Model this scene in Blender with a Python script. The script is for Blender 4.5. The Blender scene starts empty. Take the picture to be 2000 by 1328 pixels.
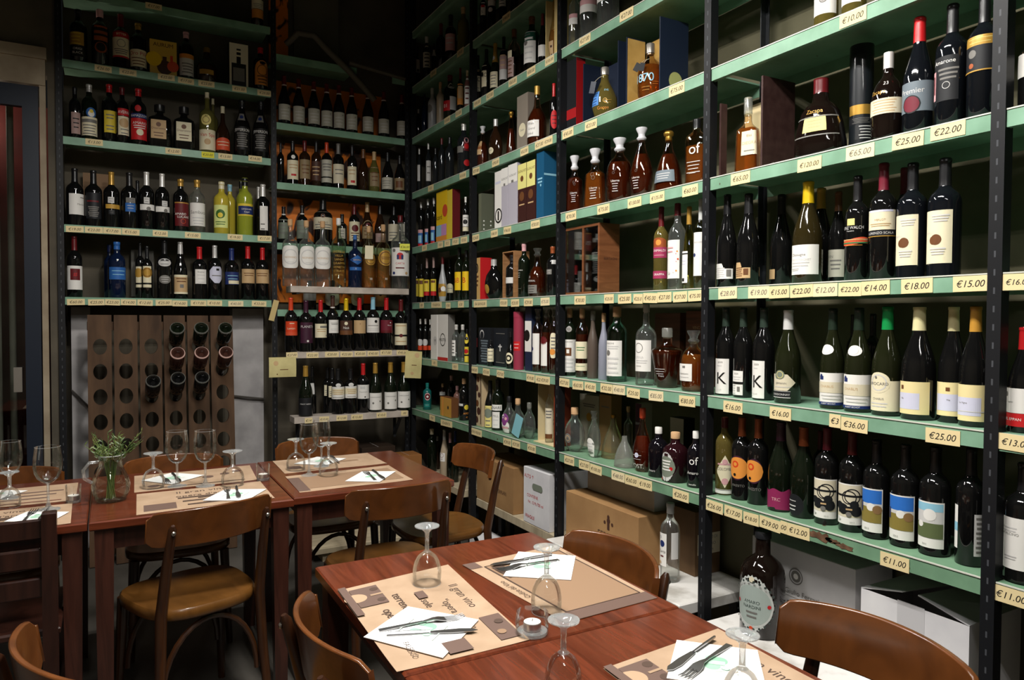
import bpy, math, random
from mathutils import Vector, Matrix
random.seed(7)
PI=math.pi
COL=bpy.context.scene.collection
BOTTLES=[
('A0',-1.0509,0.29,1.92,-9.8,0.3287,0.038,'cyl','brn','f:red',[(-66,83,0.359,0.545,'crm','L,3,.5,.85,gr',''),(-61,81,0.174,0.351,'orl','','')],'bottle with cream and orange label on top shelf,left bay','',''),
('A1',-2.0682,0.29,1.507,1.7,0.3211,0.0456,'cyl','dk','f:bk',[(-80,36,0.319,0.555,'gold','L,4,.1,.9,ylw',''),(-51,35,0.108,0.298,'dk','T,ORIGI,.5,.25,.3,wht|T,BLACK,.5,.62,.3,wht','')],'dark bottle with shiny gold label on second shelf,left bay','',''),
('A1',-1.9572,0.29,1.507,0.4,0.3445,0.0468,'cyl','dk','k:pnk',[(-42,57,0.431,0.691,'cop','R,0,.2,1,.35,dk|R,0,.55,1,.7,dk',''),(-37,48,0.221,0.406,'cop','O,.5,.45,.4,dk','oval')],'dark bottle with copper ring emblem on second shelf,left bay','',''),
('A1',-1.8472,0.29,1.507,-0.8,0.3419,0.0441,'bdx','dk','f:dkr',[(-78,86,0.559,0.667,'red','T,BITTER,.5,.5,.5,crm',''),(-81,86,0.205,0.556,'crm','Q,.5,.3,.2,gr|L,3,.6,.8,gr|R,0,.92,1,1,red','')],'dark bottle with cream and red label on second shelf,left bay','',''),
('A1',-1.7525,0.29,1.507,-1.9,0.305,0.0451,'cyl','dk','f:gold',[(-85,86,0.099,0.442,'crm','T,Oro Pilla,.5,.22,.3,red|L,3,.5,.85,brn','')],'dark bottle with gold cap and cream label on second shelf,left bay','',''),
('A1',-1.4836,0.29,1.507,-5.0,0.3055,0.0435,'cyl','dk','f:pnk',[(-61,86,0.073,0.515,'lgr','R,0,0,1,.2,orl|L,4,.45,.85,gr','')],'dark bottle with pink cap and grey label on second shelf,left bay','',''),
('A1',-1.3623,0.2976,1.507,-6.3,0.2317,0.0637,'dec','brn','k:gold',[(-41,39,0.205,0.331,'gold','L,2,.3,.7,brn','')],'squat dark decanter with thin neck on second shelf,left bay','',''),
('A1',-1.0321,0.29,1.507,-10.0,0.2907,0.045,'cyl','dk','f:red',[(-51,86,0.124,0.676,'orl','Q,.5,.4,.22,brn|L,3,.65,.9,brn','arch')],'dark bottle with arched orange label on second shelf,left bay','',''),
('A2',-2.0913,0.29,1.061,1.9,0.3082,0.0311,'cyl','dk','f:bk',[(-38,59,0.096,0.507,'pnd','L,3,.3,.7,dk','')],'dark bottle with dusty pink label on third shelf,left bay','',''),
('A2',-2.0177,0.29,1.061,1.1,0.337,0.0404,'cyl','dg','f:lgr',[(-24,56,0.394,0.571,'blu','O,.5,.6,.3,wht|O,.5,.35,.18,ylw','oval'),(-85,86,0.077,0.406,'crm','R,.1,.12,.9,.3,gr|L,4,.45,.9,gr','')],'dark bottle with round blue emblem above cream label on third shelf,left bay','',''),
('A2',-1.9126,0.33,1.061,-0.1,0.3652,0.0422,'cyl','dk','f:red',[(-41,52,0.18,0.544,'ylw','L,2,.2,.35,gr|L,2,.7,.85,gr','')],'dark red-capped bottle with yellow label on third shelf,left bay','',''),
('A2',-1.8437,0.29,1.061,-0.9,0.3478,0.0354,'cyl','dk','f:dkr',[(-41,86,0.488,0.613,'red','T,AVERNA,.5,.5,.6,wht',''),(-38,86,0.151,0.476,'crm','O,.45,.35,.25,tan|L,2,.7,.9,gr','')],'dark bottle with red band above cream label on third shelf,left bay','',''),
('A2',-1.7557,0.29,1.061,-1.9,0.3531,0.0452,'cyl','dk','f:red',[(-26,20,0.578,0.69,'red','','oval'),(-61,86,0.469,0.546,'dbl','T,RAMAZZOTTI,.5,.5,.7,wht',''),(-63,83,0.093,0.464,'red','T,AMARO,.5,.22,.18,wht|L,2,.35,.45,wht|O,.5,.65,.15,crm','')],'dark bottle with large red label on third shelf,left bay','',''),
('A2',-1.6381,0.2999,1.061,-1.1,0.2723,0.066,'sqr','dk','f:bk',[(-39,28,0.199,0.624,'tan','O,.5,.25,.12,brn|T,Disaronno,.5,.45,.16,brn|L,2,.7,.85,brn','')],'square black-capped bottle with tan label on third shelf,left bay','',''),
('A2',-1.499,0.2953,1.061,-1.7,0.2781,0.0613,'sqr','dk','f:bk',[(-39,34,0.204,0.627,'crm','O,.5,.25,.12,brn|T,Disaronno,.5,.45,.16,brn|L,2,.7,.85,brn','')],'square black-capped bottle with pale shiny label on third shelf,left bay','',''),
('A2',-1.3628,0.29,1.061,-6.3,0.39,0.0484,'tall','olv','f:crm',[(-47,29,0.444,0.62,'ylo','Q,.5,.5,.3,brn','oval'),(-77,79,0.044,0.374,'crm','T,Van Spa,.5,.25,.24,red|O,.5,.6,.15,tan','')],'tall yellow-green bottle with red script label on third shelf,left bay','',''),
('A2',-1.3137,0.41,1.061,-6.7,0.39,0.0307,'tall','olv','f:crm',[],'yellow-green bottle behind the tall one on third shelf,left bay','',''),
('A2',-1.2695,0.29,1.061,-7.4,0.315,0.0428,'dec','brn','f:crm',[(-78,86,0.09,0.34,'orr','L,2,.35,.6,crm','arch')],'squat dark bottle with orange-red label on third shelf,left bay','',''),
('A2',-1.1503,0.29,1.061,-8.7,0.3745,0.053,'tap','dk','f:bk',[(-60,60,0.113,0.513,'dk','T,JEFFERSON,.5,.14,.17,wht|L,7,.3,.85,gr',''),(-42,29,0.626,0.751,'gr','O,.5,.5,.25,dbl','')],'black bottle with white lettering,first of two on third shelf,left bay','black bottle with white lettering on third shelf,left bay',''),
('A2',-1.0308,0.29,1.061,-10.0,0.3831,0.0564,'tap','dk','f:bk',[(-60,50,0.115,0.506,'dk','T,JEFFERSON,.5,.14,.17,wht|L,7,.3,.85,gr',''),(-42,23,0.617,0.741,'gr','O,.5,.5,.25,dbl','')],'black bottle with white lettering,second of two on third shelf,left bay','black bottle with white lettering on third shelf,left bay',''),
('A3',-2.0968,0.29,0.549,2.0,0.3405,0.0457,'bdx','dk','f:bk',[(-41,86,0.189,0.551,'wht','T,Merlot,.65,.5,.13,gr|L,1,.15,.2,gr,.6,.9','')],'dark wine bottle with plain white label on fourth shelf,left bay','',''),
('A3',-2.0006,0.29,0.549,0.9,0.3378,0.0467,'bdx','dk','f:bk',[(-58,56,0.136,0.594,'ink','L,6,.55,.9,gr|R,.1,.3,.8,.36,dkr','')],'dark wine bottle with black label and red slash on fourth shelf,left bay','',''),
('A3',-1.9062,0.29,0.549,-0.2,0.3407,0.0439,'bdx','dk','f:gold',[(-26,19,0.43,0.537,'lgr','L,2,.3,.7,dk',''),(-44,78,0.333,0.409,'yld','O,.6,.5,.5,gold',''),(-22,22,0.231,0.307,'ink','L,2,.2,.6,gr','')],'dark wine bottle with gold capsule and gold band on fourth shelf,left bay','',''),
('A3',-1.8097,0.29,0.549,-1.3,0.3446,0.0487,'bdx','dk','f:bk',[(-23,40,0.453,0.542,'gr','L,2,.3,.7,dk',''),(-27,41,0.295,0.448,'blu','L,2,.3,.6,lgr','')],'dark wine bottle with blue label on fourth shelf,left bay','',''),
('A3',-1.7152,0.29,0.549,-2.3,0.3605,0.043,'bdx','dk','f:wht',[(-21,22,0.442,0.548,'lgr','L,2,.3,.7,dk',''),(-57,86,0.331,0.43,'wht','O,.5,.75,.35,gr','')],'dark silver-capped wine bottle with white band,first of two on fourth shelf,left bay','dark silver-capped wine bottle with white band on fourth shelf,left bay',''),
('A3',-1.6284,0.29,0.549,-3.3,0.3587,0.0418,'bdx','dk','f:wht',[(-1,45,0.422,0.514,'lgr','L,2,.3,.7,dk',''),(-57,86,0.319,0.414,'wht','O,.6,.75,.35,gr','')],'dark silver-capped wine bottle with white band,second of two on fourth shelf,left bay','dark silver-capped wine bottle with white band on fourth shelf,left bay',''),
('A3',-1.5225,0.29,0.549,-4.5,0.3352,0.0455,'cyl','dk','f:gold',[(-47,84,0.103,0.555,'dkr','T,AMARO,.35,.5,.13,wht|T,LUCANO,.55,.62,.13,wht|Q,.5,.8,.1,orr|R,0,.02,1,.06,gold','')],'dark bottle with gold cap and red-black label on fourth shelf,left bay','',''),
('A3',-1.4261,0.29,0.549,-5.6,0.3383,0.0464,'cyl','clr','f:gold',[(-64,85,0.121,0.554,'wht','T,Sambuca,.5,.4,.2,gr|L,3,.65,.9,lgr','')],'clear bottle with gold cap and white label on fourth shelf,left bay','',''),
('A3',-1.2798,0.29,0.549,-7.2,0.3406,0.0485,'cyl','lem','f:crm',[(-68,48,0.116,0.545,'lgn','O,.5,.4,.2,dgn|O,.5,.45,.11,ylw|L,2,.75,.85,dgn','')],'yellow liqueur bottle with lemon label on fourth shelf,left bay','',''),
('A3',-1.2139,0.4,0.549,-7.8,0.3489,0.0357,'cyl','lem','f:lbl',[],'yellow liqueur bottle with blue strip,half hidden on fourth shelf,left bay','',''),
('A3',-1.1353,0.29,0.549,-8.9,0.379,0.0489,'cyl','lim','f:bk',[(-62,85,0.334,0.545,'ylw','',''),(-56,85,0.359,0.503,'dbl','T,Limoncello,.5,.35,.28,wht|T,Capri,.5,.7,.28,wht','')],'lime green liqueur bottle with dark blue label on fourth shelf,left bay','',''),
('A3',-1.1415,0.41,0.549,-8.6,0.3795,0.0317,'cyl','lim','f:bk',[],'lime green bottle half hidden behind another on fourth shelf,left bay','',''),
('A3',-1.0215,0.29,0.549,-10.1,0.3494,0.0453,'bdx','dk','f:wht',[(-25,42,0.113,0.572,'wht','L,2,.75,.95,gr,.1,.6','')],'dark wine bottle with tall narrow white label on fourth shelf,left bay','',''),
('A3',-1.0301,0.4,0.549,-9.8,0.3498,0.0277,'bdx','dk','f:wht',[],'dark silver-capped wine bottle half hidden on fourth shelf,left bay','',''),
('A3',-1.7615,0.41,0.549,-1.8,0.321,0.0282,'bdx','dk','f:bk',[],'dark wine bottle half hidden on fourth shelf,left bay','',''),
('A4',-2.1036,0.29,0.1245,2.1,0.3651,0.0403,'bdx','dk','f:dkr',[(-65,86,0.123,0.509,'wht','R,.22,.12,.72,.6,dkr|T,#,.47,.35,.25,red','')],'dark wine bottle,white label with red square on fifth shelf,left bay','',''),
('A4',-1.8812,0.29,0.1245,-0.4,0.3435,0.047,'cyl','dbg','f:blu',[(-61,85,0.325,0.542,'blu','L,2,.3,.6,lbl','')],'dark blue-capped bottle with blue label on fifth shelf,left bay','',''),
('A4',-1.9195,0.41,0.1245,-0.0,0.3347,0.0332,'cyl','dbg','f:dbl',[],'dark blue bottle half hidden on fifth shelf,left bay','',''),
('A4',-1.7531,0.338,0.1245,-1.9,0.3508,0.0281,'bdx','dk','f:bk',[(-60,28,0.196,0.566,'crm','O,.4,.3,.22,gold|R,0,.78,1,.86,dk','')],'dark bottle with gold disc label,left one on fifth shelf,left bay','',''),
('A4',-1.7165,0.29,0.1245,-2.3,0.3262,0.0302,'bdx','dk','f:bk',[(-48,49,0.208,0.612,'crm','O,.5,.3,.24,gold|Q,.5,.3,.2,brn|R,0,.78,1,.86,dk','')],'dark bottle with gold disc label,right one on fifth shelf,left bay','',''),
('A4',-1.618,0.29,0.1245,-3.4,0.3685,0.0448,'bdx','dk','f:bk',[(-52,53,0.545,0.68,'lgr','L,2,.3,.7,dk','oval'),(-44,48,0.252,0.399,'gr','L,3,.25,.75,lgr','oval')],'dark bottle with two silver oval emblems on fifth shelf,left bay','',''),
('A4',-1.5275,0.29,0.1245,-4.5,0.3635,0.0414,'bur','dk','f:lgr',[(-59,78,0.087,0.418,'tan','R,0,0,1,.12,crm|L,2,.2,.35,brn|R,.4,.5,.62,.68,gr|R,0,.9,1,1,crm','')],'dark bottle with parchment scroll label on fifth shelf,left bay','',''),
('A4',-1.4155,0.29,0.1245,-5.7,0.3377,0.0445,'bdx','dk','f:red',[(-34,62,0.292,0.564,'wht','T,Bolgheri,.5,.18,.14,gr|L,3,.4,.9,lgr','')],'dark red-capped bottle with white label on fifth shelf,left bay','',''),
('A4',-1.3236,0.29,0.1245,-6.8,0.3519,0.0409,'bdx','dk','f:lgr',[(-48,86,0.3,0.604,'lil','R,.45,.12,.65,.25,dk|L,1,.5,.6,gr','oct')],'dark bottle with octagonal lilac label on fifth shelf,left bay','',''),
('A4',-1.2209,0.29,0.1245,-7.9,0.3387,0.0439,'bdx','dk','f:dbl',[(-61,86,0.293,0.534,'dbl','L,2,.3,.55,lbl|R,.25,.68,1,.95,crm','')],'dark bottle with navy label and cream strip on fifth shelf,left bay','',''),
('A4',-1.1197,0.29,0.1245,-9.0,0.3582,0.0425,'bdx','dk','f:red',[(-61,86,0.309,0.569,'tan','L,2,.3,.45,brn','')],'dark red-capped bottle with tan label,first of two on fifth shelf,left bay','dark red-capped bottle with tan label on fifth shelf,left bay',''),
('A4',-1.0265,0.29,0.1245,-10.1,0.3536,0.0418,'bdx','dk','f:red',[(-86,77,0.317,0.58,'tan','L,2,.3,.45,brn','')],'dark red-capped bottle with tan label,second of two on fifth shelf,left bay','dark red-capped bottle with tan label on fifth shelf,left bay',''),
('B1',-0.8796,0.29,1.306,-11.7,0.3329,0.0402,'bur','dk','f:dkr',[(-60,77,0.093,0.407,'dlg','L,1,.15,.22,gr,.7,.85|L,3,.35,.75,lgr','')],'dark bottle with pale grey label,first of nine on top shelf,corner bay','dark bottle with pale grey label on top shelf,corner bay','wht'),
('B1',-0.7836,0.29,1.306,-12.7,0.3294,0.0401,'bur','dk','f:dkr',[(-60,77,0.082,0.412,'dlg','L,1,.15,.22,gr,.7,.85|L,3,.35,.75,lgr','')],'dark bottle with pale grey label,second of nine on top shelf,corner bay','dark bottle with pale grey label on top shelf,corner bay','wht'),
('B1',-0.6818,0.29,1.306,-13.8,0.3289,0.0407,'bur','dk','f:dkr',[(-60,76,0.093,0.41,'dlg','L,1,.15,.22,gr,.7,.85|L,3,.35,.75,lgr','')],'dark bottle with pale grey label,third of nine on top shelf,corner bay','dark bottle with pale grey label on top shelf,corner bay','wht'),
('B1',-0.5923,0.29,1.306,-14.8,0.3277,0.0405,'bur','dk','f:dkr',[(-60,68,0.081,0.405,'dlg','L,1,.15,.22,gr,.7,.85|L,3,.35,.75,lgr','')],'dark bottle with pale grey label,fourth of nine on top shelf,corner bay','dark bottle with pale grey label on top shelf,corner bay','wht'),
('B1',-0.5063,0.29,1.306,-15.7,0.3312,0.0402,'bur','dk','f:dkr',[(-60,67,0.078,0.406,'dlg','L,1,.15,.22,gr,.7,.85|L,3,.35,.75,lgr','')],'dark bottle with pale grey label,fifth of nine on top shelf,corner bay','dark bottle with pale grey label on top shelf,corner bay','wht'),
('B1',-0.4154,0.29,1.306,-16.6,0.3296,0.0407,'bur','dk','f:dkr',[(-61,67,0.078,0.405,'dlg','L,1,.15,.22,gr,.7,.85|L,3,.35,.75,lgr','')],'dark bottle with pale grey label,sixth of nine on top shelf,corner bay','dark bottle with pale grey label on top shelf,corner bay','wht'),
('B1',-0.2974,0.29,1.306,-17.9,0.3321,0.0406,'bur','dk','f:dkr',[(-61,67,0.087,0.401,'dlg','L,1,.15,.22,gr,.7,.85|L,3,.35,.75,lgr','')],'dark bottle with pale grey label,seventh of nine on top shelf,corner bay','dark bottle with pale grey label on top shelf,corner bay','wht'),
('B1',-0.1793,0.29,1.306,-19.1,0.3367,0.0403,'bur','dk','f:dkr',[(-61,67,0.094,0.397,'dlg','L,1,.15,.22,gr,.7,.85|L,3,.35,.75,lgr','')],'dark bottle with pale grey label,eighth of nine on top shelf,corner bay','dark bottle with pale grey label on top shelf,corner bay','wht'),
('B1',-0.0407,0.29,1.306,-20.5,0.3366,0.0402,'bur','dk','f:dkr',[(-61,67,0.097,0.409,'dlg','L,1,.15,.22,gr,.7,.85|L,3,.35,.75,lgr','')],'dark bottle with pale grey label,ninth of nine on top shelf,corner bay','dark bottle with pale grey label on top shelf,corner bay','wht'),
('B2',-0.8254,0.29,0.911,-12.3,0.2969,0.0377,'bdx','dk','f:bk',[(-65,80,0.118,0.553,'crm','L,2,.25,.4,tan|R,.35,.72,.7,.82,red',''),(-14,27,0.579,0.671,'wht','','oval')],'dark bottle with tall cream label on second shelf,corner bay','',''),
('B2',-0.7446,0.29,0.911,-13.1,0.3108,0.0374,'bdx','brn','f:dkr',[(-57,80,0.151,0.569,'dtn','L,3,.3,.7,brn','')],'dusty bottle with brown label on second shelf,corner bay','',''),
('B2',-0.6656,0.29,0.911,-14.0,0.3167,0.0345,'bdx','brn','f:bk',[(-76,65,0.135,0.549,'dbr','L,3,.3,.7,tan','')],'dusty bottle with dark brown label on second shelf,corner bay','',''),
('B2',-0.5935,0.29,0.911,-14.8,0.3176,0.0356,'bdx','dk','f:rdo',[(-81,86,0.113,0.607,'dlg','L,3,.2,.45,gr|R,0,.74,1,.8,dk','')],'red-topped bottle with tall pale label on second shelf,corner bay','',''),
('B2',-0.5121,0.29,0.911,-15.6,0.3196,0.0387,'bdx','dk','f:gr',[(-62,86,0.117,0.534,'crd','L,2,.3,.5,gr','')],'grey-topped bottle with cream label on second shelf,corner bay','',''),
('B2',-0.4128,0.29,0.911,-16.7,0.3195,0.0368,'bdx','dk','f:bk',[(-59,52,0.108,0.516,'crm','R,.4,.75,.8,.88,red|L,2,.2,.4,tan','')],'dark bottle with cream label,red mark on second shelf,corner bay','',''),
('B2',-0.332,0.29,0.911,-17.5,0.3006,0.0395,'bur','brn','f:brn',[],'brown dusty bottle without label on second shelf,corner bay','',''),
('B2',-0.2516,0.29,0.911,-18.3,0.2936,0.0387,'bur','olv','f:tan',[(-51,65,0.141,0.606,'dtn','L,3,.3,.7,brn','')],'olive dusty bottle with beige label on second shelf,corner bay','',''),
('B2',-0.1507,0.29,0.911,-19.4,0.2971,0.0414,'bur','dk','f:bk',[(-86,57,0.101,0.382,'dlg','L,3,.3,.7,gr','')],'dark bottle with low grey label on second shelf,corner bay','',''),
('B2',-0.0586,0.29,0.911,-20.3,0.2867,0.0402,'bur','dk','f:bk',[(-66,56,0.11,0.413,'dtn','R,.2,.25,.8,.8,brn','')],'dark bottle with low brown label on second shelf,corner bay','',''),
('B2',-0.8941,0.34,0.911,-11.4,0.2912,0.0225,'bdx','dk','f:bk',[],'unlabelled dark bottle beside the post on second shelf,corner bay','',''),
('B3g',-0.8685,0.38,0.51,-11.6,0.264,0.0362,'bdx','dk','f:bk',[(-86,48,0.157,0.654,'dgg','L,3,.3,.7,gr','')],'dark bottle with dim green label,first of two on third shelf,corner bay','dark bottle with dim green label on third shelf,corner bay','wht'),
('B3g',-0.7426,0.38,0.51,-12.9,0.2821,0.038,'bdx','dk','f:bk',[(-86,85,0.173,0.624,'dgg','L,3,.3,.7,gr','')],'dark bottle with dim green label,second of two on third shelf,corner bay','dark bottle with dim green label on third shelf,corner bay','wht'),
('B3g',-0.5973,0.38,0.51,-14.5,0.345,0.0654,'bdx','dk','f:bk',[(-85,85,0.351,0.71,'crd','O,.5,.25,.12,brn|T,BAROLO,.5,.62,.14,brn|L,2,.75,.9,gr','')],'dark magnum with wide pale label on third shelf,corner bay','',''),
('B3g',-0.4603,0.38,0.51,-15.9,0.243,0.0356,'bdx','dk','f:bk',[(-42,38,0.269,0.711,'dlg','L,3,.5,.85,gr','')],'dark bottle with dim label behind clear gin bottle on third shelf,corner bay','',''),
('B3g',-0.3713,0.38,0.51,-16.8,0.3221,0.0389,'bdx','dk','f:dkr',[(-64,86,0.167,0.599,'crm','O,.5,.35,.18,dkr|L,3,.6,.85,brn','')],'dark bottle with coat of arms label on third shelf,corner bay','',''),
('B3g',-0.2747,0.38,0.51,-17.8,0.345,0.0406,'bur','brn','f:tan',[(-58,79,0.221,0.611,'dtn','O,.5,.3,.15,dkr|L,2,.6,.8,brn','arch')],'brown dusty bottle with arched label on third shelf,corner bay','',''),
('B3g',-0.1781,0.38,0.51,-18.8,0.3362,0.0411,'bur','brn','f:bk',[(-48,86,0.167,0.357,'pnd','L,3,.5,.85,gr','')],'purple-brown bottle with low label on third shelf,corner bay','',''),
('B3g',-0.0708,0.38,0.51,-19.8,0.345,0.0416,'bdx','dk','f:bk',[(-81,64,0.205,0.566,'crd','L,3,.5,.85,gr','')],'dark bottle with beige label on third shelf,corner bay','',''),
('B3g',0.0167,0.38,0.51,-20.7,0.3349,0.03,'bdx','dk','f:bk',[(-79,43,0.226,0.613,'dlg','L,3,.5,.85,gr','')],'dark bottle with grey label at the post on third shelf,corner bay','',''),
('B3',-0.8797,0.125,0.2171,-12.1,0.4399,0.0511,'tall','clr','k:crk',[(-78,85,0.264,0.6,'wht','T,NONINO,.5,.52,.13,tan|Q,.5,.5,.34,lgr|L,1,.72,.75,lgr,.35,.65','sup')],'clear bottle with oval white label,first of three on upper plank of corner bay','clear bottle with oval white label on upper plank of corner bay',''),
('B3',-0.7739,0.1259,0.2171,-13.2,0.4384,0.0519,'tall','clr','k:crk',[(-57,85,0.264,0.606,'wht','T,NONINO,.5,.52,.13,tan|Q,.5,.5,.34,lgr|L,1,.72,.75,lgr,.35,.65','sup')],'clear bottle with oval white label,second of three on upper plank of corner bay','clear bottle with oval white label on upper plank of corner bay',''),
('B3',-0.6658,0.1267,0.2171,-14.4,0.4415,0.0528,'tall','clr','k:crk',[(-79,85,0.266,0.606,'wht','T,NONINO,.5,.52,.13,tan|Q,.5,.5,.34,lgr|L,1,.72,.75,lgr,.35,.65','sup')],'clear bottle with oval white label,third of three on upper plank of corner bay','clear bottle with oval white label on upper plank of corner bay',''),
('B3',-0.5579,0.1238,0.2171,-15.6,0.4691,0.0498,'tall','grc','k:wht',[(-50,58,0.147,0.54,'non','T,DISTILLA,.5,.08,.12,gold|T,VILLA,.5,.22,.12,gold|T,SANDI,.5,.36,.12,gold|T,GRAPPA,.5,.5,.12,gold|T,VENETA,.5,.64,.12,gold|T,STRAVE,.5,.78,.12,gold|T,40 VOL,.5,.92,.1,gold','')],'clear bottle with gold lettering on upper plank of corner bay','',''),
('B3',-0.4433,0.1246,0.2171,-16.9,0.3625,0.0475,'tall','dbg','f:blu',[(-43,85,0.431,0.612,'blu','R,.1,.42,.9,.58,dbl|T,CAMOMILLA,.5,.5,.16,wht','dia'),(-47,61,0.325,0.387,'blu','T,5,.5,.5,.7,wht','')],'blue bottle with diamond label on upper plank of corner bay','',''),
('B3',-0.3464,0.1245,0.2171,-17.9,0.43,0.0474,'tall','amc','k:crk',[(-29,67,0.363,0.546,'gold','Q,.5,.5,.4,brn|L,2,.45,.55,brn','oval'),(-7,46,0.12,0.172,'non','T,30,.5,.5,.9,wht','')],'amber bottle with hanging cream tag on upper plank of corner bay','',''),
('B3',-0.2413,0.1252,0.2171,-19.0,0.4477,0.0512,'tall','amc','k:crk',[(-40,85,0.349,0.593,'gold','Q,.5,.5,.42,brn|L,2,.45,.55,brn','oval'),(-2,48,0.123,0.173,'non','T,30,.5,.5,.9,wht','')],'amber bottle with round gold label on upper plank of corner bay','',''),
('B3',-0.1086,0.141,0.2171,-20.3,0.5217,0.0673,'tall','clr','f:dkr',[(-66,63,0.174,0.556,'wht','O,.2,.1,.06,gr|T,Q,.8,.12,.14,dbl|T,CARTA,.5,.56,.1,red|O,.5,.3,.12,red|R,.35,.26,.45,.42,dbl|R,.55,.26,.65,.42,dbl|R,.3,.7,.7,.74,dkr|O,.2,.9,.05,dbl|O,.8,.9,.05,tan','')],'clear bottle with playing card label on upper plank of corner bay','',''),
('B4',-0.8781,0.12,-0.2162,-12.1,0.3582,0.0409,'bdx','dk','f:rdo',[(-53,86,0.303,0.563,'rdo','T,Lamùri,.4,.5,.2,crm|R,0,.78,1,1,orr|L,1,.1,.2,crm,.3,.6','')],'dark bottle with orange-red label on middle plank of corner bay','',''),
('B4',-0.7799,0.12,-0.2162,-13.2,0.3408,0.0438,'bdx','dk','f:dpu',[(-53,85,0.167,0.57,'dpu','T,PLANETA,.5,.2,.17,lgr|O,.5,.9,.05,wht','')],'dark bottle with purple label on middle plank of corner bay','',''),
('B4',-0.6821,0.12,-0.2162,-14.3,0.3464,0.0399,'bdx','dk','f:red',[(-65,86,0.267,0.535,'crm','R,.4,.15,.95,.3,gr|L,2,.4,.55,tan|O,.85,.85,.06,gr','')],'dark red-capped bottle with cream label on middle plank of corner bay','',''),
('B4',-0.6005,0.12,-0.2162,-15.2,0.3773,0.0382,'bdx','dk','f:dbr',[(-40,86,0.327,0.562,'wht','L,2,.25,.35,gr|L,2,.7,.8,lgr','')],'dark bottle with taped neck and white label on middle plank of corner bay','','wht'),
('B4',-0.5079,0.12,-0.2162,-16.2,0.3612,0.0425,'bdx','dk','f:yel',[(-86,86,0.307,0.573,'dbr','O,.5,.2,.12,crm|T,Noà,.5,.5,.24,wht|R,0,.7,1,1,brn','')],'yellow-capped bottle with dark brown label on middle plank of corner bay','',''),
('B4',-0.4144,0.12,-0.2162,-17.2,0.367,0.0415,'bdx','dk','f:red',[(-63,86,0.327,0.571,'tan','L,1,.2,.35,brn,.45,.5','')],'dark red-capped bottle with kraft label on middle plank of corner bay','',''),
('B4',-0.3175,0.12,-0.2162,-18.2,0.3728,0.0437,'bdx','dk','f:lbl',[(-81,86,0.335,0.611,'wht','O,.65,.25,.1,dk|L,1,.5,.55,gr|L,2,.75,.85,lgr','')],'light blue capped bottle with white label on middle plank of corner bay','',''),
('B4',-0.2205,0.12,-0.2162,-19.3,0.3706,0.0434,'bdx','dk','f:red',[(-64,86,0.33,0.572,'mar','T,Rosso,.65,.4,.14,wht|O,.7,.2,.05,wht|R,0,.8,1,1,dkr','')],'dark red-capped bottle with maroon label on middle plank of corner bay','',''),
('B4',-0.1121,0.12,-0.2162,-20.4,0.3603,0.0432,'bdx','dk','f:dkr',[(-82,86,0.097,0.525,'crm','L,1,.08,.14,tan|R,0,.52,1,.6,dk|O,.5,.56,.08,dkr|L,1,.8,.85,tan','')],'dark bottle with tall two-part cream label on middle plank of corner bay','',''),
('B4g',-0.6826,0.42,0.0642,-13.5,0.2078,0.0442,'bdx','dk','f:bk',[(-86,86,0.322,0.566,'lgr','','')],'dark bottle behind,pale label over the purple-capped one on hidden shelf,corner bay','',''),
('B4g',-0.5217,0.42,0.0642,-15.2,0.2126,0.0505,'bdx','dk','f:bk',[(-86,85,0.139,0.648,'crd','O,.5,.5,.4,dlg','oval')],'dark bottle behind,round pale label,left one on hidden shelf,corner bay','',''),
('B4g',-0.3358,0.42,0.0642,-17.1,0.2182,0.0464,'bdx','dk','f:bk',[(-78,84,0.155,0.651,'crd','O,.5,.4,.3,tan','oval')],'dark bottle behind,round pale label,right one on hidden shelf,corner bay','',''),
('B4g',-0.1622,0.42,0.0642,-18.8,0.2235,0.0466,'bdx','dk','f:bk',[(-82,86,0.134,0.615,'dlg','O,.5,.2,.08,dk','')],'dark bottle behind,square pale label on hidden shelf,corner bay','',''),
('B5',-0.7931,0.08,-0.6424,-13.1,0.3347,0.045,'bur','dg','f:gold',[(-79,63,0.024,0.369,'ink','T,PINOT NERO,.55,.35,.11,lgr','')],'dark green bottle with black label,gold capsule on lower plank of corner bay','',''),
('B5',-0.7206,0.2,-0.6424,-13.6,0.3219,0.0266,'bur','dk','f:bk',[(-41,36,0.41,0.644,'lgr','','')],'dark bottle with grey label behind the gold-capsuled one on lower plank of corner bay','',''),
('B5',-0.6047,0.246,-0.6424,-14.8,0.308,0.0311,'bdx','dk','f:bk',[(-43,34,0.366,0.607,'crm','L,3,.5,.85,gr','')],'dark bottle with cream label,rearmost of four on lower plank of corner bay','',''),
('B5',-0.5891,0.178,-0.6424,-15.1,0.3076,0.036,'bdx','dk','f:bk',[(-42,26,0.351,0.603,'crm','L,3,.5,.85,gr','')],'dark bottle with cream label,second from rear on lower plank of corner bay','',''),
('B5',-0.5706,0.1,-0.6424,-15.6,0.3078,0.042,'bdx','dk','f:bk',[(-86,86,0.336,0.603,'wht','R,0,.15,1,.65,crm|L,3,.3,.6,tan|L,1,.85,.9,gr',''),(-21,28,0.601,0.68,'lgr','','oval')],'dark bottle with cream-banded label,first of two on lower plank of corner bay','dark bottle with cream-banded label on lower plank of corner bay',''),
('B5',-0.484,0.1,-0.6424,-16.5,0.3053,0.0418,'bdx','dk','f:bk',[(-59,86,0.346,0.609,'wht','R,0,.15,1,.65,crm|L,3,.3,.6,tan|L,1,.85,.9,gr',''),(-19,31,0.604,0.688,'lgr','','oval')],'dark bottle with cream-banded label,second of two on lower plank of corner bay','dark bottle with cream-banded label on lower plank of corner bay',''),
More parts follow.
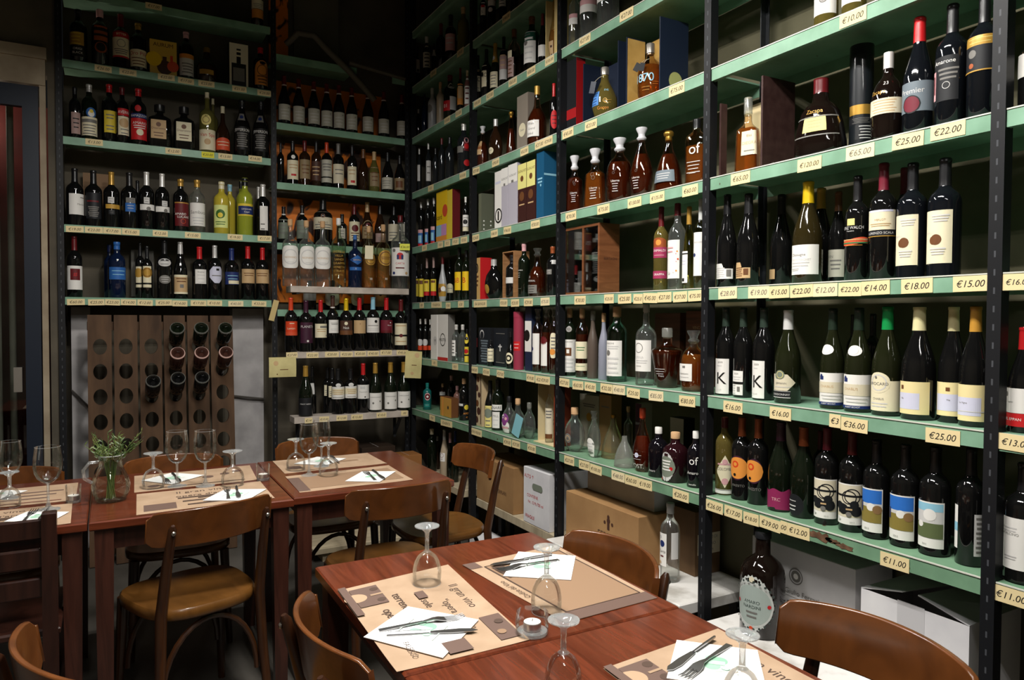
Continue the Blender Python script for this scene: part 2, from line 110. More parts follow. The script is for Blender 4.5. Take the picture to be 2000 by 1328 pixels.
('B5',-0.3951,0.1,-0.6424,-17.5,0.3388,0.04,'bdx','dk','f:red',[(-77,83,0.285,0.567,'wht','T,Cusumano,.5,.5,.14,gr|O,.6,.87,.05,dk|R,.3,.1,.6,.3,lgr','')],'dark red-capped bottle with white script label on lower plank of corner bay','',''),
('B5',-0.3079,0.1,-0.6424,-18.4,0.3406,0.0437,'bur','dg','f:gold',[(-62,83,0.045,0.387,'wht','T,CHARDONNAY,.45,.25,.1,gr|O,.3,.6,.06,gr|O,.75,.5,.05,gr','')],'green gold-capped bottle with white leaf label,first of three on lower plank of corner bay','green gold-capped bottle with white leaf label on lower plank of corner bay',''),
('B5',-0.1971,0.1,-0.6424,-19.6,0.3419,0.0451,'bur','dg','f:gold',[(-65,86,0.045,0.39,'wht','T,CHARDONNAY,.45,.25,.1,gr|O,.3,.65,.06,gr|O,.75,.5,.05,gr','')],'green gold-capped bottle with white leaf label,second of three on lower plank of corner bay','green gold-capped bottle with white leaf label on lower plank of corner bay',''),
('B5',-0.0978,0.1,-0.6424,-20.6,0.3419,0.0465,'bur','dg','f:gold',[(-63,83,0.055,0.392,'wht','T,CHARDONNAY,.45,.25,.1,gr|O,.3,.65,.06,gr|O,.75,.5,.05,gr','')],'green gold-capped bottle with white leaf label,third of three on lower plank of corner bay','green gold-capped bottle with white leaf label on lower plank of corner bay',''),
('C0',0.07,0.2646,1.677,-21.7,0.3301,0.0169,'cyl','dk','f:bk',[(-54,86,0.409,0.694,'lgr','R,.3,.75,.7,.95,dk','')],'dark bottle with thin pale label on top shelf,far bay','',''),
('C0',0.07,0.0873,1.677,-22.4,0.34,0.0302,'cyl','gry','f:lgr',[(-56,59,0.33,0.801,'dlg','L,6,.1,.9,dk','')],'dim grey bottle with striped label on top shelf,far bay','',''),
('C0',0.13,0.0975,1.677,-23.0,0.3065,0.0165,'cyl','dk','f:bk',[(-86,86,0.7,0.85,'lgr','','')],'small dark bottle with pale label on top shelf,far bay','',''),
('C0',0.07,-0.168,1.677,-23.5,0.34,0.0346,'bdx','dk','f:dkr',[],'unlabelled dark bottle with red top on top shelf,far bay','',''),
('C0',0.07,-0.3287,1.677,-24.3,0.34,0.0361,'cyl','dk','f:bk',[(-81,52,0.286,0.761,'pnk','T,NRO,.35,.12,.14,dk|L,2,.5,.7,lgr','')],'dark bottle with tall pale pink label on top shelf,far bay','',''),
('C0',0.07,-0.5223,1.677,-25.2,0.3189,0.0369,'cyl','olv','f:tan',[],'dusty olive bottle without label on top shelf,far bay','',''),
('C1',0.07,0.2458,1.311,-21.7,0.2332,0.0185,'cyl','dk','f:lgr',[],'dark silver-topped bottle,far end on second shelf,far bay','',''),
('C1',0.07,0.1298,1.311,-22.2,0.3097,0.0199,'cyl','dbg','f:bk',[],'dark navy bottle on second shelf,far bay','',''),
('C1',0.07,-0.0153,1.311,-22.8,0.313,0.0307,'cyl','opw','f:lgr',[(-81,0,0.432,0.617,'gr','','oval')],'milky white bottle on second shelf,far bay','',''),
('C1',0.07,-0.1583,1.311,-23.5,0.313,0.0268,'cyl','opc','k:crk',[],'cream ceramic bottle with cork on second shelf,far bay','',''),
('C1',0.07,-0.3184,1.311,-24.2,0.313,0.043,'cyl','dg','f:dkr',[(-33,64,0.692,0.828,'wht','O,.5,.5,.35,dk','oval'),(-2,85,0.243,0.526,'lgr','',''),(-86,0,0.223,0.438,'red','T,01,.5,.5,.5,wht','')],'dark green red-topped bottle with oval badge on second shelf,far bay','',''),
('C1',0.07,-0.4796,1.311,-25.0,0.313,0.0197,'bdx','dk','f:dkr',[(-86,86,0.238,0.664,'orl','R,.2,.1,.8,.7,tan','')],'slim dark bottle with orange label on second shelf,far bay','',''),
('C1',0.07,-0.5833,1.311,-25.6,0.2687,0.0182,'cyl','pnk2','f:crm',[(-67,58,0.2,0.806,'wht','T,OX,.5,.2,.12,dkr|L,3,.4,.8,dkr','')],'pale bottle with white label at the post on second shelf,far bay','',''),
('C2',0.07,0.2269,0.918,-21.8,0.34,0.0175,'cyl','gry','f:lgr',[(-51,18,0.279,0.627,'lgr','','')],'dim bottle,first pale strip label on third shelf,far bay','',''),
('C2',0.07,0.0544,0.918,-22.5,0.34,0.0197,'cyl','gry','f:lgr',[(-50,63,0.195,0.62,'lgr','L,2,.3,.6,gr','')],'dim bottle,broader pale strip label on third shelf,far bay','',''),
('C2',0.07,-0.0743,0.918,-23.1,0.2759,0.0205,'cyl','gry','f:bk',[],'dim grey bottle with dark top,left one on third shelf,far bay','',''),
('C2',0.07,-0.1819,0.918,-23.6,0.3229,0.0221,'cyl','gry','f:dkr',[],'dim grey bottle with red top on third shelf,far bay','',''),
('C2',0.07,-0.3142,0.918,-24.2,0.3003,0.0308,'cyl','gry','f:bk',[],'dim grey bottle with dark top,right one on third shelf,far bay','',''),
('C2',0.07,-0.5334,0.918,-25.3,0.34,0.0409,'cyl','gry','f:wht',[(-1,53,0.462,0.708,'dkr','O,.5,.2,.2,pnk|O,.5,.65,.2,red',''),(0,63,0.179,0.301,'red','','oval'),(-86,-7,0.431,0.552,'gr','','')],'smoky bottle with white pourer and red dots on third shelf,far bay','',''),
('C3',0.07,0.1901,0.522,-22.0,0.3405,0.0228,'cyl','dk','f:lgr',[(-86,28,0.041,0.388,'blu','R,0,0,1,.2,pnk|R,.2,.35,.8,.8,lbl|R,0,.85,1,1,red','')],'dark bottle with blue picture label,first of three on fourth shelf,far bay','dark bottle with blue picture label on fourth shelf,far bay',''),
('C3',0.07,0.0603,0.522,-22.5,0.3419,0.0223,'cyl','dk','f:lgr',[(-86,0,0.027,0.365,'blu','R,0,0,1,.2,pnk|R,.2,.35,.8,.8,lbl|R,0,.85,1,1,red','')],'dark bottle with blue picture label,second of three on fourth shelf,far bay','dark bottle with blue picture label on fourth shelf,far bay',''),
('C3',0.07,-0.0476,0.522,-23.0,0.336,0.022,'cyl','dk','f:lgr',[(-86,13,0.029,0.385,'blu','R,0,0,1,.2,pnk|R,.2,.35,.8,.8,lbl|R,0,.85,1,1,red','')],'dark bottle with blue picture label,third of three on fourth shelf,far bay','dark bottle with blue picture label on fourth shelf,far bay',''),
('C3',0.07,-0.5632,0.522,-25.5,0.2636,0.0195,'cyl','dk','f:wht',[(-67,81,0.274,0.554,'wht','O,.4,.6,.2,dk|L,1,.2,.3,gr',''),(-66,83,0.163,0.263,'crm','','')],'dark white-capped bottle with white label on fourth shelf,far bay','',''),
('C4',0.07,0.2806,0.122,-21.6,0.2835,0.017,'cyl','dk','f:bk',[(-86,81,0.177,0.637,'ylw','R,.2,.1,.8,.3,brn','')],'dark bottle with yellow label,far left on fifth shelf,far bay','',''),
('C4',0.07,0.1822,0.122,-22.0,0.2839,0.0175,'cyl','dk','f:bk',[(-86,61,0.156,0.62,'ylw','R,.2,.1,.8,.3,brn','')],'dark bottle with yellow label,second on fifth shelf,far bay','',''),
('C4',0.07,0.0782,0.122,-22.4,0.3234,0.0218,'bdx','dk','f:pnd',[(-86,49,0.245,0.508,'ylw','R,.2,.1,.8,.3,brn',''),(-86,49,0.155,0.241,'red','','')],'dark bottle with yellow label and red foot,first of two on fifth shelf,far bay','dark bottle with yellow label and red foot on fifth shelf,far bay',''),
('C4',0.07,-0.0439,0.122,-23.0,0.3177,0.0214,'bdx','dk','f:pnd',[(-86,54,0.244,0.51,'ylw','R,.2,.1,.8,.3,brn',''),(-86,54,0.147,0.24,'red','','')],'dark bottle with yellow label and red foot,second of two on fifth shelf,far bay','dark bottle with yellow label and red foot on fifth shelf,far bay',''),
('C4',0.07,-0.2007,0.122,293.2,0.3061,0.0332,'tear','opw','f:dkr',[(-49,89,0.122,0.401,'gold','O,.3,.5,.2,brn|O,.7,.4,.2,wht','')],'white ceramic bottle with gold ornament on fifth shelf,far bay','',''),
('C4',0.15,-0.143,0.122,-24.2,0.298,0.0251,'cyl','dk','f:bk',[(-61,60,0.218,0.434,'crm','L,1,.45,.6,gr','arch')],'dark bottle with small cream label on fifth shelf,far bay','',''),
('C4',0.07,-0.4703,0.122,-25.0,0.347,0.0301,'cyl','dg','f:bk',[(-86,18,0.2,0.542,'yel','T,J&B,.35,.45,.38,red','')],'green whisky bottle with yellow label,left on fifth shelf,far bay','',''),
('C4',0.07,-0.5765,0.122,-25.5,0.3225,0.0266,'cyl','dg','f:bk',[(-86,31,0.199,0.576,'yel','T,B,.4,.45,.4,red','')],'green whisky bottle with yellow label,right on fifth shelf,far bay','',''),
('C5',0.07,0.2022,-0.274,-21.9,0.2804,0.0177,'cyl','dk','f:wht',[(-81,54,0.182,0.47,'dk','R,0,.6,1,1,rdo|O,.5,.3,.3,lgr','')],'small dark bottle with white cap,first of three on sixth shelf,far bay','small dark bottle with white cap on sixth shelf,far bay',''),
('C5',0.07,0.1043,-0.274,-22.3,0.2805,0.0183,'cyl','dk','f:wht',[(-86,54,0.195,0.478,'dk','R,0,.6,1,1,rdo|O,.5,.3,.3,lgr','')],'small dark bottle with white cap,second of three on sixth shelf,far bay','small dark bottle with white cap on sixth shelf,far bay',''),
('C5',0.07,0.018,-0.274,-22.7,0.2764,0.0156,'cyl','dk','f:wht',[(-86,18,0.21,0.493,'dk','R,0,.6,1,1,rdo','')],'small dark bottle with white cap,third of three on sixth shelf,far bay','small dark bottle with white cap on sixth shelf,far bay',''),
('C5',0.17,-0.1513,-0.274,-24.5,0.2851,0.0177,'tall','clr','f:lgr',[],'slim clear bottle behind on sixth shelf,far bay','',''),
('C5',0.07,-0.4261,-0.274,-24.7,0.2427,0.0289,'cyl','clr','f:wht',[(-86,-12,0.152,0.576,'wht','L,4,.2,.8,dk','')],'clear spirit bottle with white cap,left on sixth shelf,far bay','',''),
('C5',0.07,-0.5242,-0.274,-25.3,0.2435,0.0276,'cyl','clr','f:wht',[],'clear spirit bottle with white cap,right on sixth shelf,far bay','',''),
('C5',0.07,-0.5882,-0.274,-25.6,0.2144,0.0155,'cyl','dk','f:bk',[(-86,49,0.569,0.869,'ylw','O,.5,.5,.2,dk','oval'),(-86,41,0.02,0.476,'ylw','O,.5,.3,.15,red|R,0,.5,1,.6,dk','')],'dark bottle with black and yellow label on sixth shelf,far bay','',''),
('C6',0.07,0.0707,-0.647,-22.5,0.1914,0.0306,'cyl','tea','f:tea',[(-36,42,0.358,0.638,'pnk','O,.5,.5,.35,dkr|O,.5,.5,.15,wht','oval'),(-42,34,0.105,0.236,'tea','L,1,.3,.5,lgr','')],'teal bottle with round pink emblem on lowest shelf,far bay','',''),
('C6',0.16,0.001,-0.647,-23.7,0.1892,0.0223,'cyl','brn','k:crk',[(-86,54,0.56,0.692,'lgr','','')],'brown bottle half hidden behind gold box on lowest shelf,far bay','',''),
('C6',0.17,-0.1276,-0.647,-24.4,0.256,0.0268,'cyl','dk','f:pnk',[],'dark bottle with pink top behind gold box on lowest shelf,far bay','',''),
('C6',0.115,-0.3433,-0.647,-24.8,0.2026,0.0249,'cyl','pnk2','f:pnk',[(-86,18,0.02,0.133,'orr','L,1,.3,.6,crm','')],'pinkish bottle with orange label on lowest shelf,far bay','',''),
('C6',0.07,-0.5472,-0.647,-25.4,0.2698,0.0328,'cyl','dk','k:crk',[(-9,76,0.02,0.415,'dk','T,AMERI,.5,.62,.17,orl|O,.45,.25,.15,ylw|T,43,.5,.85,.14,orl',''),(-86,-12,0.348,0.404,'lgr','','')],'dark bottle with orange lettered label on lowest shelf,far bay','',''),
('C7',0.1,0.0552,-1.09,-22.8,0.3057,0.0357,'cyl','dg','f:crm',[],'dark green bottle with cream cap on floor plank of far bay','',''),
('C7',0.16,0.098,-1.09,-23.2,0.2389,0.0185,'cyl','brn','f:lgr',[],'slim brown bottle behind the chair on floor plank of far bay','',''),
('C7',0.1,-0.1676,-1.09,-23.8,0.3259,0.0304,'bur','opc','f:lgr',[(-86,7,0.336,0.517,'wht','Q,.5,.3,.25,mar|T,S.PI,.5,.75,.2,mar','')],'cream sparkling bottle on lowest plank on floor plank of far bay','',''),
('C7',0.1,-0.2652,-1.09,-24.3,0.3193,0.0236,'bur','grn','f:pnk',[],'green bottle with pink top on lowest plank on floor plank of far bay','',''),
('C7',0.1,-0.3465,-1.09,-24.7,0.3423,0.0233,'bur','dg','f:dbl',[],'dark bottle with navy top on lowest plank on floor plank of far bay','',''),
('D0',0.07,-0.8039,1.677,-26.8,0.34,0.0224,'bdx','dk','f:bk',[(-42,38,0.467,0.694,'wht','R,.1,.2,.8,.4,red|T,5,.3,.75,.3,dk',''),(-50,-1,0.336,0.434,'dk','','')],'dark bottle with white and red label on top shelf,inner bay','',''),
('D0',0.07,-0.9154,1.677,-27.5,0.3399,0.0252,'bdx','dk','f:bk',[(-61,65,0.507,0.603,'lgr','',''),(-59,68,0.603,0.698,'red','L,2,.3,.6,wht',''),(-55,66,0.372,0.504,'dk','O,.3,.5,.3,lgr','')],'dark bottle with red and grey label on top shelf,inner bay','',''),
('D0',0.07,-1.057,1.677,-28.4,0.3191,0.0234,'bdx','dk','f:bk',[(-86,41,0.367,0.606,'lgr','L,4,.2,.8,dk','')],'dark bottle with grey striped label on top shelf,inner bay','',''),
('D0',0.07,-1.1874,1.677,-29.2,0.3059,0.0233,'bdx','dk','f:bk',[],'unlabelled dark bottle on top shelf,inner bay','',''),
('D1',0.07,-0.7372,1.311,-26.4,0.313,0.0228,'bdx','dk','f:bk',[(-63,37,0.279,0.702,'crm','T,PdC,.4,.45,.26,dk|L,2,.85,.95,gr|L,1,.05,.1,tan','')],'dark bottle with cream label,dark lettering,first of two on second shelf,inner bay','dark bottle with cream label,dark lettering on second shelf,inner bay',''),
('D1',0.07,-0.8495,1.311,-27.1,0.313,0.0289,'bdx','dk','f:bk',[(-86,0,0.267,0.672,'crm','T,PdC,.5,.45,.26,dk|R,.1,.3,.5,.5,ink','')],'dark bottle with cream label,dark lettering,second of two on second shelf,inner bay','dark bottle with cream label,dark lettering on second shelf,inner bay',''),
('D1',0.07,-0.9629,1.311,-27.8,0.313,0.0294,'chp','dg','f:gold',[(-86,28,0.153,0.446,'crm','L,4,.25,.8,gr',''),(-86,-10,0.677,0.755,'lgr','Q,.5,.5,.3,dk','oval')],'champagne bottle with gold foil,cream label on second shelf,inner bay','',''),
('D1',0.07,-1.0678,1.311,-28.4,0.313,0.0245,'cyl','dk','f:bk',[(-79,43,0.398,0.751,'pnd','L,3,.3,.8,tan',''),(-86,44,0.208,0.394,'lgr','','')],'slim dark bottle with silver foot label on second shelf,inner bay','',''),
('D1',0.07,-1.1906,1.311,-29.3,0.313,0.0358,'cyl','pnc','f:brn',[(-86,-5,0.133,0.478,'pnd','L,4,.2,.8,brn',''),(-86,-22,0.478,0.6,'crm','','')],'clear pinkish bottle with faded label on second shelf,inner bay','',''),
('D1',0.07,-1.3834,1.311,-30.6,0.313,0.0422,'cyl','grn','f:brn',[(-86,29,0.184,0.712,'wht','T,NARDINI,.35,.1,.07,gr|O,.3,.35,.08,gr|L,4,.2,.25,lgr|L,3,.5,.85,lgr','')],'green glass bottle with big white label on second shelf,inner bay','',''),
('D1',0.07,-1.4943,1.311,-31.5,0.2894,0.0232,'bur','dk','f:dkr',[(-86,54,0.219,0.421,'wht','','')],'dark sloping bottle with white label on second shelf,inner bay','',''),
('D2',0.07,-0.8029,0.918,-26.8,0.2579,0.0366,'dec','cog','s:fro',[(-86,-13,0.317,0.643,'tan','L,1,.3,.35,brn','')],'red-brown decanter with tan label,glass cap on third shelf,inner bay','',''),
('D2',0.07,-0.9717,0.918,291.8,0.2594,0.0477,'egg','brn','f:lgr',[(-58,9,0.219,0.365,'crm','L,1,.4,.5,gr','oval')],'round dark decanter with taped neck on third shelf,inner bay','',''),
('D2',0.07,-1.1588,0.918,-29.0,0.2588,0.0309,'cone','cog','s:gold',[],'dark tapered decanter with wide gold stopper on third shelf,inner bay','',''),
('D2',0.07,-1.4421,0.918,-31.1,0.3197,0.0521,'dec','cog','f:gold',[(-84,11,0.147,0.414,'wht','T,Wien,.45,.2,.2,gr|T,Grand,.5,.5,.2,gr|T,Xobul,.4,.8,.2,gr','')],'large red-brown bottle with white script label on third shelf,inner bay','',''),
('D2',0.07,-1.6067,0.918,-32.4,0.2903,0.0217,'bdx','dk','f:red',[(-46,57,0.189,0.516,'red','L,3,.3,.7,dkr','oval')],'dark bottle with round red label by the post on third shelf,inner bay','',''),
('D4',0.0783,-0.9386,0.122,291.8,0.2381,0.0645,'egg','dk','f:lgr',[(-58,-4,0.145,0.377,'gold','','oval')],'black round flask with gold emblem on fifth shelf,inner bay','',''),
('D4',0.07,-1.3103,0.122,-30.1,0.2975,0.0326,'cyl','dg','f:pnk',[(-86,-8,0.485,0.523,'non','T,PAMPERO,.5,.5,.8,wht',''),(-81,-29,0.369,0.463,'non','L,3,.1,.9,wht',''),(-86,-14,0.155,0.181,'non','L,1,.2,.8,lgr','')],'dark green bottle with pink sealed neck on fifth shelf,inner bay','',''),
('D4',0.07,-1.4529,0.122,-31.2,0.2601,0.0483,'dec','cog','s:clr',[(-85,-3,0.301,0.357,'non','T,IMPERIAL,.5,.5,.9,lgr',''),(-79,-32,0.376,0.442,'non','T,B,.5,.5,.9,lgr',''),(-85,-3,0.073,0.244,'gr','L,3,.2,.8,dk','')],'amber decanter with tall clear stopper on fifth shelf,inner bay','',''),
('D4',0.07,-1.6047,0.122,-32.4,0.2567,0.0309,'cyl','dk','f:cop',[(-86,-10,0.436,0.538,'gr','L,2,.3,.7,lgr',''),(-11,46,0.64,0.723,'lgr','L,2,.3,.7,dk','')],'dark carved bottle by the post on fifth shelf,inner bay','',''),
('D5',0.07,-0.7167,-0.274,-26.3,0.2449,0.0202,'cyl','dk','f:bk',[(-34,31,0.426,0.661,'dkr','','')],'dark bottle with red label by the post on sixth shelf,inner bay','',''),
('D5',0.05,-0.9554,-0.274,-27.5,0.1541,0.0199,'cyl','dk','f:bk',[(-86,67,0.175,0.675,'crm','L,3,.2,.8,gr','')],'small dark bottle with cream label on sixth shelf,inner bay','',''),
('D5',0.06,-1.182,-0.274,-29.1,0.2059,0.0256,'dec','dk','f:bk',[(-86,27,0.13,0.436,'crm','O,.5,.5,.3,dk|O,.5,.5,.15,crm','oval')],'dark squat bottle with round emblem on sixth shelf,inner bay','',''),
('D5',0.07,-1.4615,-0.274,-31.2,0.3336,0.0284,'cyl','cog','s:clr',[(-86,16,0.118,0.61,'wht','O,.1,.5,.06,dbl','')],'dark bottle with tall white label on sixth shelf,inner bay','',''),
('D5',0.07,-1.5501,-0.274,-31.9,0.3387,0.0296,'cyl','cog','s:clr',[(-86,4,0.108,0.474,'wht','',''),(-86,3,0.421,0.572,'dkr','','star')],'dark bottle,white label with red sun on sixth shelf,inner bay','',''),
('D5',0.07,-1.6221,-0.274,-32.5,0.3407,0.0249,'cyl','cog','s:clr',[(-57,32,0.233,0.613,'crm','L,4,.2,.6,gr|O,.4,.75,.12,orl','sup')],'dark bottle with rounded cream label by the post on sixth shelf,inner bay','',''),
('D6',0.09,-1.5495,-0.647,-32.2,0.2965,0.0219,'cyl','clr','k:non',[(-86,59,0.075,0.61,'crd','L,3,.1,.3,gr|R,.1,.85,.9,1,brn','')],'clear bottle inside the pale open case on lowest shelf,inner bay','',''),
('D6',0.07,-0.9122,-0.647,-27.4,0.2825,0.0334,'bur','dk','f:bk',[(-67,16,0.02,0.475,'ylo','O,.5,.35,.22,dgg|L,2,.7,.9,gr','')],'dark bottle with pale yellow emblem label on lowest shelf,inner bay','',''),
('D6',0.07,-1.0128,-0.647,-28.1,0.2969,0.0382,'cyl','dg','f:bk',[(-67,36,0.395,0.51,'wht','T,NARI,.5,.5,.7,dk',''),(-59,14,0.05,0.368,'wht','T,MILL,.5,.25,.2,gr|L,2,.5,.8,lgr','')],'dark bottle with white lettered label on lowest shelf,inner bay','',''),
('D6',0.07,-1.1495,-0.647,291.4,0.2109,0.0448,'ball','clr','k:bk',[(-49,37,0.02,0.355,'wht','R,.1,.5,.9,.65,pnk|O,.5,.2,.2,pur','arch'),(-49,32,0.276,0.544,'pur','O,.3,.3,.2,wht|O,.7,.5,.15,pnk','oval')],'round clear flask with purple flower label on lowest shelf,inner bay','',''),
('D6',0.07,-1.2501,-0.647,291.1,0.2075,0.0472,'ball','clr','k:crk',[(19,61,0.154,0.467,'olv2','','')],'round clear flask with cork on lowest shelf,inner bay','',''),
('D6',0.07,-1.3752,-0.647,290.8,0.1976,0.0408,'egg','clr','k:clr',[],'clear flask with blue card at its side on lowest shelf,inner bay','',''),
('E1',0.07,-1.7919,1.311,-34.0,0.313,0.0302,'cyl','clr','f:bk',[(-67,24,0.482,0.544,'pnk','',''),(-66,25,0.382,0.482,'wht','','')],'clear bottle with slanted pink and white label,first of two on second shelf,middle bay','clear bottle with slanted pink and white label on second shelf,middle bay',''),
('E1',0.07,-1.9074,1.311,-35.1,0.313,0.0396,'cyl','clr','f:bk',[(-86,78,0.538,0.621,'pnk','',''),(-86,79,0.425,0.538,'wht','','')],'clear bottle with slanted pink and white label,second of two on second shelf,middle bay','clear bottle with slanted pink and white label on second shelf,middle bay',''),
('E1',0.07,-2.0616,1.311,-36.6,0.313,0.0502,'cyl','clr','f:bk',[(-85,20,0.397,0.548,'wht','','')],'clear bottle with white label on second shelf,middle bay','',''),
('E2',0.0747,-2.0353,0.918,288.8,0.2375,0.0608,'tear','olg','k:sil',[(18,65,0.491,0.578,'non','T,ne,.5,.5,1,lbl',''),(-56,-1,0.241,0.51,'blu2','L,5,.1,.9,dbl',''),(14,71,0.26,0.376,'non','T,Q,.3,.5,1,gold|L,2,.5,.9,gold',''),(-11,51,0.145,0.222,'non','T,Grappa,.5,.5,1,orl','')],'teardrop olive bottle with navy hanging tag on third shelf,middle bay','',''),
('E2',0.07,-2.3598,0.918,-39.9,0.2372,0.0533,'demi','amb','k:sil',[(-84,15,0.245,0.473,'non','T,1870,.5,.5,.9,lbl',''),(0,47,0.227,0.289,'non','L,2,.2,.8,orl',''),(-51,9,0.122,0.21,'non','L,2,.2,.8,gold','')],'bulbous amber bottle with blue numerals on third shelf,middle bay','',''),
('E3',0.07,-1.7995,0.522,289.6,0.2806,0.044,'trap','cog','s:fro',[(-11,40,0.175,0.366,'non','T,Libarna,.5,.1,.3,lgr|L,4,.35,.9,lgr',''),(3,34,0.453,0.557,'non','Q,.4,.25,.2,gr|Q,.6,.6,.2,gr','')],'trapezoid amber decanter with frosted stopper on fourth shelf,middle bay','',''),
('E3',0.07,-1.9707,0.522,289.0,0.2797,0.0515,'trap','amb','s:fro',[(-21,39,0.141,0.358,'non','T,Libarna,.5,.1,.25,lgr|L,4,.3,.9,lgr',''),(-12,23,0.441,0.608,'non','Q,.4,.25,.2,gr|Q,.6,.6,.2,gr','')],'wide trapezoid decanter,amber,frosted stopper on fourth shelf,middle bay','',''),
('E3',0.07,-2.1565,0.522,-37.6,0.2884,0.058,'demi','cog','s:fro',[(-42,1,0.153,0.338,'non','T,Libarna,.5,.1,.26,wht|L,4,.35,.95,lgr',''),(-41,-11,0.4,0.569,'non','Q,.4,.2,.12,gr|Q,.6,.45,.12,gr|Q,.45,.75,.12,gr','')],'round-shouldered amber decanter,frosted stopper on fourth shelf,middle bay','',''),
('E3',0.07,-2.3079,0.522,287.8,0.3002,0.0536,'tear','cog','s:fro',[(-28,22,0.114,0.306,'non','T,Libarna,.5,.12,.22,wht|L,4,.35,.9,lgr',''),(-14,16,0.341,0.483,'non','Q,.4,.2,.12,gr|Q,.6,.45,.12,gr|Q,.45,.75,.12,gr','')],'teardrop amber decanter with frosted stopper on fourth shelf,middle bay','',''),
('E3',0.0754,-2.473,0.522,287.0,0.2489,0.0616,'bell','cog','s:gold',[(-56,54,0.151,0.344,'sla','L,3,.3,.7,lgr','')],'bell-shaped amber decanter with grey label on fourth shelf,middle bay','',''),
('E3',0.07,-2.6399,0.522,286.3,0.2568,0.0425,'rnd','amb','f:bk',[(-55,51,0.4,0.7,'non','T,of,.55,.5,.75,wht',''),(-55,57,0.175,0.37,'non','L,4,.1,.9,lgr',''),(-32,24,0.144,0.22,'non','L,1,.2,.8,wht','')],'rounded amber bottle with cursive white lettering on fourth shelf,middle bay','',''),
('E4',0.07,-2.4392,0.122,-40.8,0.347,0.0304,'bdx','olg','f:dkr',[(-85,41,0.514,0.627,'cop','O,.5,.5,.3,orl','arch'),(-85,46,0.389,0.514,'mag','T,GRIMALDI,.5,.3,.3,wht|L,1,.7,.8,pnk',''),(-85,48,0.145,0.235,'mag','T,GRAPPA,.5,.45,.4,wht','')],'clear bottle with magenta labels on fifth shelf,middle bay','',''),
('E4',0.07,-2.537,0.122,-42.0,0.347,0.0377,'demi2','clr','f:dkr',[(-85,13,0.132,0.573,'wht','O,.85,.3,.022,orl|O,.78,.36,.018,pnk|O,.9,.5,.024,orr|O,.8,.56,.015,pnk|O,.8,.8,.022,orl|O,.62,.84,.016,lgr|L,2,.2,.3,pnk,.1,.6|O,.3,.85,.04,lgr','')],'clear bottle with white floral label on fifth shelf,middle bay','',''),
('E4',0.07,-2.603,0.122,-42.9,0.3254,0.0249,'bur','lem2','f:gold',[(-86,-11,0.08,0.46,'wht','R,0,.06,1,.1,dk|L,2,.3,.4,lil|R,.2,.85,.6,.95,dk','')],'pale yellow bottle with gold capsule on fifth shelf,middle bay','',''),
('E4',0.07,-2.6681,0.122,-43.8,0.347,0.0262,'bdx','yel2','f:clr',[(-86,35,0.145,0.624,'wht','O,.2,.52,.045,dbl|L,1,.2,.25,lgr','')],'pale bottle with tall white label by the post on fifth shelf,middle bay','',''),
('E5',0.07,-1.7664,-0.274,-33.8,0.3324,0.0323,'cyl','dg','k:crk',[(-65,58,0.056,0.538,'wht','T,NARDINI,.4,.07,.07,gr|R,.15,.25,.65,.5,brn|R,.3,.3,.5,.42,wht|L,4,.6,.95,lgr',''),(-38,21,0.649,0.739,'gr','Q,.5,.5,.4,lgr','oval')],'dark bottle with white label and brown figure on sixth shelf,middle bay','',''),
('E5',0.07,-1.8735,-0.274,-34.7,0.3311,0.0314,'cyl','cog','k:crk',[(-80,46,0.272,0.518,'crm','L,2,.35,.5,gn2',''),(-77,48,0.096,0.203,'crm','L,1,.3,.5,gn2','')],'amber-brown bottle with two cream labels on sixth shelf,middle bay','',''),
('E5',0.07,-1.9622,-0.274,-35.6,0.3182,0.0264,'tap','frb','k:clr',[],'frosted brown-grey bottle on sixth shelf,middle bay','',''),
('E5',0.07,-2.0478,-0.274,-36.4,0.3082,0.0248,'tap','frl','k:crk',[],'frosted lilac bottle on sixth shelf,middle bay','',''),
('E5',0.07,-2.1475,-0.274,-37.5,0.3355,0.0451,'cyl','grt','k:crk',[(-85,29,0.077,0.549,'wht','T,NARDINI,.35,.08,.07,gr|O,.25,.35,.08,gr|L,2,.16,.22,lgr|L,4,.5,.9,lgr','')],'green-tinted bottle with large white label on sixth shelf,middle bay','',''),
('E5',0.07,-2.3492,-0.274,-39.7,0.343,0.0437,'tall','clr','k:lgr',[(-85,28,0.174,0.558,'wht','Q,.35,.25,.16,gr|T,SPINA,.4,.55,.12,lgr|L,2,.65,.72,lgr|T,CORVINA,.35,.83,.05,gr','')],'clear bottle with large white label on sixth shelf,middle bay','',''),
('E5',0.0775,-2.4736,-0.274,-41.3,0.2439,0.0637,'trap2','cog','k:clr',[(-81,6,0.171,0.332,'non','L,3,.1,.6,lgr|T,Franc,.6,.8,.3,lgr','')],'wide amber carafe,flat glass stopper on sixth shelf,middle bay','',''),
('E5',0.07,-2.635,-0.274,-43.3,0.236,0.0517,'demi','amb','s:clr',[(-83,-6,0.172,0.455,'wht','R,.4,.12,.6,.25,gr|T,GUARDIAN,.5,.58,.12,gr|L,1,.75,.8,lgr','')],'round amber carafe,white label,faceted stopper on sixth shelf,middle bay','',''),
('E6',0.0732,-1.8103,-0.647,289.5,0.218,0.0593,'egg','clr','k:crk',[(-41,4,0.204,0.421,'gr','O,.5,.5,.3,tan','oval')],'round clear flask at the left post on lowest shelf,middle bay','',''),
('E6',0.07,-1.9774,-0.647,289.0,0.2197,0.037,'egg','clr','s:clr',[(-63,26,0.02,0.421,'wht','L,3,.3,.6,lgr|T,GRAN,.5,.65,.12,gr|T,RISERVA,.5,.78,.12,gr','arch')],'clear bottle with arched white label on lowest shelf,middle bay','',''),
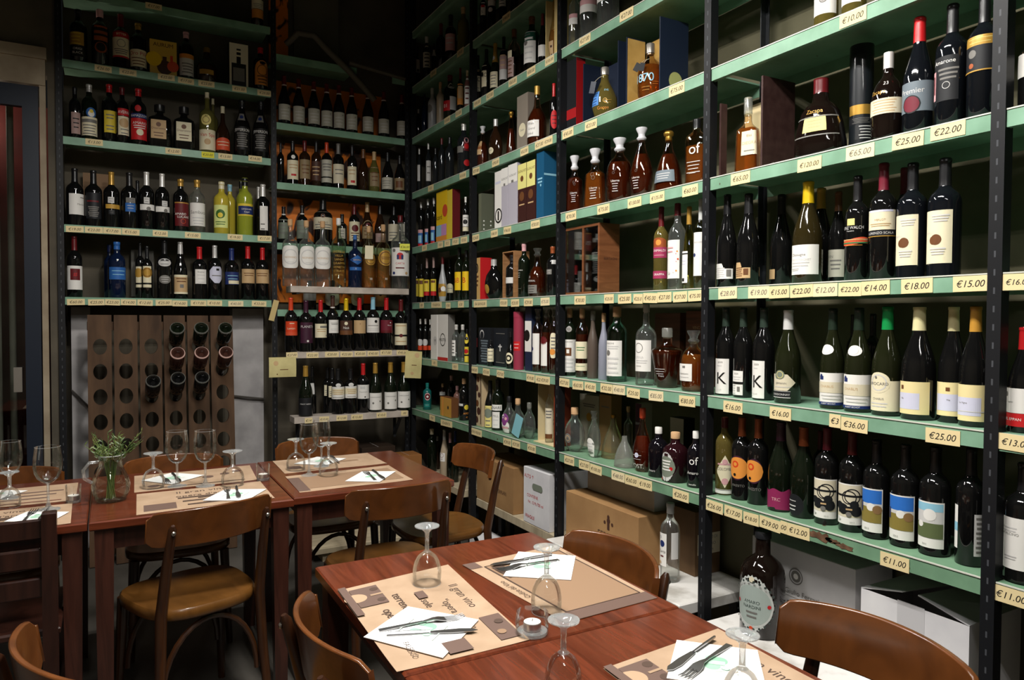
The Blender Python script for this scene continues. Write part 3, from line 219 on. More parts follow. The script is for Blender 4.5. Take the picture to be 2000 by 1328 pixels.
('E6',0.151,-2.0197,-0.647,-37.2,0.2032,0.0572,'bell2','gld','k:gold',[(-85,-10,0.02,-0.042,'dtn','T,NONINO,.5,.5,.6,brn','')],'conical pale gold bottle on lowest shelf,middle bay','',''),
('E6',0.064,-2.2161,-0.647,288.2,0.1579,0.0487,'bell','frg','k:non',[],'frosted bell-shaped bottle on lowest shelf,middle bay','',''),
('E6',0.232,-2.0289,-0.647,-38.4,0.2377,0.0223,'tall','clr','k:crk',[],'thin-necked clear bottle behind on lowest shelf,middle bay','',''),
('E6',0.07,-2.3313,-0.647,287.7,0.2725,0.0439,'tear','amr','k:orr',[(-58,52,0.049,0.144,'non','T,POST.,.4,.5,1,wht',''),(-58,38,0.192,0.319,'non','O,.5,.4,.3,lil|L,2,.4,.9,lgr',''),(-58,49,0.02,0.025,'brn','L,1,.3,.6,tan','')],'amber bottle with white lettering,orange stopper on lowest shelf,middle bay','',''),
('E6',0.07,-2.435,-0.647,-40.8,0.2043,0.042,'demi2','ink','k:wht',[(-62,-17,0.096,0.179,'non','T,Amaro,.5,.5,.8,lgr','')],'black round-shouldered bottle with white stopper on lowest shelf,middle bay','',''),
('E6',0.07,-2.5376,-0.647,-42.1,0.1976,0.0518,'demi2','dwr','k:crk',[(-85,-6,0.02,0.609,'lgr','O,.5,.5,.36,dgg|O,.85,.55,.06,red|O,.15,.95,.05,red|L,4,.3,.6,wht','lace')],'dark red bottle with white lace label on lowest shelf,middle bay','',''),
('E6',0.07,-2.6531,-0.647,-43.6,0.2175,0.0332,'demi2','ink','k:wht',[(-51,18,0.359,0.612,'non','T,of,.5,.5,.8,wht',''),(-85,41,0.205,0.331,'non','T,Amaro,.5,.5,.6,wht',''),(-48,6,0.024,0.096,'non','T,bonollo,.5,.5,.6,wht','')],'black bottle with white cursive,white stopper on lowest shelf,middle bay','',''),
('F2',0.07,-3.2119,0.918,-52.4,0.2651,0.0356,'bur','olg','f:crm',[(-85,53,0.168,0.488,'wht','O,.5,.45,.15,gr|Q,.5,.45,.1,lgr|T,CHARDONNAY,.5,.1,.08,gr','')],'green-gold bottle with round seal on white label on third shelf,near bay','',''),
('F2',0.07,-3.3099,0.918,-54.2,0.2554,0.0346,'bur','olg','f:crm',[(-85,32,0.165,0.431,'wht','L,2,.7,.8,lgr','')],'green-gold bottle with white label on third shelf,near bay','',''),
('F3',0.085,-2.8827,0.522,285.0,0.2728,0.0433,'trap','amb','k:clr',[(-17,64,0.236,0.548,'crm','T,Elisi,.5,.2,.15,brn|T,DIEGRA,.5,.5,.18,tan|L,1,.8,.85,gr','')],'amber bottle in an open dark gift box on fourth shelf,near bay','',''),
('F3',0.0922,-3.1802,0.522,283.2,0.2575,0.0791,'squ','rum','f:dkr',[(-29,34,0.529,0.609,'non','T,Zacapa,.5,.5,.9,gold',''),(-2,22,0.484,0.525,'non','T,XO,.5,.5,1,ylo',''),(-25,33,0.311,0.504,'ylo','L,3,.3,.7,tan',''),(-60,74,0.247,0.539,'non','L,2,.15,.95,gr,.0,1.','')],'squat dark rum decanter with beaded bands on fourth shelf,near bay','',''),
('F3',0.07,-3.4259,0.522,-56.5,0.2603,0.0443,'demi','rum','f:wht',[(-85,1,0.508,0.579,'non','T,Zacapa,.5,.5,.9,gold',''),(-28,8,0.606,0.669,'non','T,23,.5,.5,.9,lgr',''),(-85,53,0.292,0.463,'crd','L,5,.15,.85,tan','')],'dark rum bottle with cream woven band on fourth shelf,near bay','',''),
('F3',0.07,-3.5174,0.522,-58.4,0.3295,0.0407,'bur','dbk','f:red',[(-85,79,0.184,0.436,'sla','T,Premier,.35,.3,.25,lgr|O,.35,.75,.3,ink|O,.35,.75,.26,mar','')],'red-capped bottle with slate label and red disc on fourth shelf,near bay','',''),
('F3',0.07,-3.6078,0.522,-60.3,0.3313,0.0391,'bdx','dbk','f:bk',[(-84,24,0.207,0.565,'ink','T,Amarone,.5,.12,.13,wht|L,3,.3,.5,gr,.3,1|Q,.6,.66,.08,lgr|R,0,.3,.2,.95,pnk|R,.05,.4,.15,.8,dkr','')],'dark bottle,black label with pink side strip on fourth shelf,near bay','',''),
('F3',0.07,-3.689,0.522,-62.1,0.3297,0.0373,'bdx','dbk','f:bk',[(-85,53,0.573,0.649,'gold','L,2,.3,.7,ylo',''),(-85,56,0.372,0.573,'ink','O,.3,.3,.16,gr|O,.28,.75,.1,cop|R,0,.95,1,1,gold','')],'dark bottle with gold-topped black label on fourth shelf,near bay','',''),
('F4',0.07,-2.8032,0.122,-45.7,0.3427,0.0357,'bur','dk','f:bk',[(-85,37,0.092,0.255,'wht','R,0,0,.45,.3,wht|L,5,.3,.85,lgr,.1,.6|R,.68,.4,.9,.85,gr','step')],'dark bottle with stepped white label on fifth shelf,near bay','',''),
('F4',0.07,-2.9049,0.122,-47.3,0.3304,0.04,'bur','dk','f:bk',[(-85,11,0.088,0.258,'tan','L,5,.35,.85,brn,.1,.6|R,.65,.4,.9,.8,brn','step')],'dark bottle with stepped tan label on fifth shelf,near bay','',''),
('F4',0.2,-2.9383,0.122,-49.6,0.334,0.0383,'bur','dk','f:bk',[(-85,-31,0.087,0.192,'tan','','')],'unlit dark bottle standing back on fifth shelf,near bay','',''),
('F4',0.07,-3.1558,0.122,-51.4,0.3319,0.0468,'bur','olv3','f:yel',[(-85,45,0.086,0.374,'wht','T,Chassagne,.35,.33,.13,gr|T,MONTRACHET,.45,.5,.1,lgr|L,2,.6,.7,lgr,.1,.7|L,2,.8,.85,lgr,.1,.4','')],'yellow-capped dark bottle with white label on fifth shelf,near bay','',''),
('F4',0.2,-3.1044,0.122,-52.3,0.3311,0.038,'bur','dk','f:yld',[],'dark bottle half hidden behind yellow-capped one on fifth shelf,near bay','',''),
('F4',0.17,-3.1936,0.122,-53.4,0.3038,0.0302,'bur','dk','f:brn',[(-66,39,0.074,0.367,'dlg','T,VIN,.2,.25,.14,gr|L,3,.4,.7,gr','')],'dark bottle with grey label,standing back on fifth shelf,near bay','',''),
('F4',0.07,-3.3335,0.122,-54.7,0.3197,0.0344,'bdx','dk','f:bk',[(-52,-12,0.526,0.588,'ylo','',''),(-85,32,0.483,0.523,'non','T,LENZ WALCH,.5,.5,1,lgr',''),(-85,18,0.462,0.483,'non','T,Trentino,.5,.5,1,lgr',''),(-85,54,0.327,0.411,'orr','R,0,.2,1,.35,tan|R,0,.55,1,.7,gn2|L,2,.3,.9,orl','flag')],'dark bottle with orange tartan ribbon label on fifth shelf,near bay','',''),
('F4',0.07,-3.4176,0.122,-56.3,0.343,0.0372,'bdx','dk','f:mar',[(-85,57,0.422,0.59,'crm','R,.1,.0,.9,.1,lil|T,MERLOT,.5,.5,.14,tan|L,2,.7,.8,tan',''),(-85,59,0.372,0.419,'ink','T,LORENZO SCALA,.5,.5,.6,lgr',''),(-85,59,0.364,0.371,'gold','','')],'dark bottle with cream label,black band on fifth shelf,near bay','',''),
('F4',0.2,-3.3972,0.122,-57.6,0.347,0.0282,'bdx','dk','f:mar',[],'red-topped dark bottle behind the pale-labelled pair on fifth shelf,near bay','',''),
('F4',0.07,-3.5058,0.122,-58.1,0.3265,0.0393,'bdx','dbk','f:bk',[(-85,22,0.11,0.543,'crm','T,OREGE,.25,.42,.06,lgr|O,.5,.55,.1,brn|O,.42,.56,.08,brn|L,3,.1,.2,lgr,.35,.9|L,3,.72,.82,lgr,.3,.8','')],'dark bottle with hedgehog label,left one on fifth shelf,near bay','',''),
('F4',0.07,-3.5966,0.122,-60.0,0.3226,0.0408,'bdx','dbk','f:bk',[(-85,27,0.11,0.553,'crm','T,OREGE,.25,.42,.06,lgr|O,.5,.55,.1,brn|O,.42,.56,.08,brn|L,3,.1,.2,lgr,.35,.9|L,3,.72,.82,lgr,.3,.8','')],'dark bottle with hedgehog label,right one on fifth shelf,near bay','',''),
('F5',0.07,-2.8034,-0.274,-45.7,0.323,0.035,'bdx2','dk','f:gnk',[(-85,20,0.02,0.418,'wht','T,SEIER,.5,.1,.07,gr|L,1,.19,.21,lgr,.3,.6|T,K,.55,.55,.48,dk|T,KELLER,.4,.88,.06,lgr','')],'dark bottle with tall white K label,leftmost on sixth shelf,near bay','',''),
('F5',0.07,-2.8877,-0.274,-47.0,0.3219,0.0338,'bdx2','dk','f:gnk',[(-85,0,0.028,0.296,'wht','T,SEIER,.5,.12,.1,gr|L,2,.25,.35,lgr|R,0,.45,1,.55,dk|L,4,.6,.92,lgr,.1,.45|R,.6,.65,.8,.85,gr','')],'dark bottle with small white label on sixth shelf,near bay','',''),
('F5',0.07,-2.981,-0.274,-48.5,0.3207,0.0367,'bdx2','dk','f:gnk',[(-85,5,0.02,0.425,'wht','T,SEIER,.5,.1,.07,gr|L,1,.19,.21,lgr,.3,.6|T,K,.55,.55,.48,dk|T,KELLER,.4,.88,.06,lgr','')],'dark bottle with tall white K label,right one on sixth shelf,near bay','',''),
('F5',0.07,-3.084,-0.274,-50.2,0.3129,0.0421,'bur','grk','f:chk',[(-85,35,0.136,0.31,'crd','O,.3,.1,.2,dgg|T,JERMANN,.45,.55,.16,gr|L,1,.75,.8,lgr','hex'),(-85,13,0.059,0.132,'ink','R,0,.0,1,.06,lgr|R,0,.9,1,1,lgr|T,CHARDONNAY,.5,.5,.42,lgr',''),(-57,-13,0.258,0.353,'dgg','Q,.5,.5,.4,ylo','oval')],'green bottle with checkered capsule,hexagonal label on sixth shelf,near bay','',''),
('F5',0.07,-3.2549,-0.274,-53.2,0.3146,0.0354,'bur','grk','f:gnd',[(-85,80,0.039,0.358,'wht','R,.08,.1,.25,.22,dbl|O,.16,.09,.05,dbl|R,0,.28,1,.62,crd|T,CHABLIS,.35,.42,.11,tan|L,2,.7,.8,lgr|R,0,.91,1,1,dbl|T,ALBERT BICHOT,.4,.955,.06,wht',''),(-82,7,0.539,0.64,'wht','Q,.5,.5,.38,lgr','oval')],'green bottle,white label and oval medallion,left on sixth shelf,near bay','',''),
('F5',0.07,-3.3455,-0.274,-54.9,0.315,0.039,'bur','grk','f:gnd',[(-85,67,0.035,0.359,'wht','R,.08,.1,.25,.22,dbl|O,.16,.09,.05,dbl|R,0,.28,1,.62,crd|T,CHABLIS,.35,.42,.11,tan|L,2,.7,.8,lgr|R,0,.91,1,1,dbl|T,ALBERT BICHOT,.4,.955,.06,wht',''),(-63,18,0.539,0.64,'wht','Q,.5,.5,.38,lgr','oval')],'green bottle,white label and oval medallion,right on sixth shelf,near bay','',''),
('F5',0.07,-3.4381,-0.274,-56.7,0.3186,0.0404,'bur','grk','f:grn',[(-85,63,0.044,0.32,'crm','T,CHABLIS,.35,.6,.1,gr|L,2,.75,.85,lgr,.1,.6',''),(-80,14,0.208,0.397,'crm','Q,.5,.5,.4,lgr|T,BROCARD,.5,.55,.2,gr|O,.4,.25,.06,gr','oval')],'green-capped bottle with round-topped cream label on sixth shelf,near bay','',''),
('F5',0.07,-3.5326,-0.274,-58.7,0.3172,0.0441,'bur','dk','f:ylc',[(-85,39,0.05,0.336,'pyl','R,.02,.35,.72,.85,lil|R,.15,.12,.26,.24,brn|T,Vie,.22,.52,.08,gr','')],'cream-capped dark bottle with pale yellow label on sixth shelf,near bay','',''),
('F5',0.094,-3.6137,-0.274,-60.7,0.3163,0.0358,'bur','dk','f:ylc',[(-85,23,0.059,0.347,'pyl','R,.1,.35,1,.85,lil|R,.55,.15,.7,.26,brn|T,Vie,.65,.52,.08,gr','')],'cream-capped bottle between yellow-labelled pair on sixth shelf,near bay','',''),
('F5',0.07,-3.6841,-0.274,-62.0,0.3159,0.0362,'bur','dk','f:yld2',[(-85,52,0.046,0.347,'pyl','R,.02,.35,.8,.85,lil|T,Le Vigne,.3,.5,.07,gr|L,1,.72,.75,lgr,.1,.9','')],'ochre-capped bottle with pale yellow label on sixth shelf,near bay','',''),
('F5',0.21,-3.2257,-0.274,-54.5,0.297,0.0192,'bdx','dk','f:bk',[],'dark bottle hidden behind white-labelled pair on sixth shelf,near bay','',''),
('F5',0.21,-3.2964,-0.274,-55.8,0.2987,0.0254,'bdx','dk','f:bk',[],'dark bottle hidden left of green-capped one on sixth shelf,near bay','',''),
('F6',0.085,-2.7893,-0.647,-45.7,0.2882,0.0325,'cyl','olg','f:dkr',[(-51,59,0.094,0.516,'crm','R,.05,.25,.95,.3,pnk|T,COLOMBA,.5,.42,.12,gr|O,.5,.8,.1,pnk|O,.5,.2,.08,pnk','dia2'),(-77,48,0.02,0.073,'wht','R,0,.1,1,.2,dk','')],'yellow-green bottle with diamond label on lowest shelf,near bay','',''),
('F6',0.085,-2.8739,-0.647,-47.0,0.2983,0.0368,'bdx','dk','f:cop',[(-81,29,0.242,0.539,'dpu','O,.5,.5,.44,orl|O,.4,.35,.14,rdo|O,.4,.35,.08,orl|O,.38,.78,.06,dk','oval'),(-62,24,0.149,0.208,'non','T,PASSITO,.5,.5,.7,gr','')],'dark bottle with oval orange sun label,left on lowest shelf,near bay','',''),
('F6',0.085,-2.9489,-0.647,-48.2,0.3033,0.0361,'bdx','dk','f:cop',[(-76,27,0.245,0.534,'dpu','O,.42,.5,.44,orl|O,.35,.33,.14,rdo|O,.35,.33,.08,orl|O,.3,.8,.06,dk','oval'),(-61,19,0.15,0.216,'non','T,PASSITO,.5,.5,.7,gr','')],'dark bottle with oval orange sun label,right on lowest shelf,near bay','',''),
('F6',0.085,-3.0485,-0.647,-49.8,0.3026,0.0415,'bur','dg','f:dpu',[(-85,44,0.02,0.26,'mag2','T,TRC,.5,.5,.22,pnk','blob')],'dark green bottle with magenta label on lowest shelf,near bay','',''),
('F6',0.085,-3.1409,-0.647,-51.4,0.2982,0.0413,'bur','dg','f:cop',[(-85,4,0.02,0.26,'ink','L,1,.3,.34,lgr,.1,.6|L,2,.55,.72,lgr,.1,.6','oval')],'copper-capped bottle with black oval label on lowest shelf,near bay','',''),
('F6',0.085,-3.2299,-0.647,-53.0,0.3073,0.0361,'bdx','dk','f:mar',[(-85,56,0.068,0.475,'wht','R,.04,.03,.96,.82,crd|R,.04,.27,.96,.32,ink|Q,.6,.30,.19,ink|Q,.5,.33,.17,ink|R,.04,.27,.96,.31,ink|O,.32,.62,.13,ink|O,.72,.66,.13,ink|R,.15,.55,.85,.72,ink|O,.2,.55,.1,ink|O,.66,.5,.1,ink|R,.42,.6,.6,.64,tan|O,.5,.74,.06,gr|T,2013,.6,.93,.05,gr|O,.2,.87,.03,lgr','')],'dark bottle with black-and-white photo label,first of two on lowest shelf,near bay','dark bottle with black-and-white photo label on lowest shelf,near bay',''),
('F6',0.085,-3.3195,-0.647,-54.6,0.3066,0.0367,'bdx','dk','f:dkr',[(-85,63,0.076,0.484,'wht','R,.04,.03,.96,.82,crd|R,.04,.27,.96,.32,ink|Q,.6,.30,.19,ink|Q,.5,.33,.17,ink|R,.04,.27,.96,.31,ink|O,.32,.62,.13,ink|O,.72,.66,.13,ink|R,.15,.55,.85,.72,ink|O,.2,.55,.1,ink|O,.66,.5,.1,ink|R,.42,.6,.6,.64,tan|O,.5,.74,.06,gr|T,2013,.6,.93,.05,gr|O,.2,.87,.03,lgr','')],'dark bottle with black-and-white photo label,second of two on lowest shelf,near bay','dark bottle with black-and-white photo label on lowest shelf,near bay',''),
('F6',0.085,-3.4011,-0.647,-56.2,0.2936,0.0364,'bdx','dk','f:bk',[(-85,29,0.07,0.511,'wht','R,.04,.03,.96,.34,sky|R,.04,.34,.96,.42,lgr|R,.04,.42,.96,.78,hil|O,.55,.42,.09,wht|O,.8,.47,.1,brn2|R,.1,.3,.18,.55,dbl|T,2012,.4,.92,.06,gr','')],'dark bottle with blue sky hill label,first of two on lowest shelf,near bay','dark bottle with blue sky hill label on lowest shelf,near bay',''),
('F6',0.085,-3.4913,-0.647,-58.0,0.2929,0.0382,'bdx','dk','f:bk',[(-85,39,0.073,0.511,'wht','R,.04,.03,.96,.34,sky|R,.04,.34,.96,.42,lgr|R,.04,.42,.96,.78,hil|O,.55,.42,.09,wht|O,.8,.47,.1,brn2|R,.1,.3,.18,.55,dbl|T,2012,.4,.92,.06,gr','')],'dark bottle with blue sky hill label,second of two on lowest shelf,near bay','dark bottle with blue sky hill label on lowest shelf,near bay',''),
('F6',0.085,-3.578,-0.647,-59.8,0.2994,0.0393,'bdx','dk','f:bk',[(-85,35,0.077,0.502,'wht','R,.04,.03,.96,.78,lgr|R,.04,.03,.96,.2,lbl|O,.55,.28,.13,wht|R,.04,.46,.96,.78,hil2|O,.25,.5,.07,wht|T,2012,.4,.92,.05,gr','')],'dark bottle with pale sky meadow label on lowest shelf,near bay','',''),
('F6',0.085,-3.6731,-0.647,-61.9,0.3121,0.035,'bdx','dk','f:bk',[(-85,-53,0.136,0.507,'wht','R,.05,.4,1,.6,lbl',''),(14,54,0.094,0.449,'lgr','L,8,.1,.9,gr','')],'dark bottle with label turned aside on lowest shelf,near bay','',''),
('F6',0.2,-3.1156,-0.647,-52.5,0.2731,0.0229,'bdx','dk','f:dkr',[],'dark bottle hidden behind the black-oval one on lowest shelf,near bay','',''),
('G3',0.07,-3.8084,0.522,-64.8,0.209,0.0337,'bdx','dk','f:bk',[(-81,18,0.372,0.644,'wht','','')],'dark bottle with white label at frame edge on fourth shelf,edge bay','',''),
('G5',0.07,-3.8022,-0.274,-64.7,0.262,0.0353,'bur','dk','f:red',[(-85,47,0.185,0.419,'wht','O,.08,.25,.1,gr|T,Lagrein,.25,.55,.1,gr',''),(-85,49,0.058,0.182,'red','T,KARL EPPAN,.25,.45,.3,wht','')],'red-capped bottle with red and white label on sixth shelf,edge bay','',''),
('G6',0.07,-3.8103,-0.647,-64.9,0.2966,0.0452,'bdx','dk','f:bk',[(-84,45,0.118,0.549,'wht','T,MONTALCINO,.25,.32,.07,gr|L,2,.2,.26,lgr,.05,.5|L,2,.75,.8,lgr,.2,.5','')],'dark bottle with large white label on lowest shelf,edge bay','','')]
TAGS=[
('A0',-1.6691,0.0905,'€17.00','',0.0011,'buff price tag reading €17.00 on edge of top shelf,left bay'),
('A1',-1.9419,0.0891,'€26.00','',-0.0235,'buff price tag reading €26.00 on edge of second shelf,left bay'),
('A1',-1.8117,0.0918,'€22.00','',-0.0225,'buff price tag reading €22.00,first of two on edge of second shelf,left bay'),
('A1',-1.603,0.0945,'€22.00','',-0.0178,'buff price tag reading €22.00,second of two on edge of second shelf,left bay'),
('A1',-1.4913,0.0919,'€17.00','',-0.0214,'buff price tag reading €17.00 on edge of second shelf,left bay'),
('A1',-1.3734,0.0943,'€23.00','',-0.02,'buff price tag reading €23.00 on edge of second shelf,left bay'),
('A1',-1.176,0.0877,'€21.00','',-0.022,'buff price tag reading €21.00 on edge of second shelf,left bay'),
('A1',-1.0201,0.0906,'€20.00','',-0.0235,'buff price tag reading €20.00 on edge of second shelf,left bay'),
('A2',-1.9929,0.0898,'€13.00','',-0.0173,'buff price tag reading €13.00,first of two on edge of third shelf,left bay'),
('A2',-1.5664,0.0907,'€12.00','',-0.0205,'buff price tag reading €12.00 on edge of third shelf,left bay'),
('A2',-1.3681,0.0743,'€20.00','y',-0.0199,'bright yellow price tag reading €20.00 on edge of third shelf,left bay'),
('A2',-1.264,0.0846,'€13.00','',-0.0189,'buff price tag reading €13.00,second of two on edge of third shelf,left bay'),
('A2',-1.081,0.0843,'€14.00','',-0.0121,'buff price tag reading €14.00 on edge of third shelf,left bay'),
('A3',-2.0967,0.0902,'€19.00','',-0.0257,'buff price tag reading €19.00,first of two on edge of fourth shelf,left bay'),
('A3',-1.9997,0.0922,'€23.00','',-0.0245,'buff price tag reading €23.00 on edge of fourth shelf,left bay'),
('A3',-1.9043,0.0942,'€17.00','',-0.0243,'buff price tag reading €17.00,first of two on edge of fourth shelf,left bay'),
('A3',-1.806,0.094,'€15.00','',-0.0241,'buff price tag reading €15.00,first of two on edge of fourth shelf,left bay'),
('A3',-1.6445,0.0838,'€12.00','',-0.0228,'buff price tag reading €12.00 on edge of fourth shelf,left bay'),
('A3',-1.4597,0.0914,'€15.00','',-0.023,'buff price tag reading €15.00,second of two on edge of fourth shelf,left bay'),
('A3',-1.208,0.092,'€19.00','',-0.0198,'buff price tag reading €19.00,second of two on edge of fourth shelf,left bay'),
('A3',-1.0231,0.0911,'€17.00','',-0.0172,'buff price tag reading €17.00,second of two on edge of fourth shelf,left bay'),
('A4',-2.0955,0.0905,'€60.00','',-0.029,'buff price tag reading €60.00 on edge of fifth shelf,left bay'),
('A4',-1.9915,0.0852,'€25.00','',-0.029,'buff price tag reading €25.00,first of two on edge of fifth shelf,left bay'),
('A4',-1.907,0.0793,'€23.00','',-0.0277,'buff price tag reading €23.00 on edge of fifth shelf,left bay'),
('A4',-1.8215,0.0832,'€14.00','',-0.0264,'buff price tag reading €14.00,first of two on edge of fifth shelf,left bay'),
('A4',-1.7321,0.0848,'€12.00','',-0.0276,'buff price tag reading €12.00 on edge of fifth shelf,left bay'),
('A4',-1.6281,0.0924,'€25.00','',-0.026,'buff price tag reading €25.00,second of two on edge of fifth shelf,left bay'),
('A4',-1.5372,0.086,'€14.00','',-0.0291,'buff price tag reading €14.00,second of two on edge of fifth shelf,left bay'),
('A4',-1.4294,0.0923,'€17.00','',-0.0257,'buff price tag reading €17.00 on edge of fifth shelf,left bay'),
('A4',-1.3346,0.0898,'€10.00','',-0.0242,'buff price tag reading €10.00 on edge of fifth shelf,left bay'),
('A4',-1.2062,0.0923,'€40.00','h',-0.026,'buff price tag reading €40.00 on edge of fifth shelf,left bay'),
('A4',-1.0617,0.0924,'€33.00','',-0.0239,'buff price tag reading €33.00 on edge of fifth shelf,left bay'),
('B4',-0.8859,0.0725,'€27.00','',-0.0181,'buff price tag reading €27.00 on edge of middle plank,corner bay'),
('B4',-0.7525,0.0798,'€22.00','',-0.0223,'buff price tag reading €22.00,first of two on edge of middle plank,corner bay'),
('B4',-0.6223,0.0936,'€20.00','',-0.0195,'buff price tag reading €20.00,first of two on edge of middle plank,corner bay'),
('B4',-0.523,0.086,'€22.00','',-0.0206,'buff price tag reading €22.00,second of two on edge of middle plank,corner bay'),
('B4',-0.4274,0.0811,'€20.00','',-0.0185,'buff price tag reading €20.00,second of two on edge of middle plank,corner bay'),
('B4',-0.3365,0.0826,'€40.00','',-0.0187,'buff price tag reading €40.00 on edge of middle plank,corner bay'),
('B4',-0.2432,0.0841,'€17.00','',-0.014,'buff price tag reading €17.00 on edge of middle plank,corner bay'),
('B4',-0.124,0.0861,'€45.00','',-0.0162,'buff price tag reading €45.00 on edge of middle plank,corner bay'),
('B5',-0.7861,0.0497,'€14','',-0.0247,'buff price tag reading €14 on edge of lower plank,corner bay'),
('B5',-0.6834,0.0654,'€10.00','',-0.0221,'buff price tag reading €10.00 on edge of lower plank,corner bay'),
('B5',-0.5651,0.0725,'€12.00','',-0.0218,'buff price tag reading €12.00 on edge of lower plank,corner bay'),
('B5',-0.4608,0.0804,'€15.00','',-0.0221,'buff price tag reading €15.00 on edge of lower plank,corner bay'),
('B5',-0.2873,0.0708,'€10.0','',-0.0184,'buff price tag reading €10.0 on edge of lower plank,corner bay'),
('B5',-0.1207,0.0473,'.00','',-0.0147,'buff price tag reading .00 on edge of lower plank,corner bay'),
('C0',-0.1995,0.1036,'€8.00','',0.0235,'buff price tag reading €8.00 on edge of top shelf,far bay'),
('C0',-0.6301,0.0951,'€9.00','',0.0136,'buff price tag reading €9.00 on edge of top shelf,far bay'),
('C1',-0.6048,0.0894,'€15.00','',-0.0151,'buff price tag reading €15.00 on edge of second shelf,far bay'),
('C1',-0.4318,0.091,'€18.00','',-0.0175,'buff price tag reading €18.00 on edge of second shelf,far bay'),
('C2',-0.6681,0.0914,'€15.00','',-0.0224,'buff price tag reading €15.00 on edge of third shelf,far bay'),
('C2',-0.1585,0.0942,'€15','',-0.0194,'buff price tag reading €15 on edge of third shelf,far bay'),
('C3',-0.0434,0.0848,'€10','',-0.0211,'buff price tag reading €10 on edge of fourth shelf,far bay'),
('C3',-0.3224,0.0844,'€18','',-0.0246,'buff price tag reading €18 on edge of fourth shelf,far bay'),
('C3',-0.4352,0.0884,'€15','',-0.0244,'buff price tag reading €15 on edge of fourth shelf,far bay'),
('C3',-0.5631,0.0954,'€12.0','',-0.0255,'buff price tag reading €12.0 on edge of fourth shelf,far bay'),
('C3',-0.6877,0.0936,'€10.0','',-0.0273,'buff price tag reading €10.0 on edge of fourth shelf,far bay'),
('C4',0.0037,0.0777,'€8','',-0.0204,'buff price tag reading €8 on edge of fifth shelf,far bay'),
('C4',-0.2569,0.1734,'€16.00 €16','',-0.0214,'buff price tag reading €16.00 €16 on edge of fifth shelf,far bay'),
('C4',-0.4516,0.0734,'€18','',-0.0294,'buff price tag reading €18,first of two on edge of fifth shelf,far bay'),
('C4',-0.6453,0.0845,'€18','',-0.0249,'buff price tag reading €18,second of two on edge of fifth shelf,far bay'),
('C5',-0.2264,0.0958,'€9','',-0.0195,'buff price tag reading €9 on edge of sixth shelf,far bay'),
('C5',-0.5605,0.0882,'€15','',-0.0258,'buff price tag reading €15 on edge of sixth shelf,far bay'),
('C6',-0.1874,0.0933,'€18','',-0.0262,'buff price tag reading €18 on edge of lowest shelf,far bay'),
('C6',-0.4245,0.1824,'€14.00 €15','',-0.0333,'buff price tag reading €14.00 €15 on edge of lowest shelf,far bay'),
('D0',-1.2256,0.0903,'€44.00','',0.0143,'buff price tag reading €44.00 on edge of top shelf,inner bay'),
('D1',-0.8681,0.0929,'€45.00','',-0.0189,'buff price tag reading €45.00 on edge of second shelf,inner bay'),
('D1',-1.033,0.0903,'€27.00','',-0.0195,'buff price tag reading €27.00 on edge of second shelf,inner bay'),
('D1',-1.3,0.0907,'€65.00','',-0.0174,'buff price tag reading €65.00 on edge of second shelf,inner bay'),
('D1',-1.4966,0.0849,'€80.00','',-0.0192,'buff price tag reading €80.00 on edge of second shelf,inner bay'),
('D1',-1.675,0.0823,'€105.00','',-0.0193,'buff price tag reading €105.00 on edge of second shelf,inner bay'),
('D2',-0.8557,0.0899,'€37.00','',-0.0272,'buff price tag reading €37.00 on edge of third shelf,inner bay'),
('D2',-1.1043,0.0856,'€90.00','',-0.0244,'buff price tag reading €90.00 on edge of third shelf,inner bay'),
('D2',-1.4306,0.0829,'€62.00','',-0.0259,'buff price tag reading €62.00 on edge of third shelf,inner bay'),
('D2',-1.5836,0.089,'€27.00','',-0.0229,'buff price tag reading €27.00 on edge of third shelf,inner bay'),
('D2',-1.6679,0.0802,'€29.00','',-0.0232,'buff price tag reading €29.00 on edge of third shelf,inner bay'),
('D3',-0.8521,0.0902,'€24.00','',-0.0302,'buff price tag reading €24.00 on edge of fourth shelf,inner bay'),
('D3',-1.0927,0.0817,'€40.00','',-0.0288,'buff price tag reading €40.00 on edge of fourth shelf,inner bay'),
('D3',-1.2462,0.0849,'€46.00','',-0.0267,'buff price tag reading €46.00 on edge of fourth shelf,inner bay'),
('D3',-1.5464,0.088,'€50.00','',-0.0278,'buff price tag reading €50.00 on edge of fourth shelf,inner bay'),
('D4',-0.9141,0.1691,'€41.00 €42.00','',-0.0267,'buff price tag reading €41.00 €42.00 on edge of fifth shelf,inner bay'),
('D4',-1.2078,0.0866,'€35.00','',-0.0267,'buff price tag reading €35.00 on edge of fifth shelf,inner bay'),
('D4',-1.3362,0.088,'€30.00','',-0.0291,'buff price tag reading €30.00 on edge of fifth shelf,inner bay'),
('D4',-1.4797,0.0911,'€29.00','',-0.0284,'buff price tag reading €29.00 on edge of fifth shelf,inner bay'),
('D4',-1.6456,0.0842,'€75.00','h',-0.0279,'buff price tag reading €75.00 on edge of fifth shelf,inner bay'),
('D5',-0.8397,0.0918,'€40.00','',-0.0282,'buff price tag reading €40.00 on edge of sixth shelf,inner bay'),
('D5',-0.9961,0.0861,'€35.00','',-0.0307,'buff price tag reading €35.00 on edge of sixth shelf,inner bay'),
('D5',-1.172,0.0854,'€27.00','',-0.0303,'buff price tag reading €27.00 on edge of sixth shelf,inner bay'),
('D5',-1.5049,0.0831,'€19.00','',-0.0291,'buff price tag reading €19.00 on edge of sixth shelf,inner bay'),
('D5',-1.6262,0.1403,'€22 €59.00','',-0.0309,'buff price tag reading €22 €59.00 on edge of sixth shelf,inner bay'),
('D6',-0.8657,0.1491,'€59.0 €20.00','',-0.0307,'buff price tag reading €59.0 €20.00 on edge of lowest shelf,inner bay'),
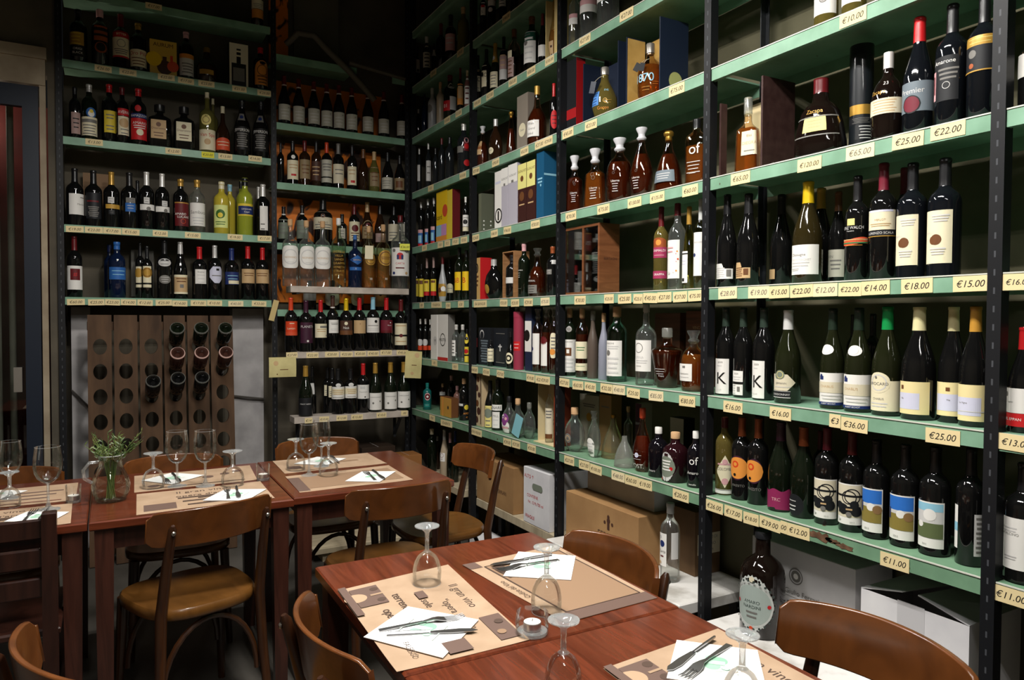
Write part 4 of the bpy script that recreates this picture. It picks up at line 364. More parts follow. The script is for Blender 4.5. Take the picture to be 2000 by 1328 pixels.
('D6',-1.2565,0.0906,'€39.00','',-0.0313,'buff price tag reading €39.00 on edge of lowest shelf,inner bay'),
('D6',-1.3543,0.0867,'€37.00','',-0.0291,'buff price tag reading €37.00 on edge of lowest shelf,inner bay'),
('D6',-1.5203,0.0851,'€30.00','',-0.0249,'buff price tag reading €30.00 on edge of lowest shelf,inner bay'),
('E1',-1.9798,0.0901,'€27.00','',-0.0193,'buff price tag reading €27.00,first of two on edge of second shelf,middle bay'),
('E1',-2.2868,0.0918,'€27.00','',-0.0159,'buff price tag reading €27.00,second of two on edge of second shelf,middle bay'),
('E2',-2.6015,0.086,'€75.00','',-0.0245,'buff price tag reading €75.00 on edge of third shelf,middle bay'),
('E2',-2.0339,0.0926,'€23.00','',-0.0288,'buff price tag reading €23.00 on edge of third shelf,middle bay'),
('E2',-1.8448,0.0935,'€45.00','',-0.0243,'buff price tag reading €45.00 on edge of third shelf,middle bay'),
('E3',-1.8752,0.0898,'€70.00','',-0.0265,'buff price tag reading €70.00 on edge of fourth shelf,middle bay'),
('E3',-2.1328,0.0896,'€75.00','',-0.0272,'buff price tag reading €75.00 on edge of fourth shelf,middle bay'),
('E3',-2.3514,0.0892,'€130.00','',-0.0281,'buff price tag reading €130.00 on edge of fourth shelf,middle bay'),
('E3',-2.4936,0.0862,'€135.00','',-0.028,'buff price tag reading €135.00 on edge of fourth shelf,middle bay'),
('E3',-2.6821,0.0837,'€60.00','',-0.0291,'buff price tag reading €60.00 on edge of fourth shelf,middle bay'),
('E4',-1.9554,0.0922,'€30.00','',-0.028,'buff price tag reading €30.00 on edge of fifth shelf,middle bay'),
('E4',-2.18,0.0694,'€25.00','',-0.0267,'buff price tag reading €25.00,first of two on edge of fifth shelf,middle bay'),
('E4',-2.2898,0.0893,'€25.00','',-0.0293,'buff price tag reading €25.00,second of two on edge of fifth shelf,middle bay'),
('E4',-2.3801,0.06,'€25.0','',-0.0315,'buff price tag reading €25.0 on edge of fifth shelf,middle bay'),
('E4',-2.4565,0.0873,'€45.00','',-0.03,'buff price tag reading €45.00 on edge of fifth shelf,middle bay'),
('E4',-2.5433,0.0828,'€27.00','',-0.029,'buff price tag reading €27.00 on edge of fifth shelf,middle bay'),
('E4',-2.6324,0.0783,'€37.00','',-0.0297,'buff price tag reading €37.00 on edge of fifth shelf,middle bay'),
('E4',-2.7152,0.0743,'€75.00','',-0.0281,'buff price tag reading €75.00 on edge of fifth shelf,middle bay'),
('E5',-1.8262,0.0882,'€27.00','',-0.0285,'buff price tag reading €27.00 on edge of sixth shelf,middle bay'),
('E5',-1.9436,0.0897,'€60.00','',-0.0321,'buff price tag reading €60.00 on edge of sixth shelf,middle bay'),
('E5',-2.0425,0.0884,'€45.00','',-0.0314,'buff price tag reading €45.00 on edge of sixth shelf,middle bay'),
('E5',-2.1669,0.0885,'€32.00','',-0.0273,'buff price tag reading €32.00 on edge of sixth shelf,middle bay'),
('E5',-2.2555,0.0843,'€48.00','h',-0.0267,'buff price tag reading €48.00 on edge of sixth shelf,middle bay'),
('E5',-2.3547,0.085,'€25.00','',-0.0316,'buff price tag reading €25.00 on edge of sixth shelf,middle bay'),
('E5',-2.4981,0.0885,'€85.00','h',-0.0299,'buff price tag reading €85.00 on edge of sixth shelf,middle bay'),
('E5',-2.6784,0.0873,'€80.00','',-0.0328,'buff price tag reading €80.00 on edge of sixth shelf,middle bay'),
('E6',-1.8733,0.0847,'€27.00','',-0.0272,'buff price tag reading €27.00,first of two on edge of lowest shelf,middle bay'),
('E6',-2.0006,0.0858,'€27.00','',-0.0271,'buff price tag reading €27.00,second of two on edge of lowest shelf,middle bay'),
('E6',-2.0909,0.0887,'€100.00','',-0.0307,'buff price tag reading €100.00 on edge of lowest shelf,middle bay'),
('E6',-2.255,0.0903,'€48.00','h',-0.0297,'buff price tag reading €48.00 on edge of lowest shelf,middle bay'),
('E6',-2.3466,0.087,'€60.00','',-0.0304,'buff price tag reading €60.00 on edge of lowest shelf,middle bay'),
('E6',-2.4362,0.0877,'€19.00','',-0.0293,'buff price tag reading €19.00 on edge of lowest shelf,middle bay'),
('E6',-2.6482,0.0893,'€20.00','',-0.0292,'buff price tag reading €20.00 on edge of lowest shelf,middle bay'),
('F2',-3.3575,0.0877,'€10.00','',-0.0224,'buff price tag reading €10.00 on edge of third shelf,near bay'),
('F3',-2.9304,0.0869,'€65.00','',-0.0253,'buff price tag reading €65.00,first of two on edge of fourth shelf,near bay'),
('F3',-3.2137,0.0886,'€120.00','',-0.0294,'buff price tag reading €120.00 on edge of fourth shelf,near bay'),
('F3',-3.3878,0.0912,'€65.00','h',-0.0261,'buff price tag reading €65.00,second of two on edge of fourth shelf,near bay'),
('F3',-3.5326,0.0898,'€25.00','',-0.0243,'buff price tag reading €25.00 on edge of fourth shelf,near bay'),
('F3',-3.6403,0.0899,'€22.00','',-0.0205,'buff price tag reading €22.00 on edge of fourth shelf,near bay'),
('F4',-2.8779,0.0882,'€28.00','h',-0.0235,'buff price tag reading €28.00 on edge of fifth shelf,near bay'),
('F4',-3.018,0.0904,'€19.00','h',-0.0245,'buff price tag reading €19.00 on edge of fifth shelf,near bay'),
('F4',-3.1036,0.0817,'€15.00','',-0.0262,'buff price tag reading €15.00,first of two on edge of fifth shelf,near bay'),
('F4',-3.1908,0.0869,'€22.00','',-0.0259,'buff price tag reading €22.00,first of two on edge of fifth shelf,near bay'),
('F4',-3.2783,0.0858,'€12.00','h',-0.0253,'buff price tag reading €12.00 on edge of fifth shelf,near bay'),
('F4',-3.3623,0.0759,'€22.00','',-0.0268,'buff price tag reading €22.00,second of two on edge of fifth shelf,near bay'),
('F4',-3.4449,0.0874,'€14.00','',-0.025,'buff price tag reading €14.00 on edge of fifth shelf,near bay'),
('F4',-3.5656,0.0877,'€18.00','',-0.0242,'buff price tag reading €18.00 on edge of fifth shelf,near bay'),
('F4',-3.7066,0.0877,'€15.00','',-0.024,'buff price tag reading €15.00,second of two on edge of fifth shelf,near bay'),
('F5',-2.909,0.089,'€16.00','',-0.0315,'buff price tag reading €16.00,first of two on edge of sixth shelf,near bay'),
('F5',-3.116,0.0859,'€16.00','',-0.0298,'buff price tag reading €16.00,second of two on edge of sixth shelf,near bay'),
('F5',-3.3197,0.0389,'€3','',-0.0283,'buff price tag reading €3 on edge of sixth shelf,near bay'),
('F5',-3.385,0.0871,'€36.00','',-0.0326,'buff price tag reading €36.00 on edge of sixth shelf,near bay'),
('F5',-3.6435,0.0906,'€25.00','',-0.0298,'buff price tag reading €25.00 on edge of sixth shelf,near bay'),
('F6',-2.8256,0.0865,'€26.00','',-0.0314,'buff price tag reading €26.00 on edge of lowest shelf,near bay'),
('F6',-2.9168,0.0828,'€17.00','',-0.0323,'buff price tag reading €17.00 on edge of lowest shelf,near bay'),
('F6',-2.9985,0.0676,'€18.00','',-0.038,'buff price tag reading €18.00 on edge of lowest shelf,near bay'),
('F6',-3.0789,0.0873,'€39.00','',-0.0318,'buff price tag reading €39.00 on edge of lowest shelf,near bay'),
('F6',-3.1369,0.027,'00','',-0.0279,'buff price tag reading 00 on edge of lowest shelf,near bay'),
('F6',-3.1926,0.0864,'€12.00','',-0.0277,'buff price tag reading €12.00 on edge of lowest shelf,near bay'),
('F6',-3.5177,0.0853,'€11.00','',-0.0289,'buff price tag reading €11.00 on edge of lowest shelf,near bay'),
('G4',-3.817,0.0692,'€16.00','',-0.0244,'buff price tag reading €16.00 on edge of fifth shelf,edge bay'),
('G5',-3.8201,0.079,'€13.00','',-0.0201,'buff price tag reading €13.00 on edge of sixth shelf,edge bay'),
('G6',-3.8174,0.0844,'€11.00','',-0.0251,'buff price tag reading €11.00 on edge of lowest shelf,edge bay')]
BOXES=[
('A1','Y',-1.692,0.265,0.1528,0.07,1.507,0.2199,'ylg','brn','T,AURUM,.5,.13,.15,dbr|O,.55,.75,.2,dbr|R,.47,.45,.62,.7,dbr|O,.15,.55,.2,yel|O,.85,.7,.15,orr|R,.75,.4,.85,.6,rdo','','yellow carton with bottle picture on second shelf,left bay','gift_box'),
('A1','Y',-1.23,0.27,0.1177,0.07,1.507,0.2861,'wtn','dk','R,.12,.45,.88,.95,dk|R,.38,.12,.6,.45,dk|R,.2,.55,.8,.85,gr|R,.38,.16,.6,.2,crm|R,.38,.26,.6,.3,crm','','pale shiny tin with bottle picture on second shelf,left bay','gift_tin'),
('C3','X',0.03,-0.3573,0.05,0.1718,0.522,0.34,'yel','ylw','T,Ricard,.2,.5,.14,dk|R,0,.66,.5,.88,lbl|R,.5,.66,1,.88,pnl|R,0,.88,1,1,orl|O,.85,.4,.12,orr','','yellow multicolour carton on fourth shelf,far bay','gift_box'),
('C3','X',0.03,-0.4473,0.055,0.0885,0.522,0.3289,'ylw','dkr','R,0,0,.1,1,yel','','dark red carton with yellow front on fourth shelf,far bay','gift_box'),
('C5','X',0.03,-0.2,0.05,0.1099,-0.274,0.3083,'wht','wht','O,.7,.58,.1,lgr|T,M,.7,.58,.1,dk','','white carton with round emblem,left one on sixth shelf,far bay','gift_box'),
('C5','X',0.03,-0.3816,0.05,0.1696,-0.274,0.31,'wht','gr','Q,.5,.55,.14,dk|T,NEUTRA,.5,.55,.09,dk|R,0,.93,1,1,red','','white carton with round emblem,right one on sixth shelf,far bay','gift_box'),
('C6','X',0.03,-0.4369,0.05,0.1802,-0.647,0.1291,'gld2','brn','R,.2,.0,.3,1,orl|O,.72,.5,.09,dk','','gold carton with black emblem on lowest shelf,far bay','gift_box'),
('D2','X',0.05,-1.379,0.05,0.1181,0.918,0.3081,'grb','grb2','O,.5,.62,.12,crm|T,Delam,.5,.62,.05,gr','','tall grey-brown carton with shield label on third shelf,inner bay','gift_box'),
('D3','X',0.05,-0.8266,0.0855,0.0377,0.522,0.2456,'grg','grg2','','O,.2,.78,.02,wht|O,.2,.68,.02,wht|O,.2,.88,.02,wht|O,.75,.78,.02,wht|O,.75,.68,.02,wht','grey-green dotted carton on fourth shelf,inner bay','gift_box'),
('D3','X',0.02,-1.1378,0.07,0.081,0.522,0.3253,'wht','wht','R,.1,.18,.9,.22,lil|O,.6,.78,.13,dk|O,.6,.78,.1,wht|R,.5,.7,.7,.86,dk','','narrow white carton with black oval on fourth shelf,inner bay','gift_box'),
('D3','X',0.02,-1.216,0.07,0.0772,0.522,0.3292,'llv','llv','R,.0,.0,1,.3,wht|T,GLENLIVET,.5,.18,.05,gr|R,.35,.26,.6,.3,gr','','pale lilac whisky carton,left one on fourth shelf,inner bay','gift_box'),
('D3','X',0.02,-1.3205,0.05,0.1012,0.522,0.3352,'llv','llv','R,.0,.0,1,.3,wht|T,GLENLIVET,.5,.18,.05,gr|R,.35,.26,.6,.3,gr','','pale lilac whisky carton,right one on fourth shelf,inner bay','gift_box'),
('D3','X',0.02,-1.4183,0.07,0.0907,0.522,0.316,'dbr2','dbr2','R,0,0,1,.42,pyw|T,GLENLIVET,.5,.12,.06,brn|O,.5,.25,.05,brn|L,1,.68,.7,tan|O,.5,.55,.08,brn','','brown carton with yellow top,left one on fourth shelf,inner bay','gift_box'),
('D3','X',0.02,-1.5101,0.05,0.0869,0.522,0.3155,'dbr2','dbr2','R,0,0,1,.42,pyw|T,GLENLIVET,.5,.12,.06,brn|O,.5,.25,.05,brn|L,1,.68,.7,tan|O,.5,.55,.08,brn','','brown carton with yellow top,right one on fourth shelf,inner bay','gift_box'),
('D3','X',0.02,-1.5955,0.0842,0.0732,0.522,0.3429,'tbl','tbl','L,2,.4,.45,lbl|O,.6,.5,.02,lbl','R,0,.33,1,.36,lbl','blue carton on fourth shelf,inner bay','gift_box'),
('D4','X',0.034,-0.8461,0.0801,0.1122,0.122,0.2552,'tan2','red','O,.5,.25,.13,dk|Q,.5,.25,.09,tan|L,3,.45,.65,brn','','red carton with tan front on fifth shelf,inner bay','gift_box'),
('D5','X',0.06,-0.9362,0.05,0.1623,-0.274,0.227,'dnv','ink','O,.3,.18,.12,lgr|O,.3,.2,.1,dnv|L,9,.35,.9,sla,.2,.8','','dark navy carton,left one on sixth shelf,inner bay','gift_box'),
('D5','X',0.07,-1.1257,0.05,0.1685,-0.274,0.2271,'dnv','ink','R,.35,.46,.6,.5,lgr|R,.44,.42,.52,.6,lgr|L,1,.14,.15,gr|L,1,.88,.9,gr','','dark navy carton with cross emblem on sixth shelf,inner bay','gift_box'),
('D5','X',0.05,-1.4299,0.07,0.069,-0.274,0.345,'nav','nav','R,0,.22,1,.7,wht|O,.3,.45,.09,dk','','navy and white carton on sixth shelf,inner bay','gift_box'),
('E2','X',0.034,-1.8641,0.05,0.1107,0.918,0.3368,'ink','drd','R,0,.7,1,.84,drd','R,0,0,1,.04,dkr','black carton with red band on third shelf,middle bay','gift_box'),
('E5','X',0.2,-2.4146,0.062,0.1621,-0.274,0.3075,'wod','wod','','','brown wooden case behind the decanters,left on sixth shelf,middle bay','wooden_case'),
('E5','X',0.2,-2.5562,0.062,0.1048,-0.274,0.3147,'wod2','wod2','T,VINO,.6,.22,.06,tan','','brown wooden case behind the decanters,right on sixth shelf,middle bay','wooden_case'),
('E6','X',0.2,-1.8362,0.062,0.1668,-0.647,0.2685,'dlg','dlg','L,2,.18,.22,gr|O,.5,.42,.08,yld','','grey white carton at the back on lowest shelf,middle bay','gift_box'),
('E6','X',0.2,-1.9391,0.062,0.0986,-0.647,0.2813,'kra','kra','L,1,.2,.22,gr','','kraft carton at the back on lowest shelf,middle bay','gift_box'),
('E6','X',0.2,-2.166,0.062,0.0433,-0.647,0.2657,'dpu','dlg','T,GRAPPA,.5,.35,.06,lil','','grey carton with dark front at the back on lowest shelf,middle bay','gift_box'),
('E6','X',0.2,-2.4438,0.062,0.0847,-0.647,0.2298,'dlg','ink','','','pale grey carton behind black bottles on lowest shelf,middle bay','gift_box')]
TUBES=[('D5',0.05,-1.2909,-0.274,-29.7,0.3194,0.0294,'mar2',[(-76,16,0.33,0.49,'red','L,2,.3,.7,wht','')],'tall dark pink gift tube on sixth shelf,inner bay'),('F3',0.16,-3.2762,0.522,-54.8,0.345,0.0345,'dbk2',[(-69,69,0.362,0.45,'gold','',''),(-69,69,0.274,0.34,'ink','L,4,.2,.8,gr',''),(-28,76,0.134,0.267,'ink','L,5,.1,.9,lgr','')],'tall black gift tube with gold band on fourth shelf,near bay')]
SH={'C0': ('X',0.0,1.677,'far bay','top'),'C1': ('X',0.0,1.311,'far bay','second'),'C2': ('X',0.0,0.918,'far bay','third'),'C3': ('X',0.0,0.522,'far bay','fourth'),'C4': ('X',0.0,0.122,'far bay','fifth'),'C5': ('X',0.0,-0.274,'far bay','sixth'),'C6': ('X',0.0,-0.647,'far bay','lowest'),'D0': ('X',0.0,1.677,'inner bay','top'),'D1': ('X',0.0,1.311,'inner bay','second'),'D2': ('X',0.0,0.918,'inner bay','third'),'D3': ('X',0.0,0.522,'inner bay','fourth'),'D4': ('X',0.0,0.122,'inner bay','fifth'),'D5': ('X',0.0,-0.274,'inner bay','sixth'),'D6': ('X',0.0,-0.647,'inner bay','lowest'),'E0': ('X',0.0,1.677,'middle bay','top'),'E1': ('X',0.0,1.311,'middle bay','second'),'E2': ('X',0.0,0.918,'middle bay','third'),'E3': ('X',0.0,0.522,'middle bay','fourth'),'E4': ('X',0.0,0.122,'middle bay','fifth'),'E5': ('X',0.0,-0.274,'middle bay','sixth'),'E6': ('X',0.0,-0.647,'middle bay','lowest'),'F0': ('X',0.0,1.677,'near bay','top'),'F1': ('X',0.0,1.311,'near bay','second'),'F2': ('X',0.0,0.918,'near bay','third'),'F3': ('X',0.0,0.522,'near bay','fourth'),'F4': ('X',0.0,0.122,'near bay','fifth'),'F5': ('X',0.0,-0.274,'near bay','sixth'),'F6': ('X',0.0,-0.647,'near bay','lowest'),'G0': ('X',0.0,1.677,'edge bay','top'),'G1': ('X',0.0,1.311,'edge bay','second'),'G2': ('X',0.0,0.918,'edge bay','third'),'G3': ('X',0.0,0.522,'edge bay','fourth'),'G4': ('X',0.0,0.122,'edge bay','fifth'),'G5': ('X',0.0,-0.274,'edge bay','sixth'),'G6': ('X',0.0,-0.647,'edge bay','lowest'),'C7': ('X',0.0,-1.09,'far bay','floor'),'A0': ('Y',0.22,1.92,'left bay','top'),'A1': ('Y',0.22,1.507,'left bay','second'),'A2': ('Y',0.22,1.061,'left bay','third'),'A3': ('Y',0.22,0.549,'left bay','fourth'),'A4': ('Y',0.22,0.1245,'left bay','fifth'),'B1': ('Y',0.22,1.306,'corner bay','top'),'B2': ('Y',0.22,0.911,'corner bay','second'),'B3g': ('Y',0.22,0.51,'corner bay','third'),'B3': ('Y',0.06,0.2171,'corner bay','upper plank'),'B4': ('Y',0.06,-0.2162,'corner bay','middle plank'),'B5': ('Y',0.03,-0.6424,'corner bay','lower plank'),'B4g': ('Y',0.22,0.0642,'corner bay','hidden')}
CAM={'loc': [-1.92, -4.7434, 0.0], 'r': [0.8732012997258489, -0.48734132020005333, 0.004234121249705837], 'u': [0.009805191282637392, 0.026253394617849767, 0.9996072316139725], 'f': [0.48726106799230223, 0.8728168174919113, -0.027702973167016587], 'lens': 25.296296232240586}

# type: (profile [(z/H, r/R)], cross-section exponent, flattening, capstart)
TYPES={
'bdx':([(0,.9),(.01,1),(.62,1),(.655,.97),(.69,.86),(.72,.66),(.745,.46),(.765,.38),(.8,.35),(.965,.34),(.97,.37),(.992,.37),(1,.33)],2,1,.765),
'bdx2':([(0,.9),(.01,1),(.58,1),(.63,.93),(.7,.7),(.76,.46),(.785,.38),(.965,.34),(.97,.37),(.992,.37),(1,.33)],2,1,.785),
'bur':([(0,.92),(.01,1),(.43,1),(.5,.96),(.57,.84),(.64,.68),(.7,.54),(.75,.43),(.79,.38),(.965,.34),(.97,.37),(.992,.37),(1,.33)],2,1,.785),
'chp':([(0,.92),(.01,1),(.42,1),(.5,.95),(.58,.8),(.65,.6),(.72,.46),(.8,.38),(.93,.34),(.94,.4),(.985,.4),(1,.34)],2,1,.63),
'cyl':([(0,.93),(.01,1),(.64,1),(.69,.96),(.735,.78),(.77,.52),(.79,.42),(.81,.38),(.93,.36),(.94,.4),(.99,.4),(1,.36)],2,1,.86),
'tall':([(0,.94),(.012,1),(.6,1),(.64,.95),(.68,.8),(.71,.55),(.73,.38),(.76,.31),(.9,.28),(.905,.33),(.915,.33),(.92,.25)],2,1,.9),
'sqr':([(0,.95),(.015,1),(.62,1),(.68,.93),(.72,.72),(.76,.38),(.84,.3),(.85,.3)],5,.8,.84),
'dec':([(0,.94),(.02,1),(.38,1),(.47,.95),(.55,.74),(.62,.48),(.68,.34),(.82,.28),(.87,.28)],2,1,.86),
'tap':([(0,.95),(.01,1),(.52,.96),(.6,.84),(.68,.6),(.74,.44),(.8,.38),(.93,.35),(.94,.4),(.99,.4),(1,.36)],2,1,.86),
'tear':([(0,.58),(.01,.64),(.1,.85),(.24,1),(.38,.96),(.52,.74),(.64,.48),(.72,.33),(.78,.28),(.85,.27)],2,.8,.84),
'demi':([(0,.78),(.02,.86),(.1,.96),(.28,1),(.46,1),(.56,.93),(.64,.76),(.7,.52),(.735,.36),(.78,.3),(.85,.3)],2,1,.82),
'demi2':([(0,.94),(.015,1),(.57,1),(.65,.94),(.71,.76),(.75,.52),(.78,.37),(.88,.32)],2,1,.86),
'demi3':([(0,.94),(.015,1),(.56,1),(.63,.95),(.69,.8),(.73,.58),(.76,.4),(.775,.34),(.93,.32)],2,1,.925),
'bell':([(0,.97),(.015,1),(.1,.98),(.3,.88),(.48,.68),(.6,.48),(.7,.3),(.78,.24),(.87,.22)],2,.85,.86),
'bell2':([(0,.97),(.01,1),(.22,.97),(.42,.78),(.62,.48),(.76,.28),(.88,.21),(.97,.2)],2,1,.93),
'trap':([(0,.97),(.01,1),(.1,.99),(.53,.88),(.58,.84),(.62,.56),(.655,.36),(.7,.31),(.79,.3)],5,.6,.78),
'trap2':([(0,.6),(.01,.64),(.3,.8),(.58,.98),(.62,1),(.65,.9),(.69,.5),(.72,.34),(.86,.3)],2,1,.84),
'rnd':([(0,.93),(.015,1),(.68,1),(.75,.92),(.79,.56),(.82,.36),(.88,.33)],4,.6,.86),
'squ':([(0,.93),(.02,1),(.2,1),(.42,.88),(.58,.74),(.66,.57),(.72,.33),(.84,.28)],2.4,.8,.82),
'egg':([(0,.4),(.02,.5),(.12,.8),(.3,1),(.45,.98),(.6,.78),(.7,.5),(.76,.32),(.86,.27)],2,.6,.84),
'ball':([(0,.6),(.02,.7),(.15,.95),(.3,1),(.48,.92),(.6,.64),(.69,.34),(.86,.28)],2,.9,.84),
'cone':([(0,.97),(.01,1),(.3,.85),(.6,.55),(.8,.35),(.9,.3)],2,1,.88)}
def prof(typ,z):
    p=TYPES[typ][0]
    for (z0,r0),(z1,r1) in zip(p,p[1:]):
        if z<=z1: return r0+(r1-r0)*(z-z0)/max(z1-z0,1e-9)
    return p[-1][1]
def cs(typ,t):
    n,fy=TYPES[typ][1],TYPES[typ][2]
    c,s=math.cos(t),math.sin(t)
    if n!=2:
        k=(abs(c)**n+abs(s)**n)**(-1/n); c,s=c*k,s*k
    return c,s*fy

# ------------------------------------------------------------ colours and materials
def lin(c): return tuple((v/12.92 if v<=.04045 else ((v+.055)/1.055)**2.4) for v in c)
def hx(h): return lin((int(h[0:2],16)/255,int(h[2:4],16)/255,int(h[4:6],16)/255))
PAL=dict(wht='e9e6e0',crm='e6dcbc',crd='d8ceb4',ylo='e6d684',ylw='e3c93f',yel='ecc31c',yld='c79a3f',yld2='bd8a35',ylc='e2d9a6',pyl='ead9a0',pyw='e6df8a',ylg='d8b04a',
 bk='18181a',chk='c9c9c6',fro='cfcfcf',tea='1f7c74',clr='bfc2bf',gold='b98f3e',gld2='c08d35',tan='c5a478',tan2='c9a366',dtn='8f7b5c',dlg='b9b5a6',lgr='cfcdca',gr='77746f',grb='8d8377',grb2='7c7268',grg='70735f',grg2='5c5f4f',dgg='7a8273',sla='6d7880',
 dk='151412',ink='191a1d',dbr='4a2f25',dbr2='3c1e1b',brn='6b4326',brn2='8a6a45',dkr='611419',red='c11e22',rdo='d0421f',orr='d2502f',orl='e0913f',orange='d0660f',mar='6e1c2c',mar2='963449',mag='a03358',mag2='8a2452',pnk='d6a3a6',pnl='c893c6',pnd='a98c86',pur='7d3b7b',dpu='3d1a2e',lil='cfcfe2',llv='b4afba',
 blu='2b62a8',blu2='4f8ad0',dbl='1f2f66',lbl='8fc3d8',sky='2f6fc4',tbl='1a5478',nav='1c2740',dnv='1a1f26',drd='9e1519',grn='0f8a45',gn2='3f7a4a',dgn='3e6b2a',lgn='dbe38f',gnk='2c3a31',gnd='1d2b20',hil='8a7a3c',hil2='5f6a45',olv2='a8a86a',
 cop='a5562f',sil='a9a39a',wod='6e4028',wod2='80492c',kra='a9865c',wtn='e2d8c0',dbk2='15191d',non='ffffff',crk='c9a177',buff='e4cc94',taga='e6d9ae')
MATS={}
def newmat(name):
    m=bpy.data.materials.new(name); m.use_nodes=True; nt=m.node_tree
    for n in list(nt.nodes): nt.nodes.remove(n)
    return m,nt,nt.nodes.new('ShaderNodeOutputMaterial')
def pbsdf(nt,out,col,rough=.5,spec=.5,metal=0,coat=0,trans=0,ior=1.45):
    b=nt.nodes.new('ShaderNodeBsdfPrincipled'); i=b.inputs
    i['Base Color'].default_value=(*col[:3],1); i['Roughness'].default_value=rough; i['Specular IOR Level'].default_value=spec
    i['Metallic'].default_value=metal; i['Coat Weight'].default_value=coat; i['Transmission Weight'].default_value=trans; i['IOR'].default_value=ior
    nt.links.new(b.outputs[0],out.inputs[0]); return b
def noise_to(nt,b,c1,c2,scale=(8,8,8),detail=6,sock='Base Color',lo=.35,hi=.65,kind='noise',dist=0.,bump=0,rnd=False):
    tc=nt.nodes.new('ShaderNodeTexCoord'); mp=nt.nodes.new('ShaderNodeMapping'); mp.inputs['Scale'].default_value=scale
    nt.links.new(tc.outputs['Object'],mp.inputs[0])
    if kind=='noise':
        t=nt.nodes.new('ShaderNodeTexNoise'); t.inputs['Scale'].default_value=1; t.inputs['Detail'].default_value=detail; t.inputs['Distortion'].default_value=dist; o=t.outputs['Fac']
    elif kind=='wave':
        t=nt.nodes.new('ShaderNodeTexWave'); t.inputs['Scale'].default_value=1; t.inputs['Distortion'].default_value=dist; t.inputs['Detail'].default_value=3; o=t.outputs['Fac']
    else:
        t=nt.nodes.new('ShaderNodeTexVoronoi'); t.inputs['Scale'].default_value=1; o=t.outputs['Distance']
    nt.links.new(mp.outputs[0],t.inputs['Vector'])
    r=nt.nodes.new('ShaderNodeValToRGB'); r.color_ramp.elements[0].position=lo; r.color_ramp.elements[1].position=hi
    r.color_ramp.elements[0].color=(*c1,1); r.color_ramp.elements[1].color=(*c2,1)
    nt.links.new(o,r.inputs[0]); nt.links.new(r.outputs[0],b.inputs[sock])
    if bump:
        bp=nt.nodes.new('ShaderNodeBump'); bp.inputs['Strength'].default_value=bump; bp.inputs['Distance'].default_value=.004
        nt.links.new(o,bp.inputs['Height']); nt.links.new(bp.outputs[0],b.inputs['Normal'])
    return r
def P(c,rough=.6,coat=0,metal=0,spec=.4):
    """plain printed / painted colour"""
    k=('P',c,rough,coat,metal)
    if k not in MATS:
        m,nt,o=newmat('paint_'+c); pbsdf(nt,o,hx(PAL.get(c,c)),rough,spec,metal,coat); MATS[k]=m
    return MATS[k]
def thin(name,tint,gl=.06,rough=.02,extra=None):
    """thin clear wall: tinted see-through with a Fresnel gloss"""
    k=('T',name)
    if k in MATS: return MATS[k]
    m,nt,o=newmat(name); tr=nt.nodes.new('ShaderNodeBsdfTransparent'); tr.inputs[0].default_value=(*tint,1)
    g=nt.nodes.new('ShaderNodeBsdfGlossy'); g.inputs['Roughness'].default_value=rough; g.inputs[0].default_value=(.95,.97,.96,1)
    lw=nt.nodes.new('ShaderNodeLayerWeight'); lw.inputs[0].default_value=.22
    mp=nt.nodes.new('ShaderNodeMapRange'); mp.inputs['To Min'].default_value=gl; mp.inputs['To Max'].default_value=.75
    mx=nt.nodes.new('ShaderNodeMixShader'); nt.links.new(lw.outputs['Fresnel'],mp.inputs[0]); nt.links.new(mp.outputs[0],mx.inputs[0])
    nt.links.new(tr.outputs[0],mx.inputs[1]); nt.links.new(g.outputs[0],mx.inputs[2])
    if extra:
        d=nt.nodes.new('ShaderNodeBsdfDiffuse'); d.inputs[0].default_value=(*extra[0],1); m2=nt.nodes.new('ShaderNodeMixShader'); m2.inputs[0].default_value=extra[1]
        nt.links.new(mx.outputs[0],m2.inputs[1]); nt.links.new(d.outputs[0],m2.inputs[2]); nt.links.new(m2.outputs[0],o.inputs[0])
    else: nt.links.new(mx.outputs[0],o.inputs[0])
    MATS[k]=m; return m
def solid(name,col,rough=.06,spec=.6,coat=.0):
    k=('S',name)
    if k not in MATS:
        m,nt,o=newmat(name); pbsdf(nt,o,col,rough,spec,0,coat); MATS[k]=m
    return MATS[k]
